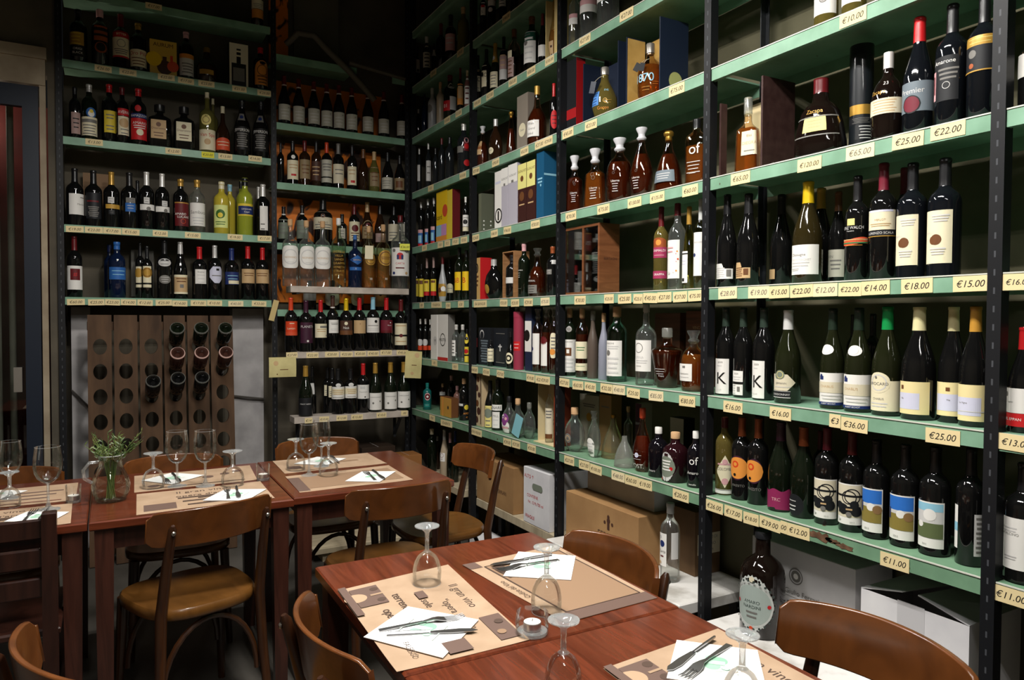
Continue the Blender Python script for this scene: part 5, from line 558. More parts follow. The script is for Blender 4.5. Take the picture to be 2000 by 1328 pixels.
def glassmat(g):
    D={'dk':lambda:solid('black_glass',(.005,.005,.005)),'dg':lambda:solid('dark_green_glass',(.005,.008,.004)),'grk':lambda:solid('deep_green_glass',(.011,.013,.005)),
    'dbk':lambda:solid('blue_black_glass',(.005,.006,.008)),'dbg':lambda:solid('navy_glass',(.004,.010,.035)),'brn':lambda:solid('brown_glass',(.022,.009,.004)),
    'olv':lambda:solid('olive_glass',(.11,.10,.025)),'olv3':lambda:solid('olive_dark_glass',(.022,.016,.005)),'rum':lambda:solid('rum_glass',(.007,.004,.003)),'ink':lambda:solid('ink_glass',(.005,.004,.006)),'dwr':lambda:solid('wine_glass_red',(.018,.004,.006)),
    'gry':lambda:solid('smoky_glass',(.012,.014,.016)),'opw':lambda:solid('milk_glass',(.42,.43,.44),.25),'opc':lambda:solid('cream_glaze',(.45,.36,.25),.3),'tea':lambda:solid('teal_glaze',(.01,.13,.12),.25),
    'lem':lambda:solid('lemon_liqueur',(.50,.40,.04),.08),'lim':lambda:solid('lime_liqueur',(.30,.34,.03),.08),
    'frb':lambda:solid('frosted_brown',(.10,.075,.06),.3),'frl':lambda:solid('frosted_lilac',(.26,.27,.33),.3),'pnk2':lambda:solid('pink_glass',(.20,.10,.08),.12),
    'clr':lambda:thin('clear_glass',(.92,.94,.92),extra=((.55,.57,.56),.05)),'grc':lambda:thin('greenish_clear_glass',(.80,.88,.76)),'grt':lambda:thin('green_tinted_glass',(.50,.72,.62)),'grn':lambda:thin('green_glass',(.12,.30,.24)),
    'pnc':lambda:thin('pinkish_glass',(.62,.50,.46)),'olg':lambda:thin('olive_gold_glass',(.52,.45,.16),extra=((.26,.20,.05),.35)),'lem2':lambda:thin('straw_glass',(.86,.80,.36)),'yel2':lambda:thin('pale_straw_glass',(.80,.78,.52)),
    'amb':lambda:thin('amber_wall',(.86,.74,.60)),'gld':lambda:thin('pale_gold_glass',(.86,.80,.55),extra=((.5,.45,.3),.12)),'frg':lambda:thin('frosted_glass',(.75,.77,.72),rough=.2,extra=((.55,.55,.5),.22)),
    'amb':lambda:thin('amber_wall',(.86,.74,.60)),'cog':lambda:thin('cognac_wall',(.74,.56,.46)),'amc':lambda:thin('light_amber_wall',(.92,.84,.66)),'amr':lambda:thin('red_amber_wall',(.80,.58,.46))}
    return D[g]()
LIQX={'amb':((.36,.14,.025),.40),'cog':((.16,.045,.014),.45),'amc':((.45,.27,.10),.3),'amr':((.26,.06,.025),.4)}
LIQ={'amb':((.80,.36,.06),.6),'cog':((.52,.17,.05),.62),'amc':((.90,.62,.28),.5),'amr':((.62,.20,.08),.55)}
def liqmat(g):
    return thin('liquid_'+g,LIQ[g][0],gl=.02,rough=.05,extra=LIQX[g])
GL=lambda:thin('tableware_glass',(.97,.98,.98),gl=.045,rough=.02)
def green_paint(nm='green_enamel',c1='6e947a',c2='88b096',rust=.735):
    if nm in MATS: return MATS[nm]
    m,nt,o=newmat(nm); b=pbsdf(nt,o,(.2,.4,.27),.42,.4)
    r=noise_to(nt,b,hx(c1),hx(c2),(9,9,9),6,lo=.3,hi=.7)
    tc=nt.nodes.new('ShaderNodeTexCoord'); n=nt.nodes.new('ShaderNodeTexNoise'); n.inputs['Scale'].default_value=26; n.inputs['Detail'].default_value=8
    nt.links.new(tc.outputs['Object'],n.inputs['Vector']); rr=nt.nodes.new('ShaderNodeValToRGB'); rr.color_ramp.elements[0].position=rust; rr.color_ramp.elements[1].position=rust+.02
    nt.links.new(n.outputs['Fac'],rr.inputs[0]); mx=nt.nodes.new('ShaderNodeMix'); mx.data_type='RGBA'
    nt.links.new(rr.outputs[0],mx.inputs[0]); nt.links.new(r.outputs[0],mx.inputs[6]); mx.inputs[7].default_value=(*hx('4a3a2c'),1)
    nt.links.new(mx.outputs[2],b.inputs['Base Color']); MATS[nm]=m; return m
def wood(name,c1,c2,rough=.3,scale=(3,40,40),coat=.3,dist=1.5):
    k=('W',name)
    if k in MATS: return MATS[k]
    m,nt,o=newmat(name); b=pbsdf(nt,o,c1,rough,.5,0,coat); noise_to(nt,b,c1,c2,scale,5,lo=.3,hi=.7,dist=dist); b.inputs['Coat Roughness'].default_value=.12; MATS[k]=m; return m
def mott(name,c1,c2,rough=.8,scale=(4,4,4),bump=.0,lo=.3,hi=.7,coat=0,spec=.3):
    k=('M',name)
    if k in MATS: return MATS[k]
    m,nt,o=newmat(name); b=pbsdf(nt,o,c1,rough,spec,0,coat); noise_to(nt,b,c1,c2,scale,8,lo=lo,hi=hi,bump=bump); MATS[k]=m; return m
# ------------------------------------------------------------ object helpers
def link(o,parent=None):
    COL.objects.link(o)
    if parent: o.parent=parent
    return o
def mesh(name,vs,fs,mats,parent=None,mi=None,smooth=False,sharp=None):
    me=bpy.data.meshes.new(name); me.from_pydata([tuple(v) for v in vs],[],fs)
    if not isinstance(mats,(list,tuple)): mats=[mats]
    for m in mats: me.materials.append(m)
    if mi: me.polygons.foreach_set('material_index',mi)
    if smooth:
        me.polygons.foreach_set('use_smooth',[True]*len(fs))
        try: me.set_sharp_from_angle(angle=math.radians(sharp or 40))
        except Exception: pass
    me.update(); o=bpy.data.objects.new(name,me); return link(o,parent)
def tag(o,label,cat,group=None,kind=None):
    if label: o['label']=label
    if cat: o['category']=cat
    if group: o['group']=group
    if kind: o['kind']=kind
    return o
def thing(name,label,cat,loc=(0,0,0),rz=0,group=None):
    o=bpy.data.objects.new(name,None); o.empty_display_size=.05; link(o); o.location=loc; o.rotation_euler=(0,0,rz)
    return tag(o,label,cat,group)
class MB:
    def __init__(s): s.v=[];s.f=[];s.m=[]
    def add(s,vs,fs,mi=0,M=None):
        n=len(s.v); s.v+=[tuple(M@Vector(v)) if M else tuple(v) for v in vs]; s.f+=[tuple(i+n for i in f) for f in fs]; s.m+=[mi]*len(fs); return s
    def box(s,x0,x1,y0,y1,z0,z1,mi=0,M=None,bev=0):
        if bev:
            b=bev; vs=[];
            for z,i in ((z0,b),(z0+b,0),(z1-b,0),(z1,b)):
                vs+=[(x0+i+b*0,y0+i,z),(x1-i,y0+i,z),(x1-i,y1-i,z),(x0+i,y1-i,z)]
            fs=[(3,2,1,0),(12,13,14,15)]
            for k in range(3):
                for j in range(4): a=k*4+j; c=k*4+(j+1)%4; fs.append((a,c,c+4,a+4))
            return s.add(vs,fs,mi,M)
        return s.add([(x0,y0,z0),(x1,y0,z0),(x1,y1,z0),(x0,y1,z0),(x0,y0,z1),(x1,y0,z1),(x1,y1,z1),(x0,y1,z1)],[(3,2,1,0),(4,5,6,7),(0,1,5,4),(1,2,6,5),(2,3,7,6),(3,0,4,7)],mi,M)
    def tube(s,pts,rad,seg=10,mi=0,M=None,flat=1.0,cap=True):
        pts=[Vector(p) for p in pts]; n=len(pts); rads=rad if isinstance(rad,(list,tuple)) else [rad]*n
        vs=[]; pu=None
        for i,p in enumerate(pts):
            t=(pts[min(i+1,n-1)]-pts[max(i-1,0)]).normalized()
            if pu is None: pu=t.orthogonal().normalized()
            u=(pu-t*pu.dot(t)).normalized(); w=t.cross(u); pu=u
            for k in range(seg):
                a=2*PI*k/seg; vs.append(p+u*math.cos(a)*rads[i]+w*math.sin(a)*rads[i]*flat)
        fs=[]
        for i in range(n-1):
            for k in range(seg): a=i*seg+k; b=i*seg+(k+1)%seg; fs.append((a,b,b+seg,a+seg))
        if cap: fs.append(tuple(range(seg-1,-1,-1))); fs.append(tuple((n-1)*seg+k for k in range(seg)))
        return s.add(vs,fs,mi,M)
    def lathe(s,pr,seg=24,mi=0,M=None,fn=None,cap0=True,cap1=True):
        vs=[];fs=[]
        for r,z in pr:
            for k in range(seg):
                t=2*PI*k/seg; c,d=fn(t) if fn else (math.cos(t),math.sin(t)); vs.append((r*c,r*d,z))
        for i in range(len(pr)-1):
            for k in range(seg): a=i*seg+k; b=i*seg+(k+1)%seg; fs.append((a,b,b+seg,a+seg))
        if cap0: fs.append(tuple(range(seg-1,-1,-1)))
        if cap1: fs.append(tuple((len(pr)-1)*seg+k for k in range(seg)))
        return s.add(vs,fs,mi,M)
    def obj(s,name,mats,parent=None,smooth=False,sharp=40): return mesh(name,s.v,s.f,mats,parent,s.m,smooth,sharp)
# ------------------------------------------------------------ lettering and printed marks
TXT={}
def text2d(t,shear=0.):
    k=(t,shear)
    if k not in TXT:
        c=bpy.data.curves.new('lettering','FONT'); c.body=t; c.size=1; c.resolution_u=4; c.shear=shear; c.align_x='CENTER'
        o=bpy.data.objects.new('lettering',c); COL.objects.link(o); dg=bpy.context.evaluated_depsgraph_get(); dg.update()
        me=bpy.data.meshes.new_from_object(o.evaluated_get(dg)); vs=[(v.co.x,v.co.y-.35) for v in me.vertices]; fs=[tuple(p.vertices) for p in me.polygons]
        bpy.data.objects.remove(o); bpy.data.curves.remove(c); bpy.data.meshes.remove(me); TXT[k]=(vs,fs)
    return TXT[k]
def shape_fn(s):
    q=lambda u:math.sqrt(max(0,1-(2*u-1)**2))
    return {'':lambda u:(0,1),'oval':lambda u:(.5-.5*q(u),.5+.5*q(u)),'arch':lambda u:(.4*(1-q(u)),1),'sup':lambda u:(.5-.5*(1-abs(2*u-1)**3.5)**.4,.5+.5*(1-abs(2*u-1)**3.5)**.4),
     'dia':lambda u:(abs(u-.5),1-abs(u-.5)),'dia2':lambda u:(abs(u-.5)*.9,1-abs(u-.5)*.9),'hex':lambda u:((0 if u<.7 else (u-.7)/.6),(1 if u<.7 else 1-(u-.7)/.6)),'oct':lambda u:(max(0,.25-u,u-.75),1-max(0,.35-u,u-.65)),
     'step':lambda u:((.0 if .05<u<.5 else .12) if u<.55 else .34,1),'flag':lambda u:(.12+.12*math.sin(u*6),.82+.12*math.sin(u*6)),'blob':lambda u:(.06+.06*math.sin(u*11),1-.12*abs(math.sin(u*3.1))*(1 if u<.5 else .3)),
     'lace':lambda u:(.5-.5*q(u)+.02*math.sin(u*60),.5+.5*q(u)-.02*math.sin(u*60)),'star':lambda u:(.5-.5*q(u)*(.8+.2*math.sin(u*40)),.5+.5*q(u)*(.8+.2*math.sin(u*40)))}[s]
def strip(mb,S,u0,u1,v0,v1,eps,mi,n,fn=None,nv=1):
    vs=[];fs=[]
    n=max(1,n)
    for i in range(n+1):
        a=i/n; u=u0+(u1-u0)*a
        t,b=fn(min(.999,max(.001,a))) if fn else (0,1)
        for j in range(nv+1):
            w=t+(b-t)*j/nv; vs.append(S(u,v0+(v1-v0)*w,eps))
    for i in range(n):
        for j in range(nv): a=i*(nv+1)+j; fs.append((a,a+1,a+nv+2,a+nv+1))
    mb.add(vs,fs,mi)
def fine(vs,fs,lim):
    # split long glyph faces so that they follow a curved wall
    vs=list(vs); out=[]; st=[]
    for f in fs:
        for i in range(1,len(f)-1): st.append((f[0],f[i],f[i+1]))
    n=0
    while st and n<6000:
        n+=1; t=st.pop(); d=[abs(vs[t[k]][0]-vs[t[(k+1)%3]][0]) for k in range(3)]; k=d.index(max(d))
        if d[k]<=lim: out.append(t); continue
        a,b,c=t[k],t[(k+1)%3],t[(k+2)%3]; vs.append(((vs[a][0]+vs[b][0])/2,(vs[a][1]+vs[b][1])/2)); m=len(vs)-1
        st+=[(a,m,c),(m,b,c)]
    return vs,out+st
def prints(name,S,asp,spec,parent,curved=True,eps=.0005,slots=None):
    """asp: width/height of the printed field"""
    if not spec: return None
    mb=MB(); mats=[];ix={}
    def mi(c):
        if c not in ix: ix[c]=len(mats); mats.append(P(c,.5) if c!='gold' else P('gold',.4,0,.15))
        return ix[c]
    e=eps
    for tok in spec.split('|'):
        a=tok.split(','); e+=.00022
        if a[0]=='T':
            t,u,v,sz,c=','.join(a[1:-4]),float(a[-4]),float(a[-3]),float(a[-2]),a[-1]
            vs,fs=text2d(t); w=max(x for x,y in vs)-min(x for x,y in vs) if vs else 1
            sx=sz/asp
            if w*sx>.96: sx=.96/w
            if curved and sz*.3/asp>.03: vs,fs=fine(vs,fs,.05/sx)
            mb.add([S(u+x*sx,v-y*sz,e) for x,y in vs],fs,mi(c))
        elif a[0]=='L':
            n=int(a[1]); v0,v1=float(a[2]),float(a[3]); c=a[4]; u0,u1=(float(a[5]),float(a[6])) if len(a)>6 else (.18,.82)
            for i in range(n):
                v=v0+(v1-v0)*(i/(n-1) if n>1 else .5); h=min(.02,(v1-v0)/max(n,1)*.25)+.006
                ind=.06*((i*7)%3); strip(mb,S,u0+ind*(u1-u0),u1-ind*(u1-u0),v-h,v+h,e,mi(c),12 if curved else 1)
        elif a[0]=='R':
            u0,v0,u1,v1=map(float,a[1:5]); strip(mb,S,u0,u1,v0,v1,e,mi(a[5]),max(2,int(abs(u1-u0)*20)) if curved else 1)
        elif a[0] in 'OQ':
            u,v,r=map(float,a[1:4]); c=a[4]; f=shape_fn('oval')
            if a[0]=='O': strip(mb,S,u-r/asp,u+r/asp,v-r,v+r,e,mi(c),18,f)
            else:
                vs=[];fs=[];N=28
                for i in range(N):
                    t=2*PI*i/N
                    for q in (1,.86): vs.append(S(u+math.cos(t)*r*q/asp,v+math.sin(t)*r*q,e))
                for i in range(N): p=2*i; q=2*((i+1)%N); fs.append((p,p+1,q+1,q))
                mb.add(vs,fs,mi(c))
    return mb.obj(name,mats,parent)
def ringxy(typ,a,zf):
    # cross-section of a bottle: shaped body blending into a round neck
    prf,n,fy,c0=TYPES[typ]
    if n==2 and fy==1: return math.cos(a),math.sin(a)
    zs=max(zz for zz,r in prf if r>=.80); c,s=cs(typ,a); k=min(1,max(0,(zf-zs)/max(.05,c0-.03-zs)))
    return c*(1-k)+math.cos(a)*k,s*(1-k)+math.sin(a)*k
def surf_round(typ,R,H,a0,a1,z0,z1):
    """map label (u,v) on the wall of a bottle of given type, equal arc length along u"""
    N=48; A=[math.radians(a0+(a1-a0)*i/N)-PI/2 for i in range(N+1)]
    pts=[cs(typ,t) for t in A] if typ else [(math.cos(t),math.sin(t)) for t in A]
    L=[0.]
    for p,q in zip(pts,pts[1:]): L.append(L[-1]+math.hypot(q[0]-p[0],q[1]-p[1]))
    T=L[-1]
    def at(u):
        s=u*T
        if s<=0: return A[0]+s*(A[1]-A[0])/max(L[1],1e-6)
        if s>=T: return A[-1]+(s-T)*(A[-1]-A[-2])/max(T-L[-2],1e-6)
        for i in range(N):
            if s<=L[i+1]: return A[i]+(A[i+1]-A[i])*(s-L[i])/max(L[i+1]-L[i],1e-9)
    def S(u,v,e):
        t=at(u); z=z1+(z0-z1)*v; r=(prof(typ,z) if typ else 1)*R
        c,s=ringxy(typ,t,z) if typ else (math.cos(t),math.sin(t)); l=math.hypot(c,s)
        return (c*r+c/l*e,s*r+s/l*e,z*H)
    rm=(prof(typ,(z0+z1)/2) if typ else 1)*R
    return S,T*rm/(abs(z1-z0)*H)
def metal_foil(c):
    return P(c,.32,.0,.35 if c in('gold','cop','wht','lgr','sil','yld','yel') else .0,.6)
CAPN={'f':'capsule','k':'stopper','s':'stopper'}
def bottle(row):
    sh,x,y,z,rot,H,R,typ,glass,cap,labs,label,group,collar=row
    hsh=sum(ord(c) for c in label)
    kind='decanter' if typ in('dec','tear','bell','trap','trap2','squ','egg','ball','rnd','bell2','demi') else ('wine_bottle' if typ in('bdx','bdx2','bur','chp') else 'spirit_bottle')
    t=thing(kind,label,'bottle',(x,y,z+.0004),math.radians(rot),group or None)
    prf,n,fy,c0=TYPES[typ]; fn=lambda a:cs(typ,a); ck,cc=cap.split(':'); seg=32 if R>.03 else 24
    if n!=2: seg=40
    body=[(r*R,zz*H) for zz,r in prf]
    if ck in 'ks':
        body=[q for q in body if q[1]<=c0*H+1e-6]
        if body[-1][1]<c0*H-1e-4: body.append((prof(typ,c0)*R,c0*H))
    # round the neck of non-round bottles
    ring=lambda a,zf:ringxy(typ,a,zf)
    mb=MB(); vs=[];fs=[]
    # soften: subdivide the profile
    pr=[]
    for (r0,z0),(r1,z1) in zip(body,body[1:]):
        pr.append((r0,z0))
    pr.append(body[-1])
    for r,zz in pr:
        for k in range(seg):
            a=2*PI*k/seg; c,s=ring(a,zz/H) if n!=2 or fy!=1 else (math.cos(a),math.sin(a)); vs.append((r*c,r*s,zz))
    for i in range(len(pr)-1):
        for k in range(seg): a=i*seg+k; b=i*seg+(k+1)%seg; fs.append((a,b,b+seg,a+seg))
    fs.append(tuple(range(seg-1,-1,-1)))
    if ck=='f': fs.append(tuple((len(pr)-1)*seg+k for k in range(seg)))
    mb.add(vs,fs); mb.obj('glass_body',glassmat(glass),t,True,50)
    if glass in LIQ:
        f=LIQ[glass][1]; lp=[(r*R*.9,max(zz*H,.006)) for zz,r in prf if zz<f]+[(prof(typ,f)*R*.9,f*H)]
        MB().lathe(lp,seg,0,None,fn).obj('liquid',liqmat(glass),t,True,50)
    rn=prof(typ,.9 if typ not in('sqr',) else .84)*R
    if ck=='f':
        if typ=='sqr': cp=[(R*.46,.845*H),(R*.47,.85*H),(R*.47,.995*H),(R*.44,H)]
        else: cp=[(prof(typ,zz)*R+.0006,zz*H) for zz in [c0+(1.0-c0)*i/8 for i in range(8)]+[.965,.97,.992]]+[(R*.3,1.001*H)]
        cp=sorted(cp,key=lambda q:q[1]); MB().lathe(cp,20,0,None,None).obj('capsule',metal_foil(cc),t,True,50)
    elif ck=='k':
        rk=max(rn*1.12,.009); z0=c0*H-.004
        m={'crk':P('crk',.8),'clr':glassmat('frg'),'gold':P('gold',.3,0,.8),'sil':P('sil',.35,0,.7),'non':glassmat('frg')}.get(cc) or P(cc,.45)
        if cc!='non': MB().lathe([(rk*.75,z0),(rk*.75,c0*H+.001),(rk,c0*H+.002),(rk*1.02,H*.985),(rk*.9,H)],20).obj('stopper',m,t,True,50)
    else:
        m={'fro':solid('frosted_stopper',(.62,.62,.64),.35),'clr':glassmat('clr'),'gold':P('gold',.3,0,.8)}[cc]
        rk=max(rn*1.35,.012); z0=c0*H; dz=H-z0
        if cc=='gold': pf=[(rk*.7,z0-.006),(rk*.8,z0),(rk*.75,z0+dz*.35),(rk*1.1,z0+dz*.5),(rk*1.15,z0+dz*.8),(rk*.8,H)]
        else: pf=[(rk*.6,z0-.01),(rk*1.05,z0),(rk*1.05,z0+dz*.1),(rk*.72,z0+dz*.25),(rk*.75,z0+dz*.45),(rk*1.25,z0+dz*.86),(rk*1.22,z0+dz*.97),(rk*1.05,H)]
        MB().lathe(pf,20).obj('stopper',m,t,True,50)
    if collar:
        zc=c0*H+.004; MB().lathe([(prof(typ,zc/H)*R+.0012,zc),(prof(typ,zc/H)*R+.0014,zc+.007)],20,0,None,None,False,False).obj('neck_collar',P(collar),t,True)
    for nl,L in enumerate(labs):
        e0=.0005+.0004*nl
        a0,a1,z0,z1,c,pr_,shp=(tuple(L)+('','',''))[:7]
        if z1-z0<.005: continue
        S,asp=surf_round(typ,R,H,a0,a1,z0,z1)
        if c=='non': prints('lettering',S,asp,pr_,t,True,e0); continue
        b=MB(); nv=3 if typ not in('bdx','bdx2','cyl') or z1>.62 else 1
        strip(b,S,0,1,0,1,e0,0,26 if shp in('lace','star') else 20,shape_fn(shp),nv)
        lo=b.obj('label',P(c,.55) if c not in('gold','cop') else P(c,.35,0,.2),t,True,60)
        prints('print',S,asp,pr_,lo,True,e0+.0001)
    return t
def plane_map(o,ux,uz,w,h,nrm):
    o,ux,uz,nrm=Vector(o),Vector(ux),Vector(uz),Vector(nrm)
    return lambda u,v,e:tuple(o+ux*(u*w)+uz*((1-v)*h)+nrm*e)
# ------------------------------------------------------------ room
FL=-1.43; CE=2.75
BK=mott('dark_plaster',hx('4b463d'),hx('6a6254'),.9,(3,3,3),.2)
BKR=mott('olive_plaster',hx('55523f'),hx('76705a'),.9,(3,3,3),.2)
PLW=mott('grey_plaster',hx('8f8c8c'),hx('bdb9b8'),.85,(5,5,5),.25)
CEIL=mott('dim_ceiling',hx('3c3a34'),hx('55524a'),.9)
FLOORM=mott('stone_floor',hx('3d3a35'),hx('5c5852'),.55,(2.5,2.5,2.5),.1)
BLK=mott('black_steel',hx('17191c'),hx('26292d'),.45,(30,30,30),spec=.5)
SHADED_WORN=green_paint('shaded_worn_green_enamel','62846a','7ba181',.68)  # lowest shelves: dimmer, warmer light mixed into the green, plus more rust
STEEL=P('sil',.3,0,.9); GREEN=green_paint()
def struct(name,mb,m): return tag(mb.obj(name,m),None,None,None,'structure')
WY=.56; WX=.36
struct('floor',MB().box(-3.4,WX+.1,-6.6,1.2,FL-.1,FL),FLOORM)
struct('ceiling',MB().box(-3.4,WX+.1,-6.6,1.2,CE,CE+.1),CEIL)
struct('wall_right',MB().box(WX,WX+.1,-6.6,1.2,FL,CE),BKR)
struct('wall_back',MB().box(-2.16,WX,WY,WY+.1,FL,CE),BK)
struct('wall_near',MB().box(-3.4,WX+.1,-6.7,-6.6,FL,CE),BK)
struct('wall_left',MB().box(-3.5,-3.4,-6.6,1.2,FL,CE),BK)
# wall with the glass door, left of the shelves
b=MB(); b.box(-3.4,-2.16,.235,.33,1.40,CE); b.box(-2.225,-2.16,.235,WY,FL,1.40); b.box(-3.4,-3.25,.235,.33,FL,1.40)
struct('wall_door',b,BK)
struct('trim_1',MB().box(-3.3,-2.232,.19,.236,1.33,1.50).box(-3.3,-2.225,.175,.236,1.475,1.54).box(-2.262,-2.232,.2,.236,FL,1.33),mott('beige_trim',hx('8d7d68'),hx('b3a48c'),.7,(6,6,6)))
# door: dark frame, glass, pale bars behind
d=tag(MB().box(-2.345,-2.268,.2,.245,FL+.01,1.32).box(-3.22,-3.14,.2,.245,FL+.01,1.32).box(-3.14,-2.345,.2,.245,1.20,1.32).box(-3.14,-2.345,.2,.245,FL+.01,FL+.2).obj('door_1',P('1d2430',.4)),None,None,None,'structure')
MB().box(-3.14,-2.345,.218,.226,FL+.2,1.20).obj('glass_pane',thin('door_glass',(.75,.76,.77),gl=.06),d)
MB().box(-2.40,-2.36,.17,.2,-.42,-.28).obj('handle',P('sil',.35,0,.8),d)
struct('wall_passage',MB().box(-3.4,-2.2,1.0,1.1,FL,1.4),mott('dark_red_wall',hx('3a1412'),hx('571d18'),.7))
PALE=mott('chipped_pale_paint',hx('6b6b58'),hx('a8a892'),.8,(14,14,3))
for i,(x,w) in enumerate(((-2.50,.022),(-2.425,.018))):
    tag(MB().tube([(x,.42,FL),(x,.42,1.3)],w,10).obj('pipe',PALE,None,True),['thick pale chipped pipe behind the door glass','thin pale chipped pipe behind the door glass, right one'][i],'pipe','pipes behind the glass door')
# ------------------------------------------------------------ shelving
def slotted():
    if 'slot' in MATS: return MATS['slot']
    m,nt,o=newmat('slotted_black_steel'); b=pbsdf(nt,o,hx('131417'),.5,.35); tc=nt.nodes.new('ShaderNodeTexCoord'); sp=nt.nodes.new('ShaderNodeSeparateXYZ'); nt.links.new(tc.outputs['Object'],sp.inputs[0])
    def M_(op,a,v):
        n=nt.nodes.new('ShaderNodeMath'); n.operation=op; nt.links.new(a,n.inputs[0]); n.inputs[1].default_value=v; return n.outputs[0]
    ax=M_('LESS_THAN',M_('ABSOLUTE',sp.outputs['Y'],0),.0022); az=M_('LESS_THAN',M_('FRACT',M_('MULTIPLY',sp.outputs['Z'],22),0),.35)
    n=nt.nodes.new('ShaderNodeMath'); n.operation='MULTIPLY'; nt.links.new(ax,n.inputs[0]); nt.links.new(az,n.inputs[1])
    mx=nt.nodes.new('ShaderNodeMix'); mx.data_type='RGBA'; nt.links.new(n.outputs[0],mx.inputs[0]); mx.inputs[6].default_value=(*hx('131417'),1); mx.inputs[7].default_value=(*hx('44464a'),1); nt.links.new(mx.outputs[2],b.inputs['Base Color']); MATS['slot']=m; return m
def post_R(par,y,x=0.0,z1=CE-.02):
    p=MB().box(-.004,.032,-.017,-.0135,0,z1-FL).box(-.004,0,-.0135,.0165,0,z1-FL).obj('post',slotted(),par); p.location=(x,y,FL); return p
def post_L(par,x,y,z1=CE-.02):
    p=MB().box(-.004,.032,-.017,-.0135,0,z1-FL).box(-.004,0,-.0135,.0165,0,z1-FL).obj('post',slotted(),par); p.rotation_euler=(0,0,PI/2); p.location=(x,y,FL); return p
LIP=.045; DEP=.30
def shelf_R(par,y0,y1,z,m=GREEN,ext=0):
    q=MB()
    if ext: q.box(.036,DEP,y1,ext,z-.006,z)
    q.box(0.001,DEP,y0,y1,z-.006,z).box(0.001,.004,y0,y1,z-LIP,z-.006).box(0.004,.02,y0,y1,z-LIP,z-LIP+.003).box(DEP-.003,DEP,y0,y1,z-LIP,z-.006); sf=q.obj('shelf',m,par)
    MB().box(-.0012,.003,y0,y1,z-.0028,z+.0006).obj('edge_rail',P('cfd0c4',.4),sf)
def shelf_L(par,x0,x1,z,yf,dep=DEP,m=GREEN):
    MB().box(x0,x1,yf+.001,yf+dep,z-.006,z).box(x0,x1,yf+.001,yf+.004,z-LIP,z-.006).box(x0,x1,yf+.004,yf+.02,z-LIP,z-LIP+.003).obj('shelf',m,par)
LV=[2.07]+[SH['C%d'%k][2] for k in range(7)]
BAYS=[('far bay',-.768,.19),('inner bay',-1.749,-.8035),('middle bay',-2.75,-1.7845),('near bay',-3.747,-2.7855),('edge bay',-4.76,-3.7825)]
for i,(nm,y0,y1) in enumerate(BAYS):
    u=thing('shelving_unit','green right-wall shelving unit, %s'%(nm+' '+['next to the corner','with pale whisky cartons','with amber decanters','with wines and rum','cut by the frame'][i]),'shelving',(0,0,0),0,'shelving units along the right wall')
    for z in LV: shelf_R(u,y0,y1,z,GREEN if z>-.5 else SHADED_WORN,ext=.34 if i==0 else 0)
    if i==3:
        random.seed(11)
        for cy_,cz_,n_,w_,h_ in ((-3.275,-.668,26,.055,.014),(-3.36,-.676,22,.040,.009),(-3.315,-.670,18,.035,.007)):
            vs=[(-.0002,cy_,cz_)]+[(-.0002,cy_+math.cos(2*PI*k/n_)*w_*random.uniform(.6,1.1),min(-.652,cz_+math.sin(2*PI*k/n_)*h_*random.uniform(.5,1.2))) for k in range(n_)]
            mesh('rust_patch',vs,[(0,1+k,1+(k+1)%n_) for k in range(n_)],mott('rust',hx('4a3324'),hx('7a5a44'),.9,(40,40,40)),u)
    ym=y0-.0175
    post_R(u,ym); 
    if i==0: post_R(u,y1+.02)
    MB().box(DEP-.03,DEP,ym-.002,ym+.002,FL,CE-.02).box(DEP-.004,DEP,ym-.017,ym+.0165,FL,CE-.02).obj('rear_post',BLK,u)
# support legs of the low benches show behind the front posts
YF=.22
ua=thing('shelving_unit','wide green metal shelving unit above the riddling rack','shelving',(0,0,0),0,'shelving units along the left wall')
for k in range(5): shelf_L(ua,-2.15,-.982,SH['A%d'%k][2],YF)
post_L(ua,-2.168,YF); post_L(ua,-.963,YF)
ub=thing('shelving_unit','corner shelving unit with green shelves and white planks','shelving',(0,0,0),0,'shelving units along the left wall')
for k,z in (('B1',SH['B1'][2]),('B2',SH['B2'][2]),('B3g',SH['B3g'][2]),('B4g',SH['B4g'][2])): shelf_L(ub,-.944,-.045,z,YF)
MB().box(-.944,-.40,YF+.001,YF+.3,1.749,1.755).box(-.944,-.40,YF+.001,YF+.004,1.705,1.749).box(-.14,-.045,YF+.001,YF+.004,1.69,1.735).obj('shelf',GREEN,ub)
post_L(ub,-.028,YF)
WHP=mott('white_laminate',hx('a59a8f'),hx('c6bbb0'),.6,(12,12,12))
for nm,yf,x0,x1 in (('B3',.06,-.892,-.075),('B4',.06,-.889,-.088),('B5',.03,-.878,-.09)):
    z=SH[nm][2]; pk=thing('plank','white laminated plank, %s of three in the corner'%{'B3':'highest','B4':'middle one','B5':'lowest'}[nm],'shelf board',(x0,yf,z),0,'white planks in the corner')
    MB().box(0,x1-x0,0,.14,-.042,0,0,None,.002).obj('board',WHP,pk)
    for xx in (.04,x1-x0-.06):
        q=MB().box(xx,xx+.02,.01,.15,-.052,-.042)
        if nm=='B5': q.add([(xx,.02,-.05),(xx+.02,.02,-.05),(xx+.02,.145,-.19),(xx,.145,-.19),(xx,.035,-.05),(xx+.02,.035,-.05),(xx+.02,.145,-.17),(xx,.145,-.17)],[(0,1,2,3),(7,6,5,4),(0,3,7,4),(1,5,6,2)]).box(xx,xx+.02,.14,.15,-.2,-.042)
        q.obj('bracket',BLK,pk)
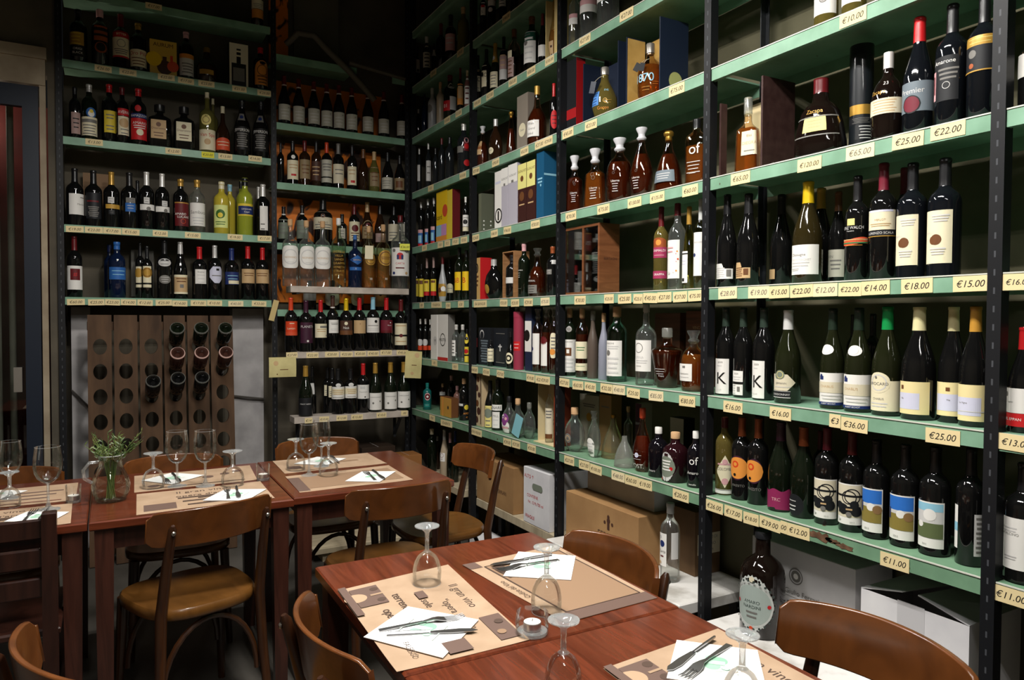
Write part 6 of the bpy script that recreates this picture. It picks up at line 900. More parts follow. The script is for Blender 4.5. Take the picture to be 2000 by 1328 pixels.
# orange panels behind the corner bottles
m,nt,o=newmat('orange_backing'); bb=pbsdf(nt,o,hx('c8641c'),.5); noise_to(nt,bb,hx('33190c'),hx('f5841c'),(7,7,5),2,lo=.40,hi=.47,dist=1.2); ORG=m
for i,(z0,z1,x0,x1) in enumerate(((1.36,1.68,-.90,-.10),(.965,1.25,-.90,-.12),(.56,.86,-.92,-.12),(.12,.46,-.92,-.08))):
    tag(MB().box(x0,x1,.535,.5605,z0,z1).obj('backing_panel',ORG),'orange and dark patterned panel behind the %s row of corner bottles'%['top','second','third','fourth'][i],'panel','orange panels in the corner')
tag(MB().box(-.93,-.80,.535,.5605,1.78,2.6).obj('backing_panel',ORG),'narrow orange panel high above the corner shelves','panel')
tag(MB().box(-.76,-.44,.535,.5605,1.76,2.74).obj('wall_panel',mott('dun_board',hx('5d584a'),hx('6d6757'),.9)),'pale grey board above the corner shelves','panel')
CAB=P('5a5348',.6)
tag(MB().tube([(-.86,.30,1.86),(-.80,.22,1.92),(-.70,.19,1.91),(-.60,.19,1.82),(-.47,.19,1.72),(-.36,.19,1.62),(-.28,.19,1.54)],.022,10).obj('pipe',CAB,None,True),'grey pipe slanting down across the corner shelves','pipe')
tag(MB().tube([(-.46,.20,1.775),(-.05,.2,1.73)],.014,8).obj('pipe',CAB,None,True),'thin grey pipe near the right-wall corner, high up','pipe')
# alcove below the wide unit
struct('trim_2',MB().box(-2.13,-2.03,.42,.558,FL,.07).box(-1.20,-1.0,.42,.558,FL,.07),PLW)
tag(MB().tube([(-1.2,.40,-.52),(-1.1,.395,-.535),(-1.0,.40,-.55)],.008,6).obj('cable',P('4a4642')),'dark cable across the pale alcove wall','cable')
tag(MB().tube([(-2.13,.40,-.44),(-2.08,.395,-.50),(-2.03,.40,-.56)],.006,6).obj('cable',P('4a4642')),'short dark cable left of the riddling rack','cable')
for (x,zz,w,h,c,l) in ((-2.06,.565,.14,.34,'8a6d52','tan board leaning behind the dark bottles, left bay'),(-1.80,.14,.13,.30,'6f6c66','grey slab leaning behind the bottles, left bay lowest shelf')):
    tag(MB().box(x,x+w,.48,.50,zz,zz+h).obj('board',P(c,.8)),l,'board')
# ------------------------------------------------------------ riddling rack with bottles
def rackY(z): return .13+z*.15/1.45
RK=mott('old_oak',hx('3b2a1d'),hx('5c4430'),.75,(14,14,2.2),.3)
rk=thing('riddling_rack','old wooden riddling rack with rows of bottle holes leaning in the alcove','wine rack',(0,0,0))
xs=[-2.043,-1.908,-1.773,-1.642,-1.511,-1.378,-1.234]
ny=.995
colx=[-1.974,-1.841,-1.706,-1.575,-1.444,-1.308]
HZ=[-.167-.1465*k for k in range(8)]
for i in range(6):
    x0,x1=xs[i]+.006,xs[i+1]-.006; mb=MB(); cx=colx[i]; rad=.036
    # plank with true round holes: rows of quads around each hole
    rows=[]; zt,zb=.02,FL+.005
    def pt(x,z,dd): return (x,rackY(z)+dd*ny,z)
    zc=zt
    def slab(za,zb_):
        for dd in (0,): pass
        mb.add([pt(x0,zb_,0),pt(x1,zb_,0),pt(x1,za,0),pt(x0,za,0),pt(x0,zb_,.03),pt(x1,zb_,.03),pt(x1,za,.03),pt(x0,za,.03)],[(0,1,2,3),(7,6,5,4),(1,5,6,2),(0,3,7,4),(3,2,6,7),(0,4,5,1)])
    for h in HZ:
        hx_,s=.06,.06
        slab(zc,h+s); zc=h-s
        N=24; vs=[];fs=[]
        for dd in (0,.03):
            for k in range(N):
                a=2*PI*k/N+PI/4; ca,sa=math.cos(a),math.sin(a); q=max(abs(ca),abs(sa)); w0=(x1-cx) if ca>0 else (cx-x0)
                vs.append(pt(cx+ca/q*w0,h+sa/q*s,dd)); vs.append(pt(cx+ca*rad,h+sa*rad*1.3,dd))
        M=2*N
        for k in range(N):
            a,c=2*k,2*((k+1)%N); fs+=[(a,c,c+1,a+1),(a+M+1,c+M+1,c+M,a+M),(a+1,c+1,c+M+1,a+M+1),(a,a+M,c+M,c)]
        mb.add(vs,fs)
    slab(zc,zb)
    mb.obj('plank',RK,rk)
MB().box(-2.04,-1.24,.15,.18,-.07,-.02).obj('cross_bar',RK,rk); MB().box(-2.04,-1.24,.045,.075,-1.38,-1.33).obj('cross_bar',RK,rk)
RB=[(3,0,'dg','crm'),(4,0,'dg','crm'),(5,0,'dg','crm'),(3,1,'ros',''),(4,1,'ros',''),(5,1,'ros',''),(2,2,'dk',''),(3,2,'dk',''),(4,2,'dk','')]
MATS['ros']=solid('rose_glass',(.045,.018,.013),.05)
nmc=['first','second','third','fourth','fifth','sixth']
for n,(c,r,g,lb) in enumerate(RB):
    h=HZ[r]; hole=Vector((colx[c],rackY(h),h)); dr=Vector((0,-.86,.51)).normalized()
    if (c,r)==(2,2): hole.z-=.012
    q=Vector((0,0,1)).rotation_difference(-dr); base=hole+dr*.222
    M=Matrix.Translation(base)@q.to_matrix().to_4x4()
    t=thing('wine_bottle','%s bottle stuck neck-first in the rack, %s row, %s plank from left'%({'dg':'dark green','ros':'pale rosé','dk':'black'}[g],['top','middle','lower'][r],nmc[c]),'bottle',tuple(base),0,'bottles in the riddling rack')
    t.rotation_mode='QUATERNION'; t.rotation_quaternion=q
    R=.0405; prf=[(.012,.030),(.022,.012),(.030,.003),(.036,0),(R,.005)]+[(r_*R,zz*.30) for zz,r_ in TYPES['bur'][0] if zz>.02]
    MB().lathe(prf,32).obj('glass_body',MATS['ros'] if g=='ros' else glassmat(g),t,True,60)
    MB().lathe([(.0355,-.0006),(R*.985,.0036),(R+.0005,.006),(R+.0005,.010)],32,0,None,None,False,False).obj('base_ring',glassmat('frg') if g!='ros' else P('d9b3a8',.2),t,True)
    if lb:
        S,asp=surf_round('',R,.30,-100,-10,.38,.10); b=MB(); strip(b,S,0,1,0,1,.0005,0,14); b.obj('label',P(lb),t,True)
# ------------------------------------------------------------ bottles, tubes, boxes, tags
for r in BOTTLES: bottle(r)
for sh,x,y,z,rot,H,R,c,labs,label in TUBES:
    t=thing('gift_tube',label,'gift tube',(x,y,z+.0004),math.radians(rot))
    MB().lathe([(R,0),(R,H*.9),(R*1.0,H*.9)],36).obj('tube_body',P(c,.35,.3),t,True)
    MB().lathe([(R*1.03,H*.9),(R*1.03,H*.99),(R,H)],36).obj('lid',P(c,.3,.3),t,True)
    for a0,a1,z0,z1,cc,pr_,shp in labs:
        S,asp=surf_round('',R,H,a0,a1,z0,z1); b=MB(); strip(b,S,0,1,0,1,.0005,0,14,shape_fn(shp)); lo=b.obj('label',P(cc,.5) if cc!='gold' else P('gold',.35,0,.5),t,True); prints('print',S,asp,pr_,lo,True,.0007)
for sh,pl,a,b_,dx,dy,z,H,c,sc,fp,sp,label,name in BOXES:
    t=thing(name,label,'box',(a,b_,z+.0004))
    # a,b_ = min corner of front; for right-wall boxes front faces -X
    wd=P(c,.45) if not c.startswith('wod') else wood('case_'+c,hx(PAL[c]),hx('4a2a18'),.5,(3,3,30))
    sd=P(sc,.5) if not sc.startswith('wod') else wd
    if pl=='X':
        MB().box(0,dx,0,dy,0,H,0,None,.0012).obj('carton',sd,t)
        lo=MB().box(-.0006,.0,.001,dy-.001,.001,H-.001).obj('front_panel',wd,t)
        prints('print',plane_map((-.0006,dy,0),(0,-1,0),(0,0,1),dy,H,(-1,0,0)),dy/H,fp,lo,False)
        prints('side_print',plane_map((0,0,0),(1,0,0),(0,0,1),dx,H,(0,-1,0)),dx/H,sp,t,False)
    else:
        MB().box(0,dx,0,dy,0,H,0,None,.0012).obj('carton',sd,t)
        lo=MB().box(.001,dx-.001,-.0006,.0,.001,H-.001).obj('front_panel',wd if c!='wtn' else P('wtn',.3),t)
        prints('print',plane_map((0,-.0006,0),(1,0,0),(0,0,1),dx,H,(0,-1,0)),dx/H,fp,lo,False)
TAGP={'':'e6d2a0','y':'e8df3a','h':'ead9ae'}
for i,(sh,s,w,text,tone,dz,label) in enumerate(TAGS):
    pl,fr,z,bay,od=SH[sh]; th=.0012; h=.040 if pl=='X' else .036; off=.0009+.0006*(i%2)
    tilt=random.uniform(-.03,.03); dz=max(-.034,min(-.012,dz))
    if pl=='X': t=thing('price_tag',label,'price tag',(fr-off+.0008,s,z+dz),-PI/2,'handwritten price tags')
    else: t=thing('price_tag',label,'price tag',(s,fr-off,z+dz),0,'handwritten price tags')
    M=Matrix.Rotation(tilt,4,'Y')
    mb=MB().box(-w/2,w/2,-th+.0006,0.0004,-h/2,h/2,0,M); bo=mb.obj('card',P(TAGP[tone],.65),t)
    vs,fs=text2d(text,.25); ww=(max(v[0] for v in vs)-min(v[0] for v in vs)); sz=min(w*.80/ww,h*.62)
    cx=(max(v[0] for v in vs)+min(v[0] for v in vs))/2
    mesh('lettering',[M@Vector(((x-cx)*sz,-th+.0003,y*sz)) for x,y in vs],fs,P('6b655c' if tone=='h' else '23221f',.6),t)
# ------------------------------------------------------------ special gift boxes
CARD=lambda c:P(c,.5)
def panel_box(name,label,loc,parts):
    t=thing(name,label,'box',loc)
    for nm,(x0,x1,y0,y1,z0,z1),m in parts: MB().box(x0,x1,y0,y1,z0,z1,0,None,.0008).obj(nm,m,t)
    return t
BYL={o['label']:o for o in bpy.data.objects if o.get('category')=='bottle'}
def find(s): return next(o for l,o in BYL.items() if l.startswith(s))
NAV=P('1b2436',.4); GOLDL=mott('gold_lining',hx('b08a45'),hx('d0ad68'),.4,(9,9,9)); BRW=wood('raw_case_wood',hx('a97c52'),hx('8a5f3a'),.6,(4,4,40),0)
z=SH['E2'][2]+.0004
panel_box('gift_box','open navy gift box around the teardrop bottle, third shelf, middle bay',(.03,-2.194,z),[('side_panel',(0,.13,.264,.269,0,.285),NAV),('side_panel',(0,.10,0,.005,0,.305),NAV),('back_panel',(.125,.13,.005,.264,0,.285),NAV),('base_panel',(0,.125,.005,.264,0,.004),NAV)])
bx=panel_box('gift_box','open navy gift box with gold lining around the bulbous bottle',(.03,-2.468,z),[('side_panel',(0,.10,.215,.220,0,.30),NAV),('side_panel',(0,.15,0,.005,0,.31),NAV),('back_panel',(.125,.13,.005,.215,0,.295),GOLDL),('base_panel',(0,.125,.005,.215,0,.004),GOLDL),('lining',(.004,.098,.2135,.215,.004,.295),GOLDL)])
prints('side_print',plane_map((0,0,0),(1,0,0),(0,0,1),.15,.31,(0,-1,0)),.5,'O,.55,.80,.12,olv2|R,.3,.86,.8,.9,nav',bx,False)
for nm in ('teardrop olive','bulbous amber'): find(nm).location.z+=.0042
def hangtag(o,x,zt,w,h,m,y,tilt=0):
    M=Matrix.Translation((x,y,zt))@Matrix.Rotation(tilt,4,'Y'); mb=MB().box(-w/2,w/2,-.001,.001,-h,0,0,M); q=mb.obj('hang_tag',m,o)
    MB().tube([(x,y,zt-.004),(x*.5,y*.6,zt+.02),(0,y*.35,zt+.03)],.0008,5).obj('string',P('crm'),q); return q
o=find('teardrop olive'); hangtag(o,-.022,.165,.030,.052,NAV,-.055,.25)
o=find('bulbous amber'); hangtag(o,-.045,.140,.022,.035,P('ink'),-.056,.5); hangtag(o,-.03,.14,.02,.034,P('ink'),-.060,.2)
o=find('amber bottle with hanging'); 
q=hangtag(o,.004,.290,.055,.092,P('crm'),-.052,.03)
o=find('clear bottle with playing'); MB().box(-.004,.066,-.082,-.0805,.27,.315).obj('clip_tag',P('e8ea55'),o); vs,fs=text2d('€36,00',.3); mesh('lettering',[(.03+x*.021,-.0826,.292+y*.021) for x,y in vs],fs,P('ink'),o)
o=find('clear bottle with arched'); 
# two-compartment wooden case
z=SH['E4'][2]+.0004; WD=wood('cherry_case',hx('8a5636'),hx('6b3f25'),.4,(4,4,26),.1); Y0=-2.058
c=panel_box('wooden_case','two-compartment wooden bottle case, fifth shelf, middle bay',(.034,Y0,z),[('side_panel',(0,.115,0,.012,0,.325),WD),('side_panel',(0,.115,.282,.294,0,.325),WD),('divider',(0,.10,.126,.138,.012,.313),WD),('top_panel',(0,.115,.012,.282,.313,.325),WD),('base_panel',(0,.115,.012,.282,0,.012),WD),('back_panel',(.10,.115,.012,.282,.012,.313),P('dbr2',.8))])
MB().box(.004,.006,.0125,.2815,.0125,.3125).obj('sliding_glass',thin('case_glass',(.82,.82,.82),gl=.05),c)
prints('side_print',plane_map((0,0,0),(1,0,0),(0,0,1),.115,.325,(0,-1,0)),.35,'T,BERTAGNI,.55,.5,.05,dbr',c,False)
def simple_bottle(label,loc,H,R,typ,g,cap,labs,rot=-70,group=''):
    return bottle(('E4',loc[0],loc[1],loc[2],rot,H,R,typ,g,cap,labs,label,group,''))
simple_bottle('dark bottle in left compartment of the wooden case',(.082,Y0+.21,z+.0122),.285,.037,'bur','dk','f:bk',[(5,55,.12,.36,'lgr','')])
simple_bottle('dark bottle with zebra stripes in right compartment of wooden case',(.082,Y0+.068,z+.0122),.285,.037,'bdx','dk','f:bk',[(-20,60,.30,.58,'dk','L,7,.3,1,lgr,.0,.8'),(-30,60,.52,.64,'wht','R,.3,.2,1,.3,dk|R,.2,.5,1,.6,dk')])
# open dark gift box, near bay
z=SH['F3'][2]+.0004; CHO=mott('chocolate_card',hx('35211f'),hx('45302c'),.5,(30,30,30))
g=panel_box('gift_box','open chocolate-brown gift box with cream lining, fourth shelf, near bay',(.03,-2.998,z),[('side_panel',(0,.16,0,.008,0,.315),CHO),('side_panel',(0,.03,.192,.2,0,.27),CHO),('back_panel',(.125,.132,.008,.192,0,.275),CHO),('lining',(.122,.125,.008,.192,.004,.272),P('d9c79a',.6)),('base_panel',(0,.122,.008,.192,0,.004),CHO)])
prints('side_print',plane_map((0,0,0),(1,0,0),(0,0,1),.16,.315,(0,-1,0)),.51,'T,LE SELEZIONI,.5,.93,.035,lgr',g,False)
find('amber bottle in an open').location.z+=.0042
# yellowish carton with a slender amber bottle, inner bay
z=SH['D1'][2]+.0004; YC=P('d9c083',.6)
panel_box('gift_box','cream open carton with slender amber bottle, second shelf, inner bay',(.03,-1.705,z),[('side_panel',(0,.10,0,.006,0,.312),YC),('side_panel',(0,.10,.112,.118,0,.312),YC),('back_panel',(.094,.10,.006,.112,0,.312),YC),('front_panel',(0,.006,.006,.035,0,.312),YC),('base_panel',(.006,.094,.006,.112,0,.004),YC)])
simple_bottle('slender amber bottle inside the cream open carton',(.052,-1.635,z+.0043),.295,.030,'tear','amc','k:gold',[(-40,20,.05,.3,'tan','R,.4,.3,.8,1,dbr')])
# raw wood open case, inner bay fifth shelf
z=SH['D4'][2]+.0004
panel_box('wooden_case','raw wood open case holding a dark bottle, fifth shelf, inner bay',(.03,-1.267,z),[('side_panel',(0,.10,0,.007,0,.262),BRW),('side_panel',(0,.10,.123,.13,0,.262),BRW),('top_panel',(0,.10,.007,.123,.255,.262),BRW),('base_panel',(0,.10,.007,.123,0,.007),BRW),('back_panel',(.094,.10,.007,.123,.007,.255),P('dbr2',.8))])
simple_bottle('dark bottle with white band inside the raw wood case',(.055,-1.205,z+.0074),.235,.036,'cyl','dk','f:bk',[(-60,60,.32,.46,'lgr','')])
# carved wooden case and pale case with bottle, inner bay lowest shelf
z=SH['D6'][2]+.0004
c=panel_box('wooden_case','pale wooden case with dark drawings, lowest shelf, inner bay',(.038,-.872,z),[('carton',(0,.10,0,.098,0,.33),P('c9b08a',.6)),('front_panel',(-.004,0,.0,.098,0,.33),mott('drawn_wood',hx('b09a78'),hx('c9b592'),.7,(40,40,12)))])
prints('print',plane_map((-.004,.098,0),(0,-1,0),(0,0,1),.098,.33,(-1,0,0)),.3,'O,.5,.14,.05,brn|O,.35,.3,.06,dbr|O,.65,.42,.05,dbr|O,.4,.58,.06,brn|O,.6,.72,.07,dbr|O,.35,.88,.06,dbr|R,.84,.05,.92,.95,dbr',c,False)
PC=P('d5c49a',.6)
c=panel_box('wooden_case','pale open case with etched drawings, lowest shelf, inner bay',(.045,-1.668,z),[('back_panel',(.094,.10,.005,.205,0,.335),PC),('side_panel',(0,.10,0,.005,0,.325),P('8a3a24',.5)),('side_panel',(.03,.10,.205,.21,0,.335),PC),('base_panel',(0,.094,.005,.205,0,.005),PC)])
prints('print',plane_map((.094,.205,0),(0,-1,0),(0,0,1),.2,.335,(-1,0,0)),.6,'O,.4,.22,.05,gr|R,.38,.25,.42,.34,gr|L,2,.65,.72,gr,.2,.5|T,Y,.4,.36,.14,gr',c,False)
find('clear bottle inside the pale').location.z+=.0052
tag(MB().box(-.002,.0,-.04,.04,0,.115,0,Matrix.Translation((.018,-1.312,z+.012))@Matrix.Rotation(.25,4,'X')@Matrix.Rotation(.12,4,'Y')).obj('card',P('7fb6c0',.5)),'pale blue card leaning on the clear flasks, lowest shelf, inner bay','card')
# papers hanging from the planks and posts
PAP=mott('stained_paper',hx('b9ad77'),hx('d3c78e'),.7,(9,9,9)); 
def paper(label,loc,w,h,rz,tilt,marks):
    t=thing('paper_sheet',label,'paper',loc,rz); M=Matrix.Rotation(tilt,4,'Y'); vs=[];fs=[];n=6
    for i in range(n+1):
        for j in (0,1): u=i/n; vs.append(M@Vector(((j-.5)*w,-.006*math.sin(u*3)-.001,-u*h)))
    for i in range(n): fs.append((2*i,2*i+2,2*i+3,2*i+1))
    k=len(vs); vs2=vs+[v+Vector((0,.0008,0)) for v in vs]; fs2=fs+[tuple(i+k for i in reversed(f)) for f in fs]
    o=mesh('sheet',vs2,fs2,PAP,t,None,True)
    def S(u,v,e): q=M@Vector(((u-.5)*w,-.006*math.sin(v*3)-.001-e,-v*h)); return tuple(q)
    prints('print',S,w/h,marks,t,True,.0004); return t
paper('stained yellow paper taped below the middle plank, left end',(-.955,.012,-.245),.17,.128,0,0,'O,.25,.3,.12,tan|L,1,.6,.64,brn,.4,.7|O,.3,.85,.03,brn')
paper('stained yellow paper hanging by the corner post, right end',(-.055,.012,-.222),.115,.19,-.35,.05,'O,.7,.15,.09,tan|L,1,.5,.53,brn,.4,.7|O,.45,.82,.06,tan')
t=thing('paper_sheet','narrow buff tag hanging askew at the shelf end above rack','paper',(-.953,.205,.125)); M=Matrix.Rotation(.25,4,'Y')
MB().box(-.018,.018,-.001,0,-.14,.0,0,M).obj('sheet',P('c8b27a',.7),t)
# ------------------------------------------------------------ benches and cartons under the right-wall shelves
MARB=mott('white_marble',hx('b9b4ac'),hx('e9e6e1'),.25,(7,7,7),lo=.32,hi=.5,coat=.2,spec=.5); PLK=mott('pale_board',hx('a5967c'),hx('c4b69a'),.6,(5,25,5))
def bench(label,x0,x1,y0,y1,z,m,th=.05):
    t=thing('low_bench',label,'bench',(0,0,0)); MB().box(x0,x1,y0,y1,z-th,z,0,None,.004).obj('top_slab',m,t)
    for yy in (y0+.06,y1-.10): 
        MB().box(x1-.05,x1-.02,yy,yy+.04,FL,z-th).obj('leg',BLK,t); MB().box(x0+.12,x0+.15,yy,yy+.04,FL,z-th).obj('leg',BLK,t)
bench('pale board bench under the inner bay',.036,.268,-1.735,-.80,-1.092,PLK); bench('white marble bench under the middle bay',-.08,.33,-2.735,-1.80,-1.06,MARB,.045); bench('white marble bench under the near bay',-.078,.33,-3.72,-2.86,-1.073,MARB,.045)
bench('pale board bench in the far corner',.036,.33,-.59,.18,-1.092,PLK)
KRA=mott('brown_cardboard',hx('957049'),hx('a98357'),.75,(6,6,6)); WHC=mott('white_cardboard',hx('cfcdd0'),hx('e6e4e4'),.6,(6,6,6))
def carton(label,x,y,z,dx,dy,H,m,fp='',sp='',flap=True):
    t=thing('cardboard_box',label,'box',(x,y,z+.0005)); MB().box(0,dx,0,dy,0,H,0,None,.002).obj('carton',m,t)
    prints('print',plane_map((0,dy,0),(0,-1,0),(0,0,1),dy,H,(-1,0,0)),dy/H,fp,t,False); prints('side_print',plane_map((0,0,0),(1,0,0),(0,0,1),dx,H,(0,-1,0)),dx/H,sp,t,False)
    if flap: MB().box(dx*.49,dx*.5,.004,dy-.004,H,H+.0006).obj('tape',P('bb9d6e' if m is KRA else 'c9c6c4',.3),t)
    return t
carton('brown wine carton on the bench behind the chair, inner bay',.038,-1.257,-1.092,.225,.455,.262,KRA,'T,FERRARI,.70,.62,.12,dbr')
b=carton('white wine carton with red shipping text, inner bay',.036,-1.640,-1.092,.26,.262,.300,WHC,'T,ALTO ↑,.22,.15,.09,red|T,CONTIENE:,.36,.49,.075,red|T,Nr. 12 Pz 750 ml,.48,.60,.075,red|T,FRAGILE,.26,.87,.085,red|R,.42,.25,.68,.37,dgg|O,.42,.31,.06,dgg|O,.68,.31,.06,dgg',flap=False)
fb=carton('brown wine carton on the marble bench, middle bay',.03,-2.36,-1.06,.26,.555,.224,KRA,'T,FERRARI,.62,.62,.2,dbr|O,.62,.30,.055,dbr|O,.57,.35,.035,dbr|O,.67,.35,.035,dbr|R,.605,.2,.635,.48,dbr|O,.62,.21,.03,dbr')
carton('white carton lying on the brown wine carton, middle bay',.14,-2.33,-.8355,.16,.50,.10,WHC)
t=carton('dark brown carton with shipping label beside clear bottle',.18,-2.54,-1.06,.14,.165,.27,mott('dark_cardboard',hx('5d4630'),hx('6e553b'),.7,(6,6,6)),'','R,.1,.36,1,.68,crd|T,A MENO DI,.55,.42,.07,gr|T,QUATTRO,.5,.52,.07,gr|T,E LAMPI,.5,.62,.07,gr')
carton('white wine carton with crest on the marble bench, near bay',.14,-3.30,-1.073,.19,.42,.285,WHC,'O,.46,.33,.07,gr|Q,.46,.33,.1,gr|O,.46,.33,.035,wht|T,Giulio Ferrari,.52,.53,.09,gr|R,.3,.59,.72,.595,gr|T,FERRARI,.55,.70,.14,dk')
t=thing('cardboard_box','open white carton with raised flaps, near bay','box',(.06,-3.69,-1.0725))
W_,D_,H_=.26,.315,.265
MB().box(0,W_,0,.004,0,H_).box(0,W_,D_-.004,D_,0,H_).box(0,.004,.004,D_-.004,0,H_).box(W_-.004,W_,.004,D_-.004,0,H_).box(.004,W_-.004,.004,D_-.004,0,.004).obj('carton',WHC,t)
for (p,q,r_,s_) in (((0,0,H_),(W_,0,H_),(W_,.15,H_+.012),(0,.14,H_+.035)),((0,D_,H_),(W_,D_,H_),(W_,D_-.15,H_+.014),(0,D_-.13,H_+.03))):
    up=Vector((0,0,.003)); A=[Vector(v) for v in (p,q,r_,s_)]; mesh('flap',A+[v+up for v in A],[(3,2,1,0),(4,5,6,7),(0,1,5,4),(1,2,6,5),(2,3,7,6),(3,0,4,7)],WHC,t)
MB().box(-.0006,0,.12,.20,.16,.27).obj('tape',P('c4c2c4',.25),t)
# tall bottles on the benches
am=bottle(('AM',.036,-3.02,-1.0728,-47,.352,.0745,'demi3','rum','k:ink',[],'big dark amaro bottle with ornate oval label on marble bench','',''))
S,asp=surf_round('demi3',.0745,.352,-80,22,.07,.60); b=MB(); strip(b,S,0,1,0,1,.0005,0,26,shape_fn('lace'),6); lo=b.obj('label',P('c9cdc8',.5),am,True,60)
pr='O,.5,.53,.40,dwine|O,.5,.53,.36,a9b5ae|T,AMARO,.5,.47,.085,2d3a36|T,NARDINI,.5,.56,.085,2d3a36|L,2,.66,.74,gr,.35,.65|O,.06,.52,.035,red|O,.94,.52,.035,red|O,.5,.95,.04,orr|O,.5,.06,.05,crd'
for k in range(26):
    a=2*PI*k/26; pr+='|O,%.3f,%.3f,.022,3a4440'%(.5+math.cos(a)*.425/asp*.98,.52+math.sin(a)*.435)
PAL['dwine']='c9cdc8'
prints('print',S,asp,pr,lo,True,.0006)
bottle(('EB',.070,-2.512,-1.0595,-50,.318,.040,'cyl','clr','f:lgr',[(-75,-12,.20,.62,'wht','T,Q,.3,.12,.1,dbl|O,.5,.32,.1,dbl|T,Carta,.5,.55,.12,gr|R,.3,.68,.7,.72,dkr|O,.3,.9,.05,tan'),(15,60,.30,.64,'lgr','')],'clear bottle with white label on marble bench, middle bay','',''))
# low things on the floor in the back
t=thing('low_bench','low pale board on the floor behind the back table','bench',(-.9,-.55,FL)); MB().box(0,.75,0,.30,.05,.085,0,None,.003).obj('top_slab',PLK,t); MB().box(.06,.10,.02,.28,0,.05).box(.62,.66,.02,.28,0,.05).obj('runner',PLK,t)
t=thing('canister','small white canister with black base on the floor board','canister',(-.30,-.43,FL+.0855)); MB().lathe([(.05,.012),(.05,.13),(.045,.135)],24).obj('canister_body',P('wht',.4),t,True); MB().lathe([(.052,0),(.052,.014)],24).obj('base_band',P('dk',.4),t,True)
carton('dark carton in the corner behind the back table',-.42,.05,FL,.24,.20,.545,mott('dark_cardboard2',hx('241a13'),hx('33251a'),.7))
carton('orange-brown carton in the corner behind the back table',-.23,-.12,FL,.18,.16,.50,mott('orange_cardboard',hx('8a5a30'),hx('9c6a3b'),.7))
carton('small white carton on the floor under the inner bay',-.02,-1.12,FL,.15,.30,.12,WHC)

# ------------------------------------------------------------ tables
TZ=-.68
TW=wood('red_brown_tabletop',hx('4d2112'),hx('6f341f'),.22,(30,2.2,30),.25,2.); TWX=wood('red_brown_tabletop_crosswise',hx('4d2112'),hx('6f341f'),.22,(2.2,30,30),.25,2.); TL=wood('dark_table_wood',hx('2f1710'),hx('45241a'),.35,(30,30,3),.2)
def table(label,x0,x1,y0,y1,m,zo=0,ped=False):
    t=thing('dining_table',label,'table',((x0+x1)/2,(y0+y1)/2,FL),0,None); a,b_=(x1-x0)/2,(y1-y0)/2; H=TZ-FL+zo
    MB().box(-a+.001,a-.001,-b_+.001,b_-.001,H-.03,H,0,None,.004).obj('tabletop',m,t)
    q=.05; MB().box(-a+q,a-q,-b_+q,-b_+q+.02,H-.11,H-.03).box(-a+q,a-q,b_-q-.02,b_-q,H-.11,H-.03).box(-a+q,-a+q+.02,-b_+q+.02,b_-q-.02,H-.11,H-.03).box(a-q-.02,a-q,-b_+q+.02,b_-q-.02,H-.11,H-.03).obj('apron',TL,t)
    for sx in (-1,1):
        for sy in (-1,1):
            cx,cy=sx*(a-.045),sy*(b_-.045)
            if ped and sx<0 and sy<0: cx,cy=-.012,-b_+.032
            MB().add([(cx-.022,cy-.022,0),(cx+.022,cy-.022,0),(cx+.022,cy+.022,0),(cx-.022,cy+.022,0),(cx-.029,cy-.029,H-.03),(cx+.029,cy-.029,H-.03),(cx+.029,cy+.029,H-.03),(cx-.029,cy+.029,H-.03)],[(3,2,1,0),(4,5,6,7),(0,1,5,4),(1,2,6,5),(2,3,7,6),(3,0,4,7)]).obj('leg',TL,t)
    return t
table('back table at the corner end of the row, two place settings',-1.318,-.648,-1.968,-1.185,TWX)
table('back table with the glass jug of herbs',-1.990,-1.320,-1.988,-1.195,TWX)
table('back table at the left edge of the photo',-2.664,-1.993,-1.985,-1.195,TWX)
table('front table with candle bowl and two place settings',-1.436,-.742,-3.459,-2.770,TW,ped=True)
table('nearest table, cut by the bottom of the photo',-1.436,-.742,-4.150,-3.462,TW)
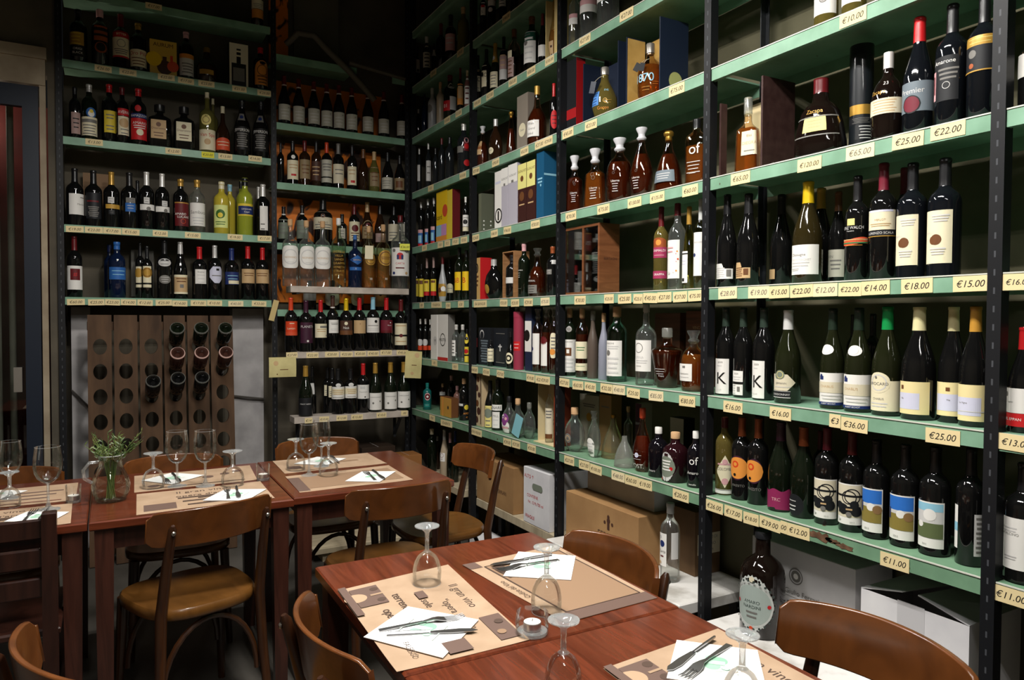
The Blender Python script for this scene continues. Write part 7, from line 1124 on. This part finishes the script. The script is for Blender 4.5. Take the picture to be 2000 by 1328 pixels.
# ------------------------------------------------------------ chairs
CW=wood('chair_rail_wood',hx('4d2a12'),hx('6b3d1b'),.25,(8,8,8),.35,1.); CD=wood('chair_frame_wood',hx('2c170d'),hx('43250f'),.3,(30,30,4),.3,1.); CS=wood('chair_seat_wood',hx('573714'),hx('6f481f'),.3,(14,5,5),.3,1.5)
SCR=P('sil',.25,0,.9)
def chair_parts(t,rail_h=.125,top=.81,w=.44,rail=CW,flare=0):
    # faces +Y; seat centre at the origin
    n=20; out=[]
    for i in range(n+1):
        u=-1+2*i/n; sc=1 if abs(u)<1 else 1
        hw=.205-.0*abs(u)
        out.append(u)
    mb=MB(); N=36; top_=[];zt=.462
    def seat_xy(a):
        c,s=math.cos(a),math.sin(a); k=(abs(c)**3.2+abs(s)**3.2)**(-1/3.2); x=.205*c*k; y=.20*s*k; return (x*(1+.10*y/.2),y)
    vs=[];fs=[]
    for z,sc in ((.425,.97),(.432,1.),(.455,1.),(.463,.97),(.460,.80)):
        for k in range(N): x,y=seat_xy(2*PI*k/N); vs.append((x*sc,y*sc,z))
    for i in range(4):
        for k in range(N): a=i*N+k; b_=i*N+(k+1)%N; fs.append((a,b_,b_+N,a+N))
    fs.append(tuple(range(N-1,-1,-1))); fs.append(tuple(4*N+k for k in range(N))); mb.add(vs,fs); mb.obj('seat',CS,t,True,50)
    for s in (-1,1):
        MB().tube([(s*.175,.165,.43),(s*.182,.172,.25),(s*.192,.185,0)],[.019,.017,.013],12).obj('leg',CD,t,True)
        MB().tube([(s*.185,-.225,0),(s*.178,-.185,.25),(s*.170,-.175,.45),(s*.165,-.212,.62),(s*.160,-.250,top-.055),(s*.160,-.255,top-.042)],[.014,.017,.019,.017,.013,.006],12).obj('leg',CD,t,True)
        MB().lathe([(.007,0),(.0075,.002),(.004,.005)],10,0,Matrix.Translation((s*.1605,-.2605,top-.066))@Matrix.Rotation(PI/2,4,'X')).obj('screw',SCR,t,True)
    # bent backrest
    vs=[];fs=[];n=22;rad=.34
    for i in range(n+1):
        u=-1+2*i/n; a=u*(w/2)/rad*1.06; x=math.sin(a)*rad; y=-.230+rad*(1-math.cos(a))-.012
        end=max(0,abs(u)-.86)/.14; sh=rail_h*.16*end**2; arch=.010*(1-u*u)
        for dd,zz in ((0,top-rail_h+sh),(0,top-sh+arch-.01),(.012,top-sh+arch-.01),(.012,top-rail_h+sh)):
            nx,nyv=-math.sin(a),math.cos(a); tilt=-(zz-top+rail_h)*.16
            vs.append((x+nx*dd,y+nyv*dd+tilt,zz))
    for i in range(n):
        for k in range(4): a=i*4+k; b_=i*4+(k+1)%4; fs.append((a,b_,b_+4,a+4))
    fs+=[(0,1,2,3),(n*4+3,n*4+2,n*4+1,n*4)]; o=mesh('backrest',vs,fs,rail,t,None,True,50)
    bv=o.modifiers.new('bevel','BEVEL'); bv.width=.003; bv.segments=2; bv.limit_method='ANGLE'
    # bent hoop between the legs
    pts=[]
    for i in range(17):
        a=PI*i/16; pts.append((math.cos(a)*.165,.0-.165+.0,.17+math.sin(a)*.235))
    MB().tube(pts,.010,8).obj('hoop',CD,t,True)
    pts=[(math.cos(PI*i/16)*.165,.16,.17+math.sin(PI*i/16)*.235) for i in range(17)]
    MB().tube(pts,.010,8).obj('hoop',CD,t,True)
def chair(label,x,y,rz,sc=1.,**k):
    t=thing('dining_chair',label,'chair',(x,y,FL),rz,'bentwood bistro chairs'); t.scale=(1,1,sc); chair_parts(t,**k); return t
# rz 0 faces +Y ; seat centre = rail centre + .25 forward
def seat_at(rx,ry,rz,back=.25): return rx-math.sin(rz)*back, ry+math.cos(rz)*back
def chair_rail(label,rx,ry,rz,**k):
    x,y=seat_at(rx,ry,rz); return chair(label,x,y,rz,**k)
chair_rail('bentwood chair with visible seat at the jug table, near side',-1.60,-2.175,.30)
chair_rail('bentwood chair pushed in at the corner-end back table, near side',-.955,-2.215,.03)
chair_rail('bentwood chair at the corner end of the back table row',-.315,-1.605,PI/2)
chair_rail('bentwood chair behind the jug table, against the rack',-1.665,-.955,PI,sc=.965)
chair_rail('bentwood chair behind the corner-end back table',-.99,-.955,PI+.03,sc=1.)
chair_rail('bentwood chair behind the left edge table',-2.32,-.96,PI,sc=.965)
chair_rail('bentwood chair left of the front table, curved back toward us',-1.585,-3.275,-PI/2,top=.815)
chair_rail('bentwood chair right of the front table, against the cartons',-.635,-3.125,PI/2,top=.80)
chair_rail('bentwood chair right of the nearest table, by the amaro bottle',-.555,-3.865,PI/2,top=.825)
chair_rail('bentwood chair at the bottom left corner of the photo',-2.06,-3.235,-PI/2+.35,top=.835)
# dark ladder-back chair
t=thing('ladder_back_chair','dark ladder-back chair at the left edge, near side','chair',(-2.255,-1.86,FL),.0)
DK=wood('dark_ladder_wood',hx('22100b'),hx('331a12'),.3,(30,30,4),.3,1.)
for s in (-1,1):
    MB().box(s*.165-.02,s*.165+.02,-.29,-.25,0,.835,0,None,.004).obj('leg',DK,t); MB().box(s*.165-.018,s*.165+.018,.10,.136,0,.44,0,None,.003).obj('leg',DK,t)
MB().box(-.19,.19,-.25,.15,.44,.465,0,None,.006).obj('seat',DK,t)
for z0 in (.755,.665,.575): MB().box(-.145,.145,-.280,-.262,z0,z0+.06,0,None,.004).obj('back_slat',DK,t)
for s in (-1,1): MB().box(s*.165-.01,s*.165+.01,-.25,.10,.2,.225).obj('stretcher',DK,t)
# ------------------------------------------------------------ placemats, napkins, cutlery
KP=mott('kraft_paper',hx('a3886e'),hx('b3987e'),.7,(12,12,12)); KPD='6b5548'
def quad_map(c,wav=0.,z=TZ):
    A,B,C_,D_=[Vector((*p,0)) for p in c]   # order: u along A->B, v along A->D
    def S(u,v,e):
        p=A*(1-u)*(1-v)+B*u*(1-v)+C_*u*v+D_*(1-u)*v
        h=wav*(.5+.5*math.sin(u*9+v*4))*(abs(2*v-1)**6+abs(2*u-1)**8)
        return (p.x,p.y,z+h+e)
    return S,((B-A).length/(D_-A).length)
def sheet(name,label,cat,c,m,wav,marks,z,th=.0006,grp=None):
    S,asp=quad_map(c,wav,z); n=16; vs=[];fs=[]
    o=sum((Vector((*p,0)) for p in c),Vector())/4
    t=thing(name,label,cat,(o.x,o.y,z),0,grp); Of=Vector((o.x,o.y,z))
    S2=lambda u,v,e:tuple(Vector(S(u,v,e))-Of)
    for i in range(n+1):
        for j in range(n+1): vs.append(S2(i/n,j/n,th))
    k=len(vs); vs+=[(x,y,zz-th) for x,y,zz in vs]
    for i in range(n):
        for j in range(n): a=i*(n+1)+j; fs.append((a,a+n+1,a+n+2,a+1)); fs.append((a+1+k,a+n+2+k,a+n+1+k,a+k))
    for i in range(n):
        for (a,b_) in ((i*(n+1),(i+1)*(n+1)),((i+1)*(n+1)+n,i*(n+1)+n),(i+1,i),(n*(n+1)+i,n*(n+1)+i+1)): fs.append((a,b_,b_+k,a+k))
    mesh('sheet',vs,fs,m,t,None,True,60)
    prints('print',S2,asp,marks,t,True,th+.0003); return t
PM1='T,Il gran vino,.72,.1,.085,K|T,“opera d’arte”,.66,.26,.075,K|T,sole,.55,.38,.085,K|T,terreno,.36,.52,.085,K|T,opera,.22,.66,.085,K|R,.02,.52,.22,.64,K|R,.04,.66,.15,.78,K|R,.80,.42,.98,.56,K|R,.46,.2,.56,.27,K|T,terroir,.2,.9,.04,K|L,1,.80,.82,K,.1,.5|T,ZEMOLO,.75,.92,.05,K'
PAL['K']='54433a'; PAL['K2']='6a554c'; PAL['K3']='95785f'
PMA='T,Il gran vino,.42,.13,.11,K|T,“opera d’arte”,.60,.30,.10,K|T,sole,.42,.44,.10,K|T,terreno,.33,.61,.11,K|T,opera,.46,.76,.11,K|R,.70,.02,.95,.19,K2|R,.05,.70,.30,.93,K2|O,.175,.92,.09,b5977b|O,.10,.74,.035,K|O,.25,.74,.035,K|R,.165,.70,.185,.80,a58a70|O,.78,.08,.035,K|O,.88,.13,.035,K3|R,.27,.40,.36,.48,K2|R,.86,.42,.97,.60,K2|T,FALESCO,.85,.82,.06,K|R,.0,.94,.4,1,K2'
PMB='R,.0,.0,.10,1,K2|R,.90,.0,1,.12,K2|R,.10,.14,.90,.94,K3|R,.10,.13,.90,.145,K|R,.10,.93,.90,.945,K|R,.10,.13,.105,.945,K|R,.895,.13,.90,.945,K|T,Codice del Vino,.5,.06,.07,K|R,.66,.17,.86,.28,K|T,FALESCO,.8,.97,.035,K'
PMS='T,Il gran vino,.5,.15,.13,K|T,opera d’arte,.5,.35,.12,K|R,.05,.62,.28,.9,K2|L,3,.45,.8,K,.3,.8|R,.45,.5,.6,.54,K'
PMG='O,.15,.75,.07,K2|O,.35,.6,.06,K2|O,.6,.5,.07,K2|O,.75,.4,.06,K2|O,.86,.3,.06,K2|L,1,.88,.9,K,.1,.9'
PMM='L,3,.35,.7,K2,.1,.9|R,.45,.2,.55,.24,K|L,1,.88,.9,dkr,.4,.9'
g='kraft paper placemats'; zt=TZ+.0004
def pm(label,c,marks,wav=.001): return sheet('placemat',label,'placemat',c,KP,wav,marks,zt,.0006,g)
# front table: text runs from the wall side to the left
pm('kraft placemat with big lettering, left on the front table',[(-1.109,-2.932),(-1.149,-3.445),(-1.445,-3.443),(-1.430,-2.975)],PMA)
pm('kraft placemat with dark frame, right on the front table',[(-1.035,-3.41),(-1.076,-2.955),(-.752,-2.928),(-.756,-3.395)],PMB)
pm('kraft placemat on the nearest table',[(-.756,-3.596),(-.765,-3.98),(-1.099,-3.985),(-1.087,-3.622)],PMA)
pm('kraft placemat with lettering, near side of the jug table',[(-1.838,-1.630),(-1.379,-1.622),(-1.382,-1.940),(-1.848,-1.957)],PMS,.0012)
pm('kraft placemat with sketches, far side of the jug table',[(-1.836,-1.262),(-1.362,-1.255),(-1.384,-1.582),(-1.845,-1.591)],PMG,.001)
pm('kraft placemat, near side of the left edge table',[(-2.50,-1.655),(-2.048,-1.671),(-2.041,-1.97),(-2.50,-1.955)],PMS)
pm('kraft placemat with landscape print, far side of left edge table',[(-2.50,-1.291),(-2.042,-1.296),(-2.04,-1.62),(-2.50,-1.61)],PMM)
pm('plain kraft placemat, far side of the corner-end table',[(-1.25,-1.200),(-.785,-1.208),(-.787,-1.505),(-1.257,-1.511)],'R,.6,.45,.8,.55,K3|L,1,.9,.92,K,.1,.4|R,.07,.55,.2,.75,K2')
pm('kraft placemat with shaded frame, near side of corner-end table',[(-1.268,-1.576),(-.795,-1.555),(-.805,-1.891),(-1.279,-1.894)],'R,.0,.15,.1,.95,K2|R,.1,.15,.95,.85,K3|T,Codice,.5,.06,.06,K',.0012)
NP=P('ecebe8',.75); GRN='O,.5,.5,.17,bfe6cc|T,#,.5,.5,.24,5fb587|L,2,.28,.34,cfe8d8,.3,.7|L,2,.68,.74,cfe8d8,.25,.75'
GRN='O,.5,.5,.19,dcebe1|O,.43,.46,.09,9fcfb0|O,.57,.54,.09,8fc5a3|R,.46,.40,.56,.60,b4d9c1|O,.5,.5,.035,e6f1ea|O,.40,.60,.05,b9dcc6|O,.62,.42,.05,a9d3b8|R,.28,.72,.70,.735,dbeae0|R,.30,.26,.70,.275,dbeae0'
zn=zt+.0056
def nk(label,c): return sheet('napkin',label,'napkin',c,NP,.0,GRN,zn-.0028,.0014,'white paper napkins')
nk('white napkin with green print, left on the front table',[(-1.456,-3.269),(-1.314,-3.16),(-1.201,-3.307),(-1.346,-3.437)])
nk('white napkin with green print, right on the front table',[(-1.02,-3.089),(-.886,-2.935),(-.760,-3.046),(-.879,-3.199)])
nk('white napkin on the nearest table',[(-1.008,-3.715),(-.879,-3.60),(-.766,-3.716),(-.88,-3.841)])
nk('white napkin, near side of the jug table',[(-1.626,-1.861),(-1.53,-1.715),(-1.384,-1.785),(-1.482,-1.937)])
nk('white napkin, far side of the jug table',[(-1.813,-1.385),(-1.69,-1.275),(-1.571,-1.391),(-1.707,-1.516)])
nk('white napkin, near side of the left edge table',[(-2.235,-1.852),(-2.18,-1.74),(-2.052,-1.812),(-2.098,-1.925)])
nk('white napkin, near side of the corner-end table',[(-1.069,-1.793),(-.948,-1.64),(-.815,-1.706),(-.945,-1.872)])
nk('white napkin, far side of the corner-end table',[(-1.177,-1.325),(-1.04,-1.204),(-.925,-1.31),(-1.047,-1.424)])
nk('white napkin, far side of the left edge table',[(-2.40,-1.40),(-2.33,-1.30),(-2.21,-1.37),(-2.29,-1.49)])
ST=P('a8a8aa',.3,0,1.)
def cut(kind,label,p,q,L=None):
    """p = handle end, q = tip"""
    p,q=Vector((*p,0)),Vector((*q,0)); d=(q-p).normalized(); ln=L or .195; a=math.atan2(d.y,d.x); mid=(p+q)/2; p=mid-d*ln/2
    t=thing(kind,label,'cutlery',(p.x,p.y,zn-.0013),a,None); k=ln/.2
    if kind=='fork':
        MB().add([(0,-.007,0),(0,.007,0),(.10*k,.003,.004),(.10*k,-.003,.004),(0,-.007,.0022),(0,.007,.0022),(.10*k,.003,.0065),(.10*k,-.003,.0065)],[(0,1,2,3),(7,6,5,4),(0,4,5,1),(1,5,6,2),(2,6,7,3),(3,7,4,0)]).obj('handle',ST,t)
        mb=MB(); xs_=[(.10,.003,.004),(.125,.006,.007),(.14,.011,.005),(.155,.012,.002)]
        vs=[];fs=[]
        for x,w,z in xs_: vs+=[(x*k,-w,z),(x*k,w,z),(x*k,w,z+.0018),(x*k,-w,z+.0018)]
        for i in range(3):
            for j in range(4): A=i*4+j; B=i*4+(j+1)%4; fs.append((A,B,B+4,A+4))
        fs+=[(3,2,1,0),(12,13,14,15)]; mb.add(vs,fs)
        for j in range(4):
            y=-.0105+j*.007; mb.tube([(.153*k,y,.003),(.18*k,y,.002),(.2*k,y,.005)],[.0017,.0015,.0008],6)
        mb.obj('tines',ST,t,True,50)
    else:
        MB().tube([(0,0,.0035),(.05*k,0,.0035),(.095*k,0,.0035)],[.0055,.006,.0048],10,0,None,.55).obj('handle',ST,t,True)
        vs=[(.093*k,-.005,.002),(.093*k,.005,.002),(.16*k,.010,.002),(.19*k,.007,.002),(.2*k,-.001,.002),(.185*k,-.008,.002),(.14*k,-.009,.002)]; n=len(vs)
        vs+=[(x,y,z+.0016) for x,y,z in vs]; fs=[tuple(range(n-1,-1,-1)),tuple(range(n,2*n))]+[(i,(i+1)%n,(i+1)%n+n,i+n) for i in range(n)]
        MB().add(vs,fs).obj('blade',ST,t)
cut('fork','steel fork on the left napkin of the front table',(-1.42,-3.257),(-1.222,-3.279)); cut('table_knife','steel knife on the left napkin of the front table',(-1.418,-3.285),(-1.222,-3.362))
cut('table_knife','steel knife on the right napkin of the front table',(-.815,-3.012),(-1.02,-3.005)); cut('fork','steel fork on the right napkin of the front table',(-.829,-3.055),(-1.013,-3.050))
cut('table_knife','steel knife on the napkin of the nearest table',(-.799,-3.632),(-.998,-3.700)); cut('fork','steel fork on the napkin of the nearest table',(-.800,-3.672),(-.985,-3.735))
cut('fork','steel fork, near side of the jug table',(-1.539,-1.88),(-1.52,-1.70)); cut('table_knife','steel knife, near side of the jug table',(-1.487,-1.715),(-1.502,-1.875))
cut('fork','steel fork, far side of the jug table',(-1.735,-1.319),(-1.720,-1.491)); cut('table_knife','steel knife, far side of the jug table',(-1.69,-1.315),(-1.676,-1.48))
cut('fork','steel fork, near side of the left edge table',(-2.178,-1.90),(-2.160,-1.75)); cut('table_knife','steel knife, near side of the left edge table',(-2.120,-1.76),(-2.130,-1.88))
cut('fork','steel fork, near side of the corner-end table',(-.955,-1.84),(-.938,-1.65)); cut('table_knife','steel knife, near side of the corner-end table',(-.905,-1.665),(-.915,-1.83))
cut('fork','steel fork, far side of the corner-end table',(-1.02,-1.381),(-1.01,-1.22)); cut('table_knife','steel knife, far side of the corner-end table',(-.985,-1.385),(-.975,-1.225))
# ------------------------------------------------------------ glasses, candles, jug
STEM=None
def solidglass():
    if 'sg' not in MATS:
        m,nt,o=newmat('solid_glass'); pbsdf(nt,o,(1,1,1),.0,.5,0,0,1,1.45); MATS['sg']=m
    return MATS['sg']
def wineglass(label,x,y,H,R,inv=False):
    t=thing('wine_glass',label,'wine glass',(x,y,TZ+.0013+(H if inv else 0)),0,'stemmed glasses on the tables')
    if inv: t.rotation_euler=(PI,0,0)
    if not inv:
        bowl=[(.003,.42),(.35,.435),(.72,.50),(.93,.60),(1,.70),(.97,.82),(.86,1.)]; fr=.82; st=.40; sr=.0042
    else:
        bowl=[(.008,.43),(.35,.46),(.68,.53),(.90,.64),(.99,.76),(1,.86),(.93,1.)]; fr=.86; st=.42; sr=.0052
    o=MB().lathe([(r*R,z*H) for r,z in bowl],36,0,None,None,False,False).obj('bowl',GL(),t,True,80)
    MB().lathe([(.93*R if inv else .86*R,H*.9985),(.945*R if inv else .875*R,H),(.93*R if inv else .86*R,H*1.001)],36,0,None,None,False,False).obj('rim',solid('glass_rim',(.5,.52,.52),.05),o,True)
    MB().lathe([(sr*2.2,.012),(sr*1.15,H*.12),(sr,H*.25),(sr*1.1,H*st),(sr*2.1,H*(st+.03))],16,0,None,None,False,False).obj('stem',thin('stem_glass',(.93,.95,.95),gl=.22,rough=.03,extra=((.8,.82,.82),.10)),t,True,80)
    MB().lathe([(fr*R,0.0),(fr*R,.0022),(fr*R*.6,.004),(sr*2.2,.012)],36,0,None,None,True,False).obj('foot',thin('foot_glass',(.95,.96,.96),gl=.16,rough=.03,extra=((.8,.82,.82),.14)),t,True,60)
G=[('tall glass left of the pair behind the near napkin, jug table',-1.690,-1.556,.225,.0445,0),('tall glass right of the pair behind the near napkin, jug table',-1.589,-1.600,.226,.0445,0),
('tall glass by the candle, left edge table',-2.118,-1.735,.225,.0455,0),('tall glass at the very left edge of the photo',-2.255,-1.470,.215,.041,0),
('tall glass in front, corner-end table',-1.172,-1.600,.225,.0415,0),('tall glass behind, corner-end table',-1.075,-1.430,.212,.0425,0),
('upside-down glass nearest the jug, jug table',-1.775,-1.535,.140,.0415,1),('upside-down glass by the candle, jug table',-1.490,-1.640,.141,.0445,1),
('upside-down glass, left edge table',-2.243,-1.615,.125,.036,1),('upside-down glass far left, corner-end table',-1.195,-1.450,.139,.042,1),('upside-down glass nearer, corner-end table',-1.098,-1.640,.142,.0415,1),
('upside-down glass on the lettered placemat, front table',-1.214,-3.035,.150,.0370,1),('upside-down glass on the framed placemat, front table',-1.039,-3.335,.152,.0360,1),
('upside-down glass nearest us beside the candle bowl',-1.205,-3.66,.135,.0340,1),('upside-down glass on the nearest table, right one',-.965,-3.86,.135,.0335,1)]
for l,x,y,H,R,i in G: wineglass(l,x,y,H,R,bool(i))
WAX=P('f0ece2',.5); ALU=P('b9b9bb',.3,0,.9)
def tealight(label,x,y,H,R,bowl=False):
    t=thing('candle_holder',label,'candle holder',(x,y,TZ+.0012),0,'tealight holders')
    pr=[(R*.9,0),(R,.004),(R*(1.0 if not bowl else 1.08),H*.5),(R*(1.06 if not bowl else 1.0),H)]
    MB().lathe(pr,32,0,None,None,True,False).obj('glass_cup',GL(),t,True,60)
    MB().lathe([(R*.93,.001),(R*.95,.008),(R*.4,.010)],32,0,None,None,True,True).obj('thick_base',thin('foot_glass',(.95,.96,.96),gl=.16),t,True)
    c=thing('tealight_candle','white tealight candle inside the '+label,'candle',(x,y,TZ+.0115),0,'tealight candles'); rr=min(.0195,R*.8)
    MB().lathe([(rr,0),(rr,.015)],24).obj('metal_cup',ALU,c,True); MB().lathe([(rr*.94,.0152),(rr*.94,.0165),(rr*.5,.0168)],24).obj('wax',WAX,c,True); MB().tube([(0,0,.0165),(.001,0,.022)],.0008,5).obj('wick',P('dk'),c)
tealight('glass candle cup on the left edge table',-2.045,-1.655,.066,.0245); tealight('glass candle cup on the jug table',-1.364,-1.600,.068,.0265); tealight('low glass candle bowl on the front table',-1.128,-3.42,.048,.0345,True)
t=thing('jug','round glass jug holding sprigs of herbs','jug',(-1.924,-1.685,TZ+.001))
R=.065; MB().lathe([(R*.70,0),(R*.78,.004),(R*.95,.03),(R,.058),(R*.92,.085),(R*.72,.112),(R*.60,.130),(R*.60,.150),(R*.68,.169)],36,0,None,None,True,False).obj('glass_body',thin('jug_glass',(.86,.90,.86),gl=.06),t,True,70)
MB().tube([(-R*.62,-.01,.150),(-R*1.05,-.02,.150),(-R*1.35,-.025,.125),(-R*1.3,-.025,.095),(-R*.93,-.015,.075)],.006,10).obj('handle',thin('stem_glass',(.93,.95,.95)),t,True)
MB().lathe([(R*.67,.1685),(R*.69,.170),(R*.67,.1715)],36,0,None,None,False,False).obj('rim',solid('glass_rim',(.5,.52,.52),.05),t,True)
h=thing('herb_sprigs','bunch of green herb sprigs standing in the glass jug','herbs',(-1.924,-1.685,TZ+.008))
random.seed(3); SG=[solid('herb_green_a',(.05,.09,.02),.5),solid('herb_green_b',(.11,.15,.035),.5)]
for k in range(36):
    a=random.uniform(0,2*PI); r0=random.uniform(.0,.028); lean=random.uniform(.02,.10) if k>4 else random.uniform(.08,.14); ht=random.uniform(.17,.245)
    if k<5: a=random.uniform(-.9,.4)
    p0=Vector((math.cos(a+2)*r0*.7,math.sin(a+2)*r0*.7,.002)); pm_=Vector((math.cos(a)*.022,math.sin(a)*.022,.135)); p1=Vector((math.cos(a)*lean,math.sin(a)*lean,ht))
    mb=MB(); pts=[p0,p0.lerp(pm_,.5)+Vector((0,0,0)),pm_,pm_.lerp(p1,.5)+Vector((0,0,.006)),p1]; mb.tube(pts,[.0016,.0016,.0015,.0013,.0008],6)
    for q in range(9):
        f=q/8; base=pm_.lerp(p1,.1+.9*f); an=random.uniform(0,2*PI); d=Vector((math.cos(an),math.sin(an),random.uniform(.4,1.2))).normalized(); ln=random.uniform(.014,.026); sd=d.orthogonal().normalized()*.0026
        mb.add([base,base+d*ln*.5+sd,base+d*ln,base+d*ln*.5-sd],[(0,1,2,3)])
    mb.obj('sprig',SG[k%2],h,True)
# ------------------------------------------------------------ lamps
LH=P('d8d8d4',.4)
def lamp(label,x,y,z,L,E,rz=0,col=(1,.93,.82)):
    t=thing('ceiling_lamp',label,'ceiling lamp',(x,y,z),rz,'ceiling lamps')
    MB().add([(-.12,-L/2-.03,0),(.12,-L/2-.03,0),(.12,L/2+.03,0),(-.12,L/2+.03,0),(-.06,-L/2-.03,.07),(.06,-L/2-.03,.07),(.06,L/2+.03,.07),(-.06,L/2+.03,.07)],[(4,5,6,7),(0,1,5,4),(1,2,6,5),(2,3,7,6),(3,0,4,7)]).obj('reflector',LH,t)
    for s in (-1,1): MB().tube([(0,s*L/3,.07),(0,s*L/3,CE-z)],.004,6).obj('hanger',BLK,t)
    for s in (-1,1):
        ld=bpy.data.lights.new('tube_light','AREA'); ld.shape='RECTANGLE'; ld.size=.035; ld.size_y=L; ld.energy=E; ld.color=col; lo=bpy.data.objects.new('tube_light',ld); link(lo,t); lo.location=(s*.055,0,.012)
lamp('fluorescent lamp over the front tables',-1.25,-3.45,1.62,1.2,50,0,(1,.97,.92))
lamp('fluorescent lamp over the back tables',-1.5,-1.85,1.62,1.2,22,PI/2,(1,.97,.92))
lamp('fluorescent fill lamp added unseen behind the camera',-2.1,-5.5,1.75,1.2,15,0,(1,.97,.92))  # added out of view as general fill light
t=thing('passage_fill_lamp','small unseen fill lamp added in the passage behind the glass door','lamp',(-2.7,.8,1.30)); MB().tube([(0,0,.06),(0,0,CE-1.30)],.004,6).obj('cord',BLK,t); MB().lathe([(.05,0),(.05,.03),(.02,.06)],16).obj('shade',LH,t,True)  # added lamp, there only to brighten what shows through the door glass
ld=bpy.data.lights.new('fill_bulb','POINT'); ld.energy=9; ld.color=(1,.85,.7); ld.shadow_soft_size=.03; lo=bpy.data.objects.new('fill_bulb',ld); link(lo,t); lo.location=(0,0,-.05)

# ------------------------------------------------------------ world, camera
w=bpy.data.worlds.new('room_air'); bpy.context.scene.world=w; w.use_nodes=True; w.node_tree.nodes['Background'].inputs[0].default_value=(.5,.55,.6,1); w.node_tree.nodes['Background'].inputs[1].default_value=.008
cd=bpy.data.cameras.new('camera'); cam=bpy.data.objects.new('camera',cd); COL.objects.link(cam); cd.sensor_width=36; cd.lens=CAM['lens']; cd.clip_start=.02
r_,u_,f_=CAM['r'],CAM['u'],CAM['f']
cam.matrix_world=Matrix(((r_[0],u_[0],-f_[0],CAM['loc'][0]),(r_[1],u_[1],-f_[1],CAM['loc'][1]),(r_[2],u_[2],-f_[2],CAM['loc'][2]),(0,0,0,1)))
sc=bpy.context.scene; sc.camera=cam
vs_=sc.view_settings; sc.display_settings.display_device='sRGB'; vs_.view_transform='Standard'; vs_.look='None'; vs_.gamma=1; vs_.use_curve_mapping=False; vs_.exposure=0.0
cy=sc.cycles; cy.transparent_max_bounces=40; cy.max_bounces=10; cy.glossy_bounces=5; cy.transmission_bounces=10; cy.diffuse_bounces=3; cy.caustics_reflective=False; cy.caustics_refractive=False; cy.use_denoising=True; cy.sample_clamp_indirect=4
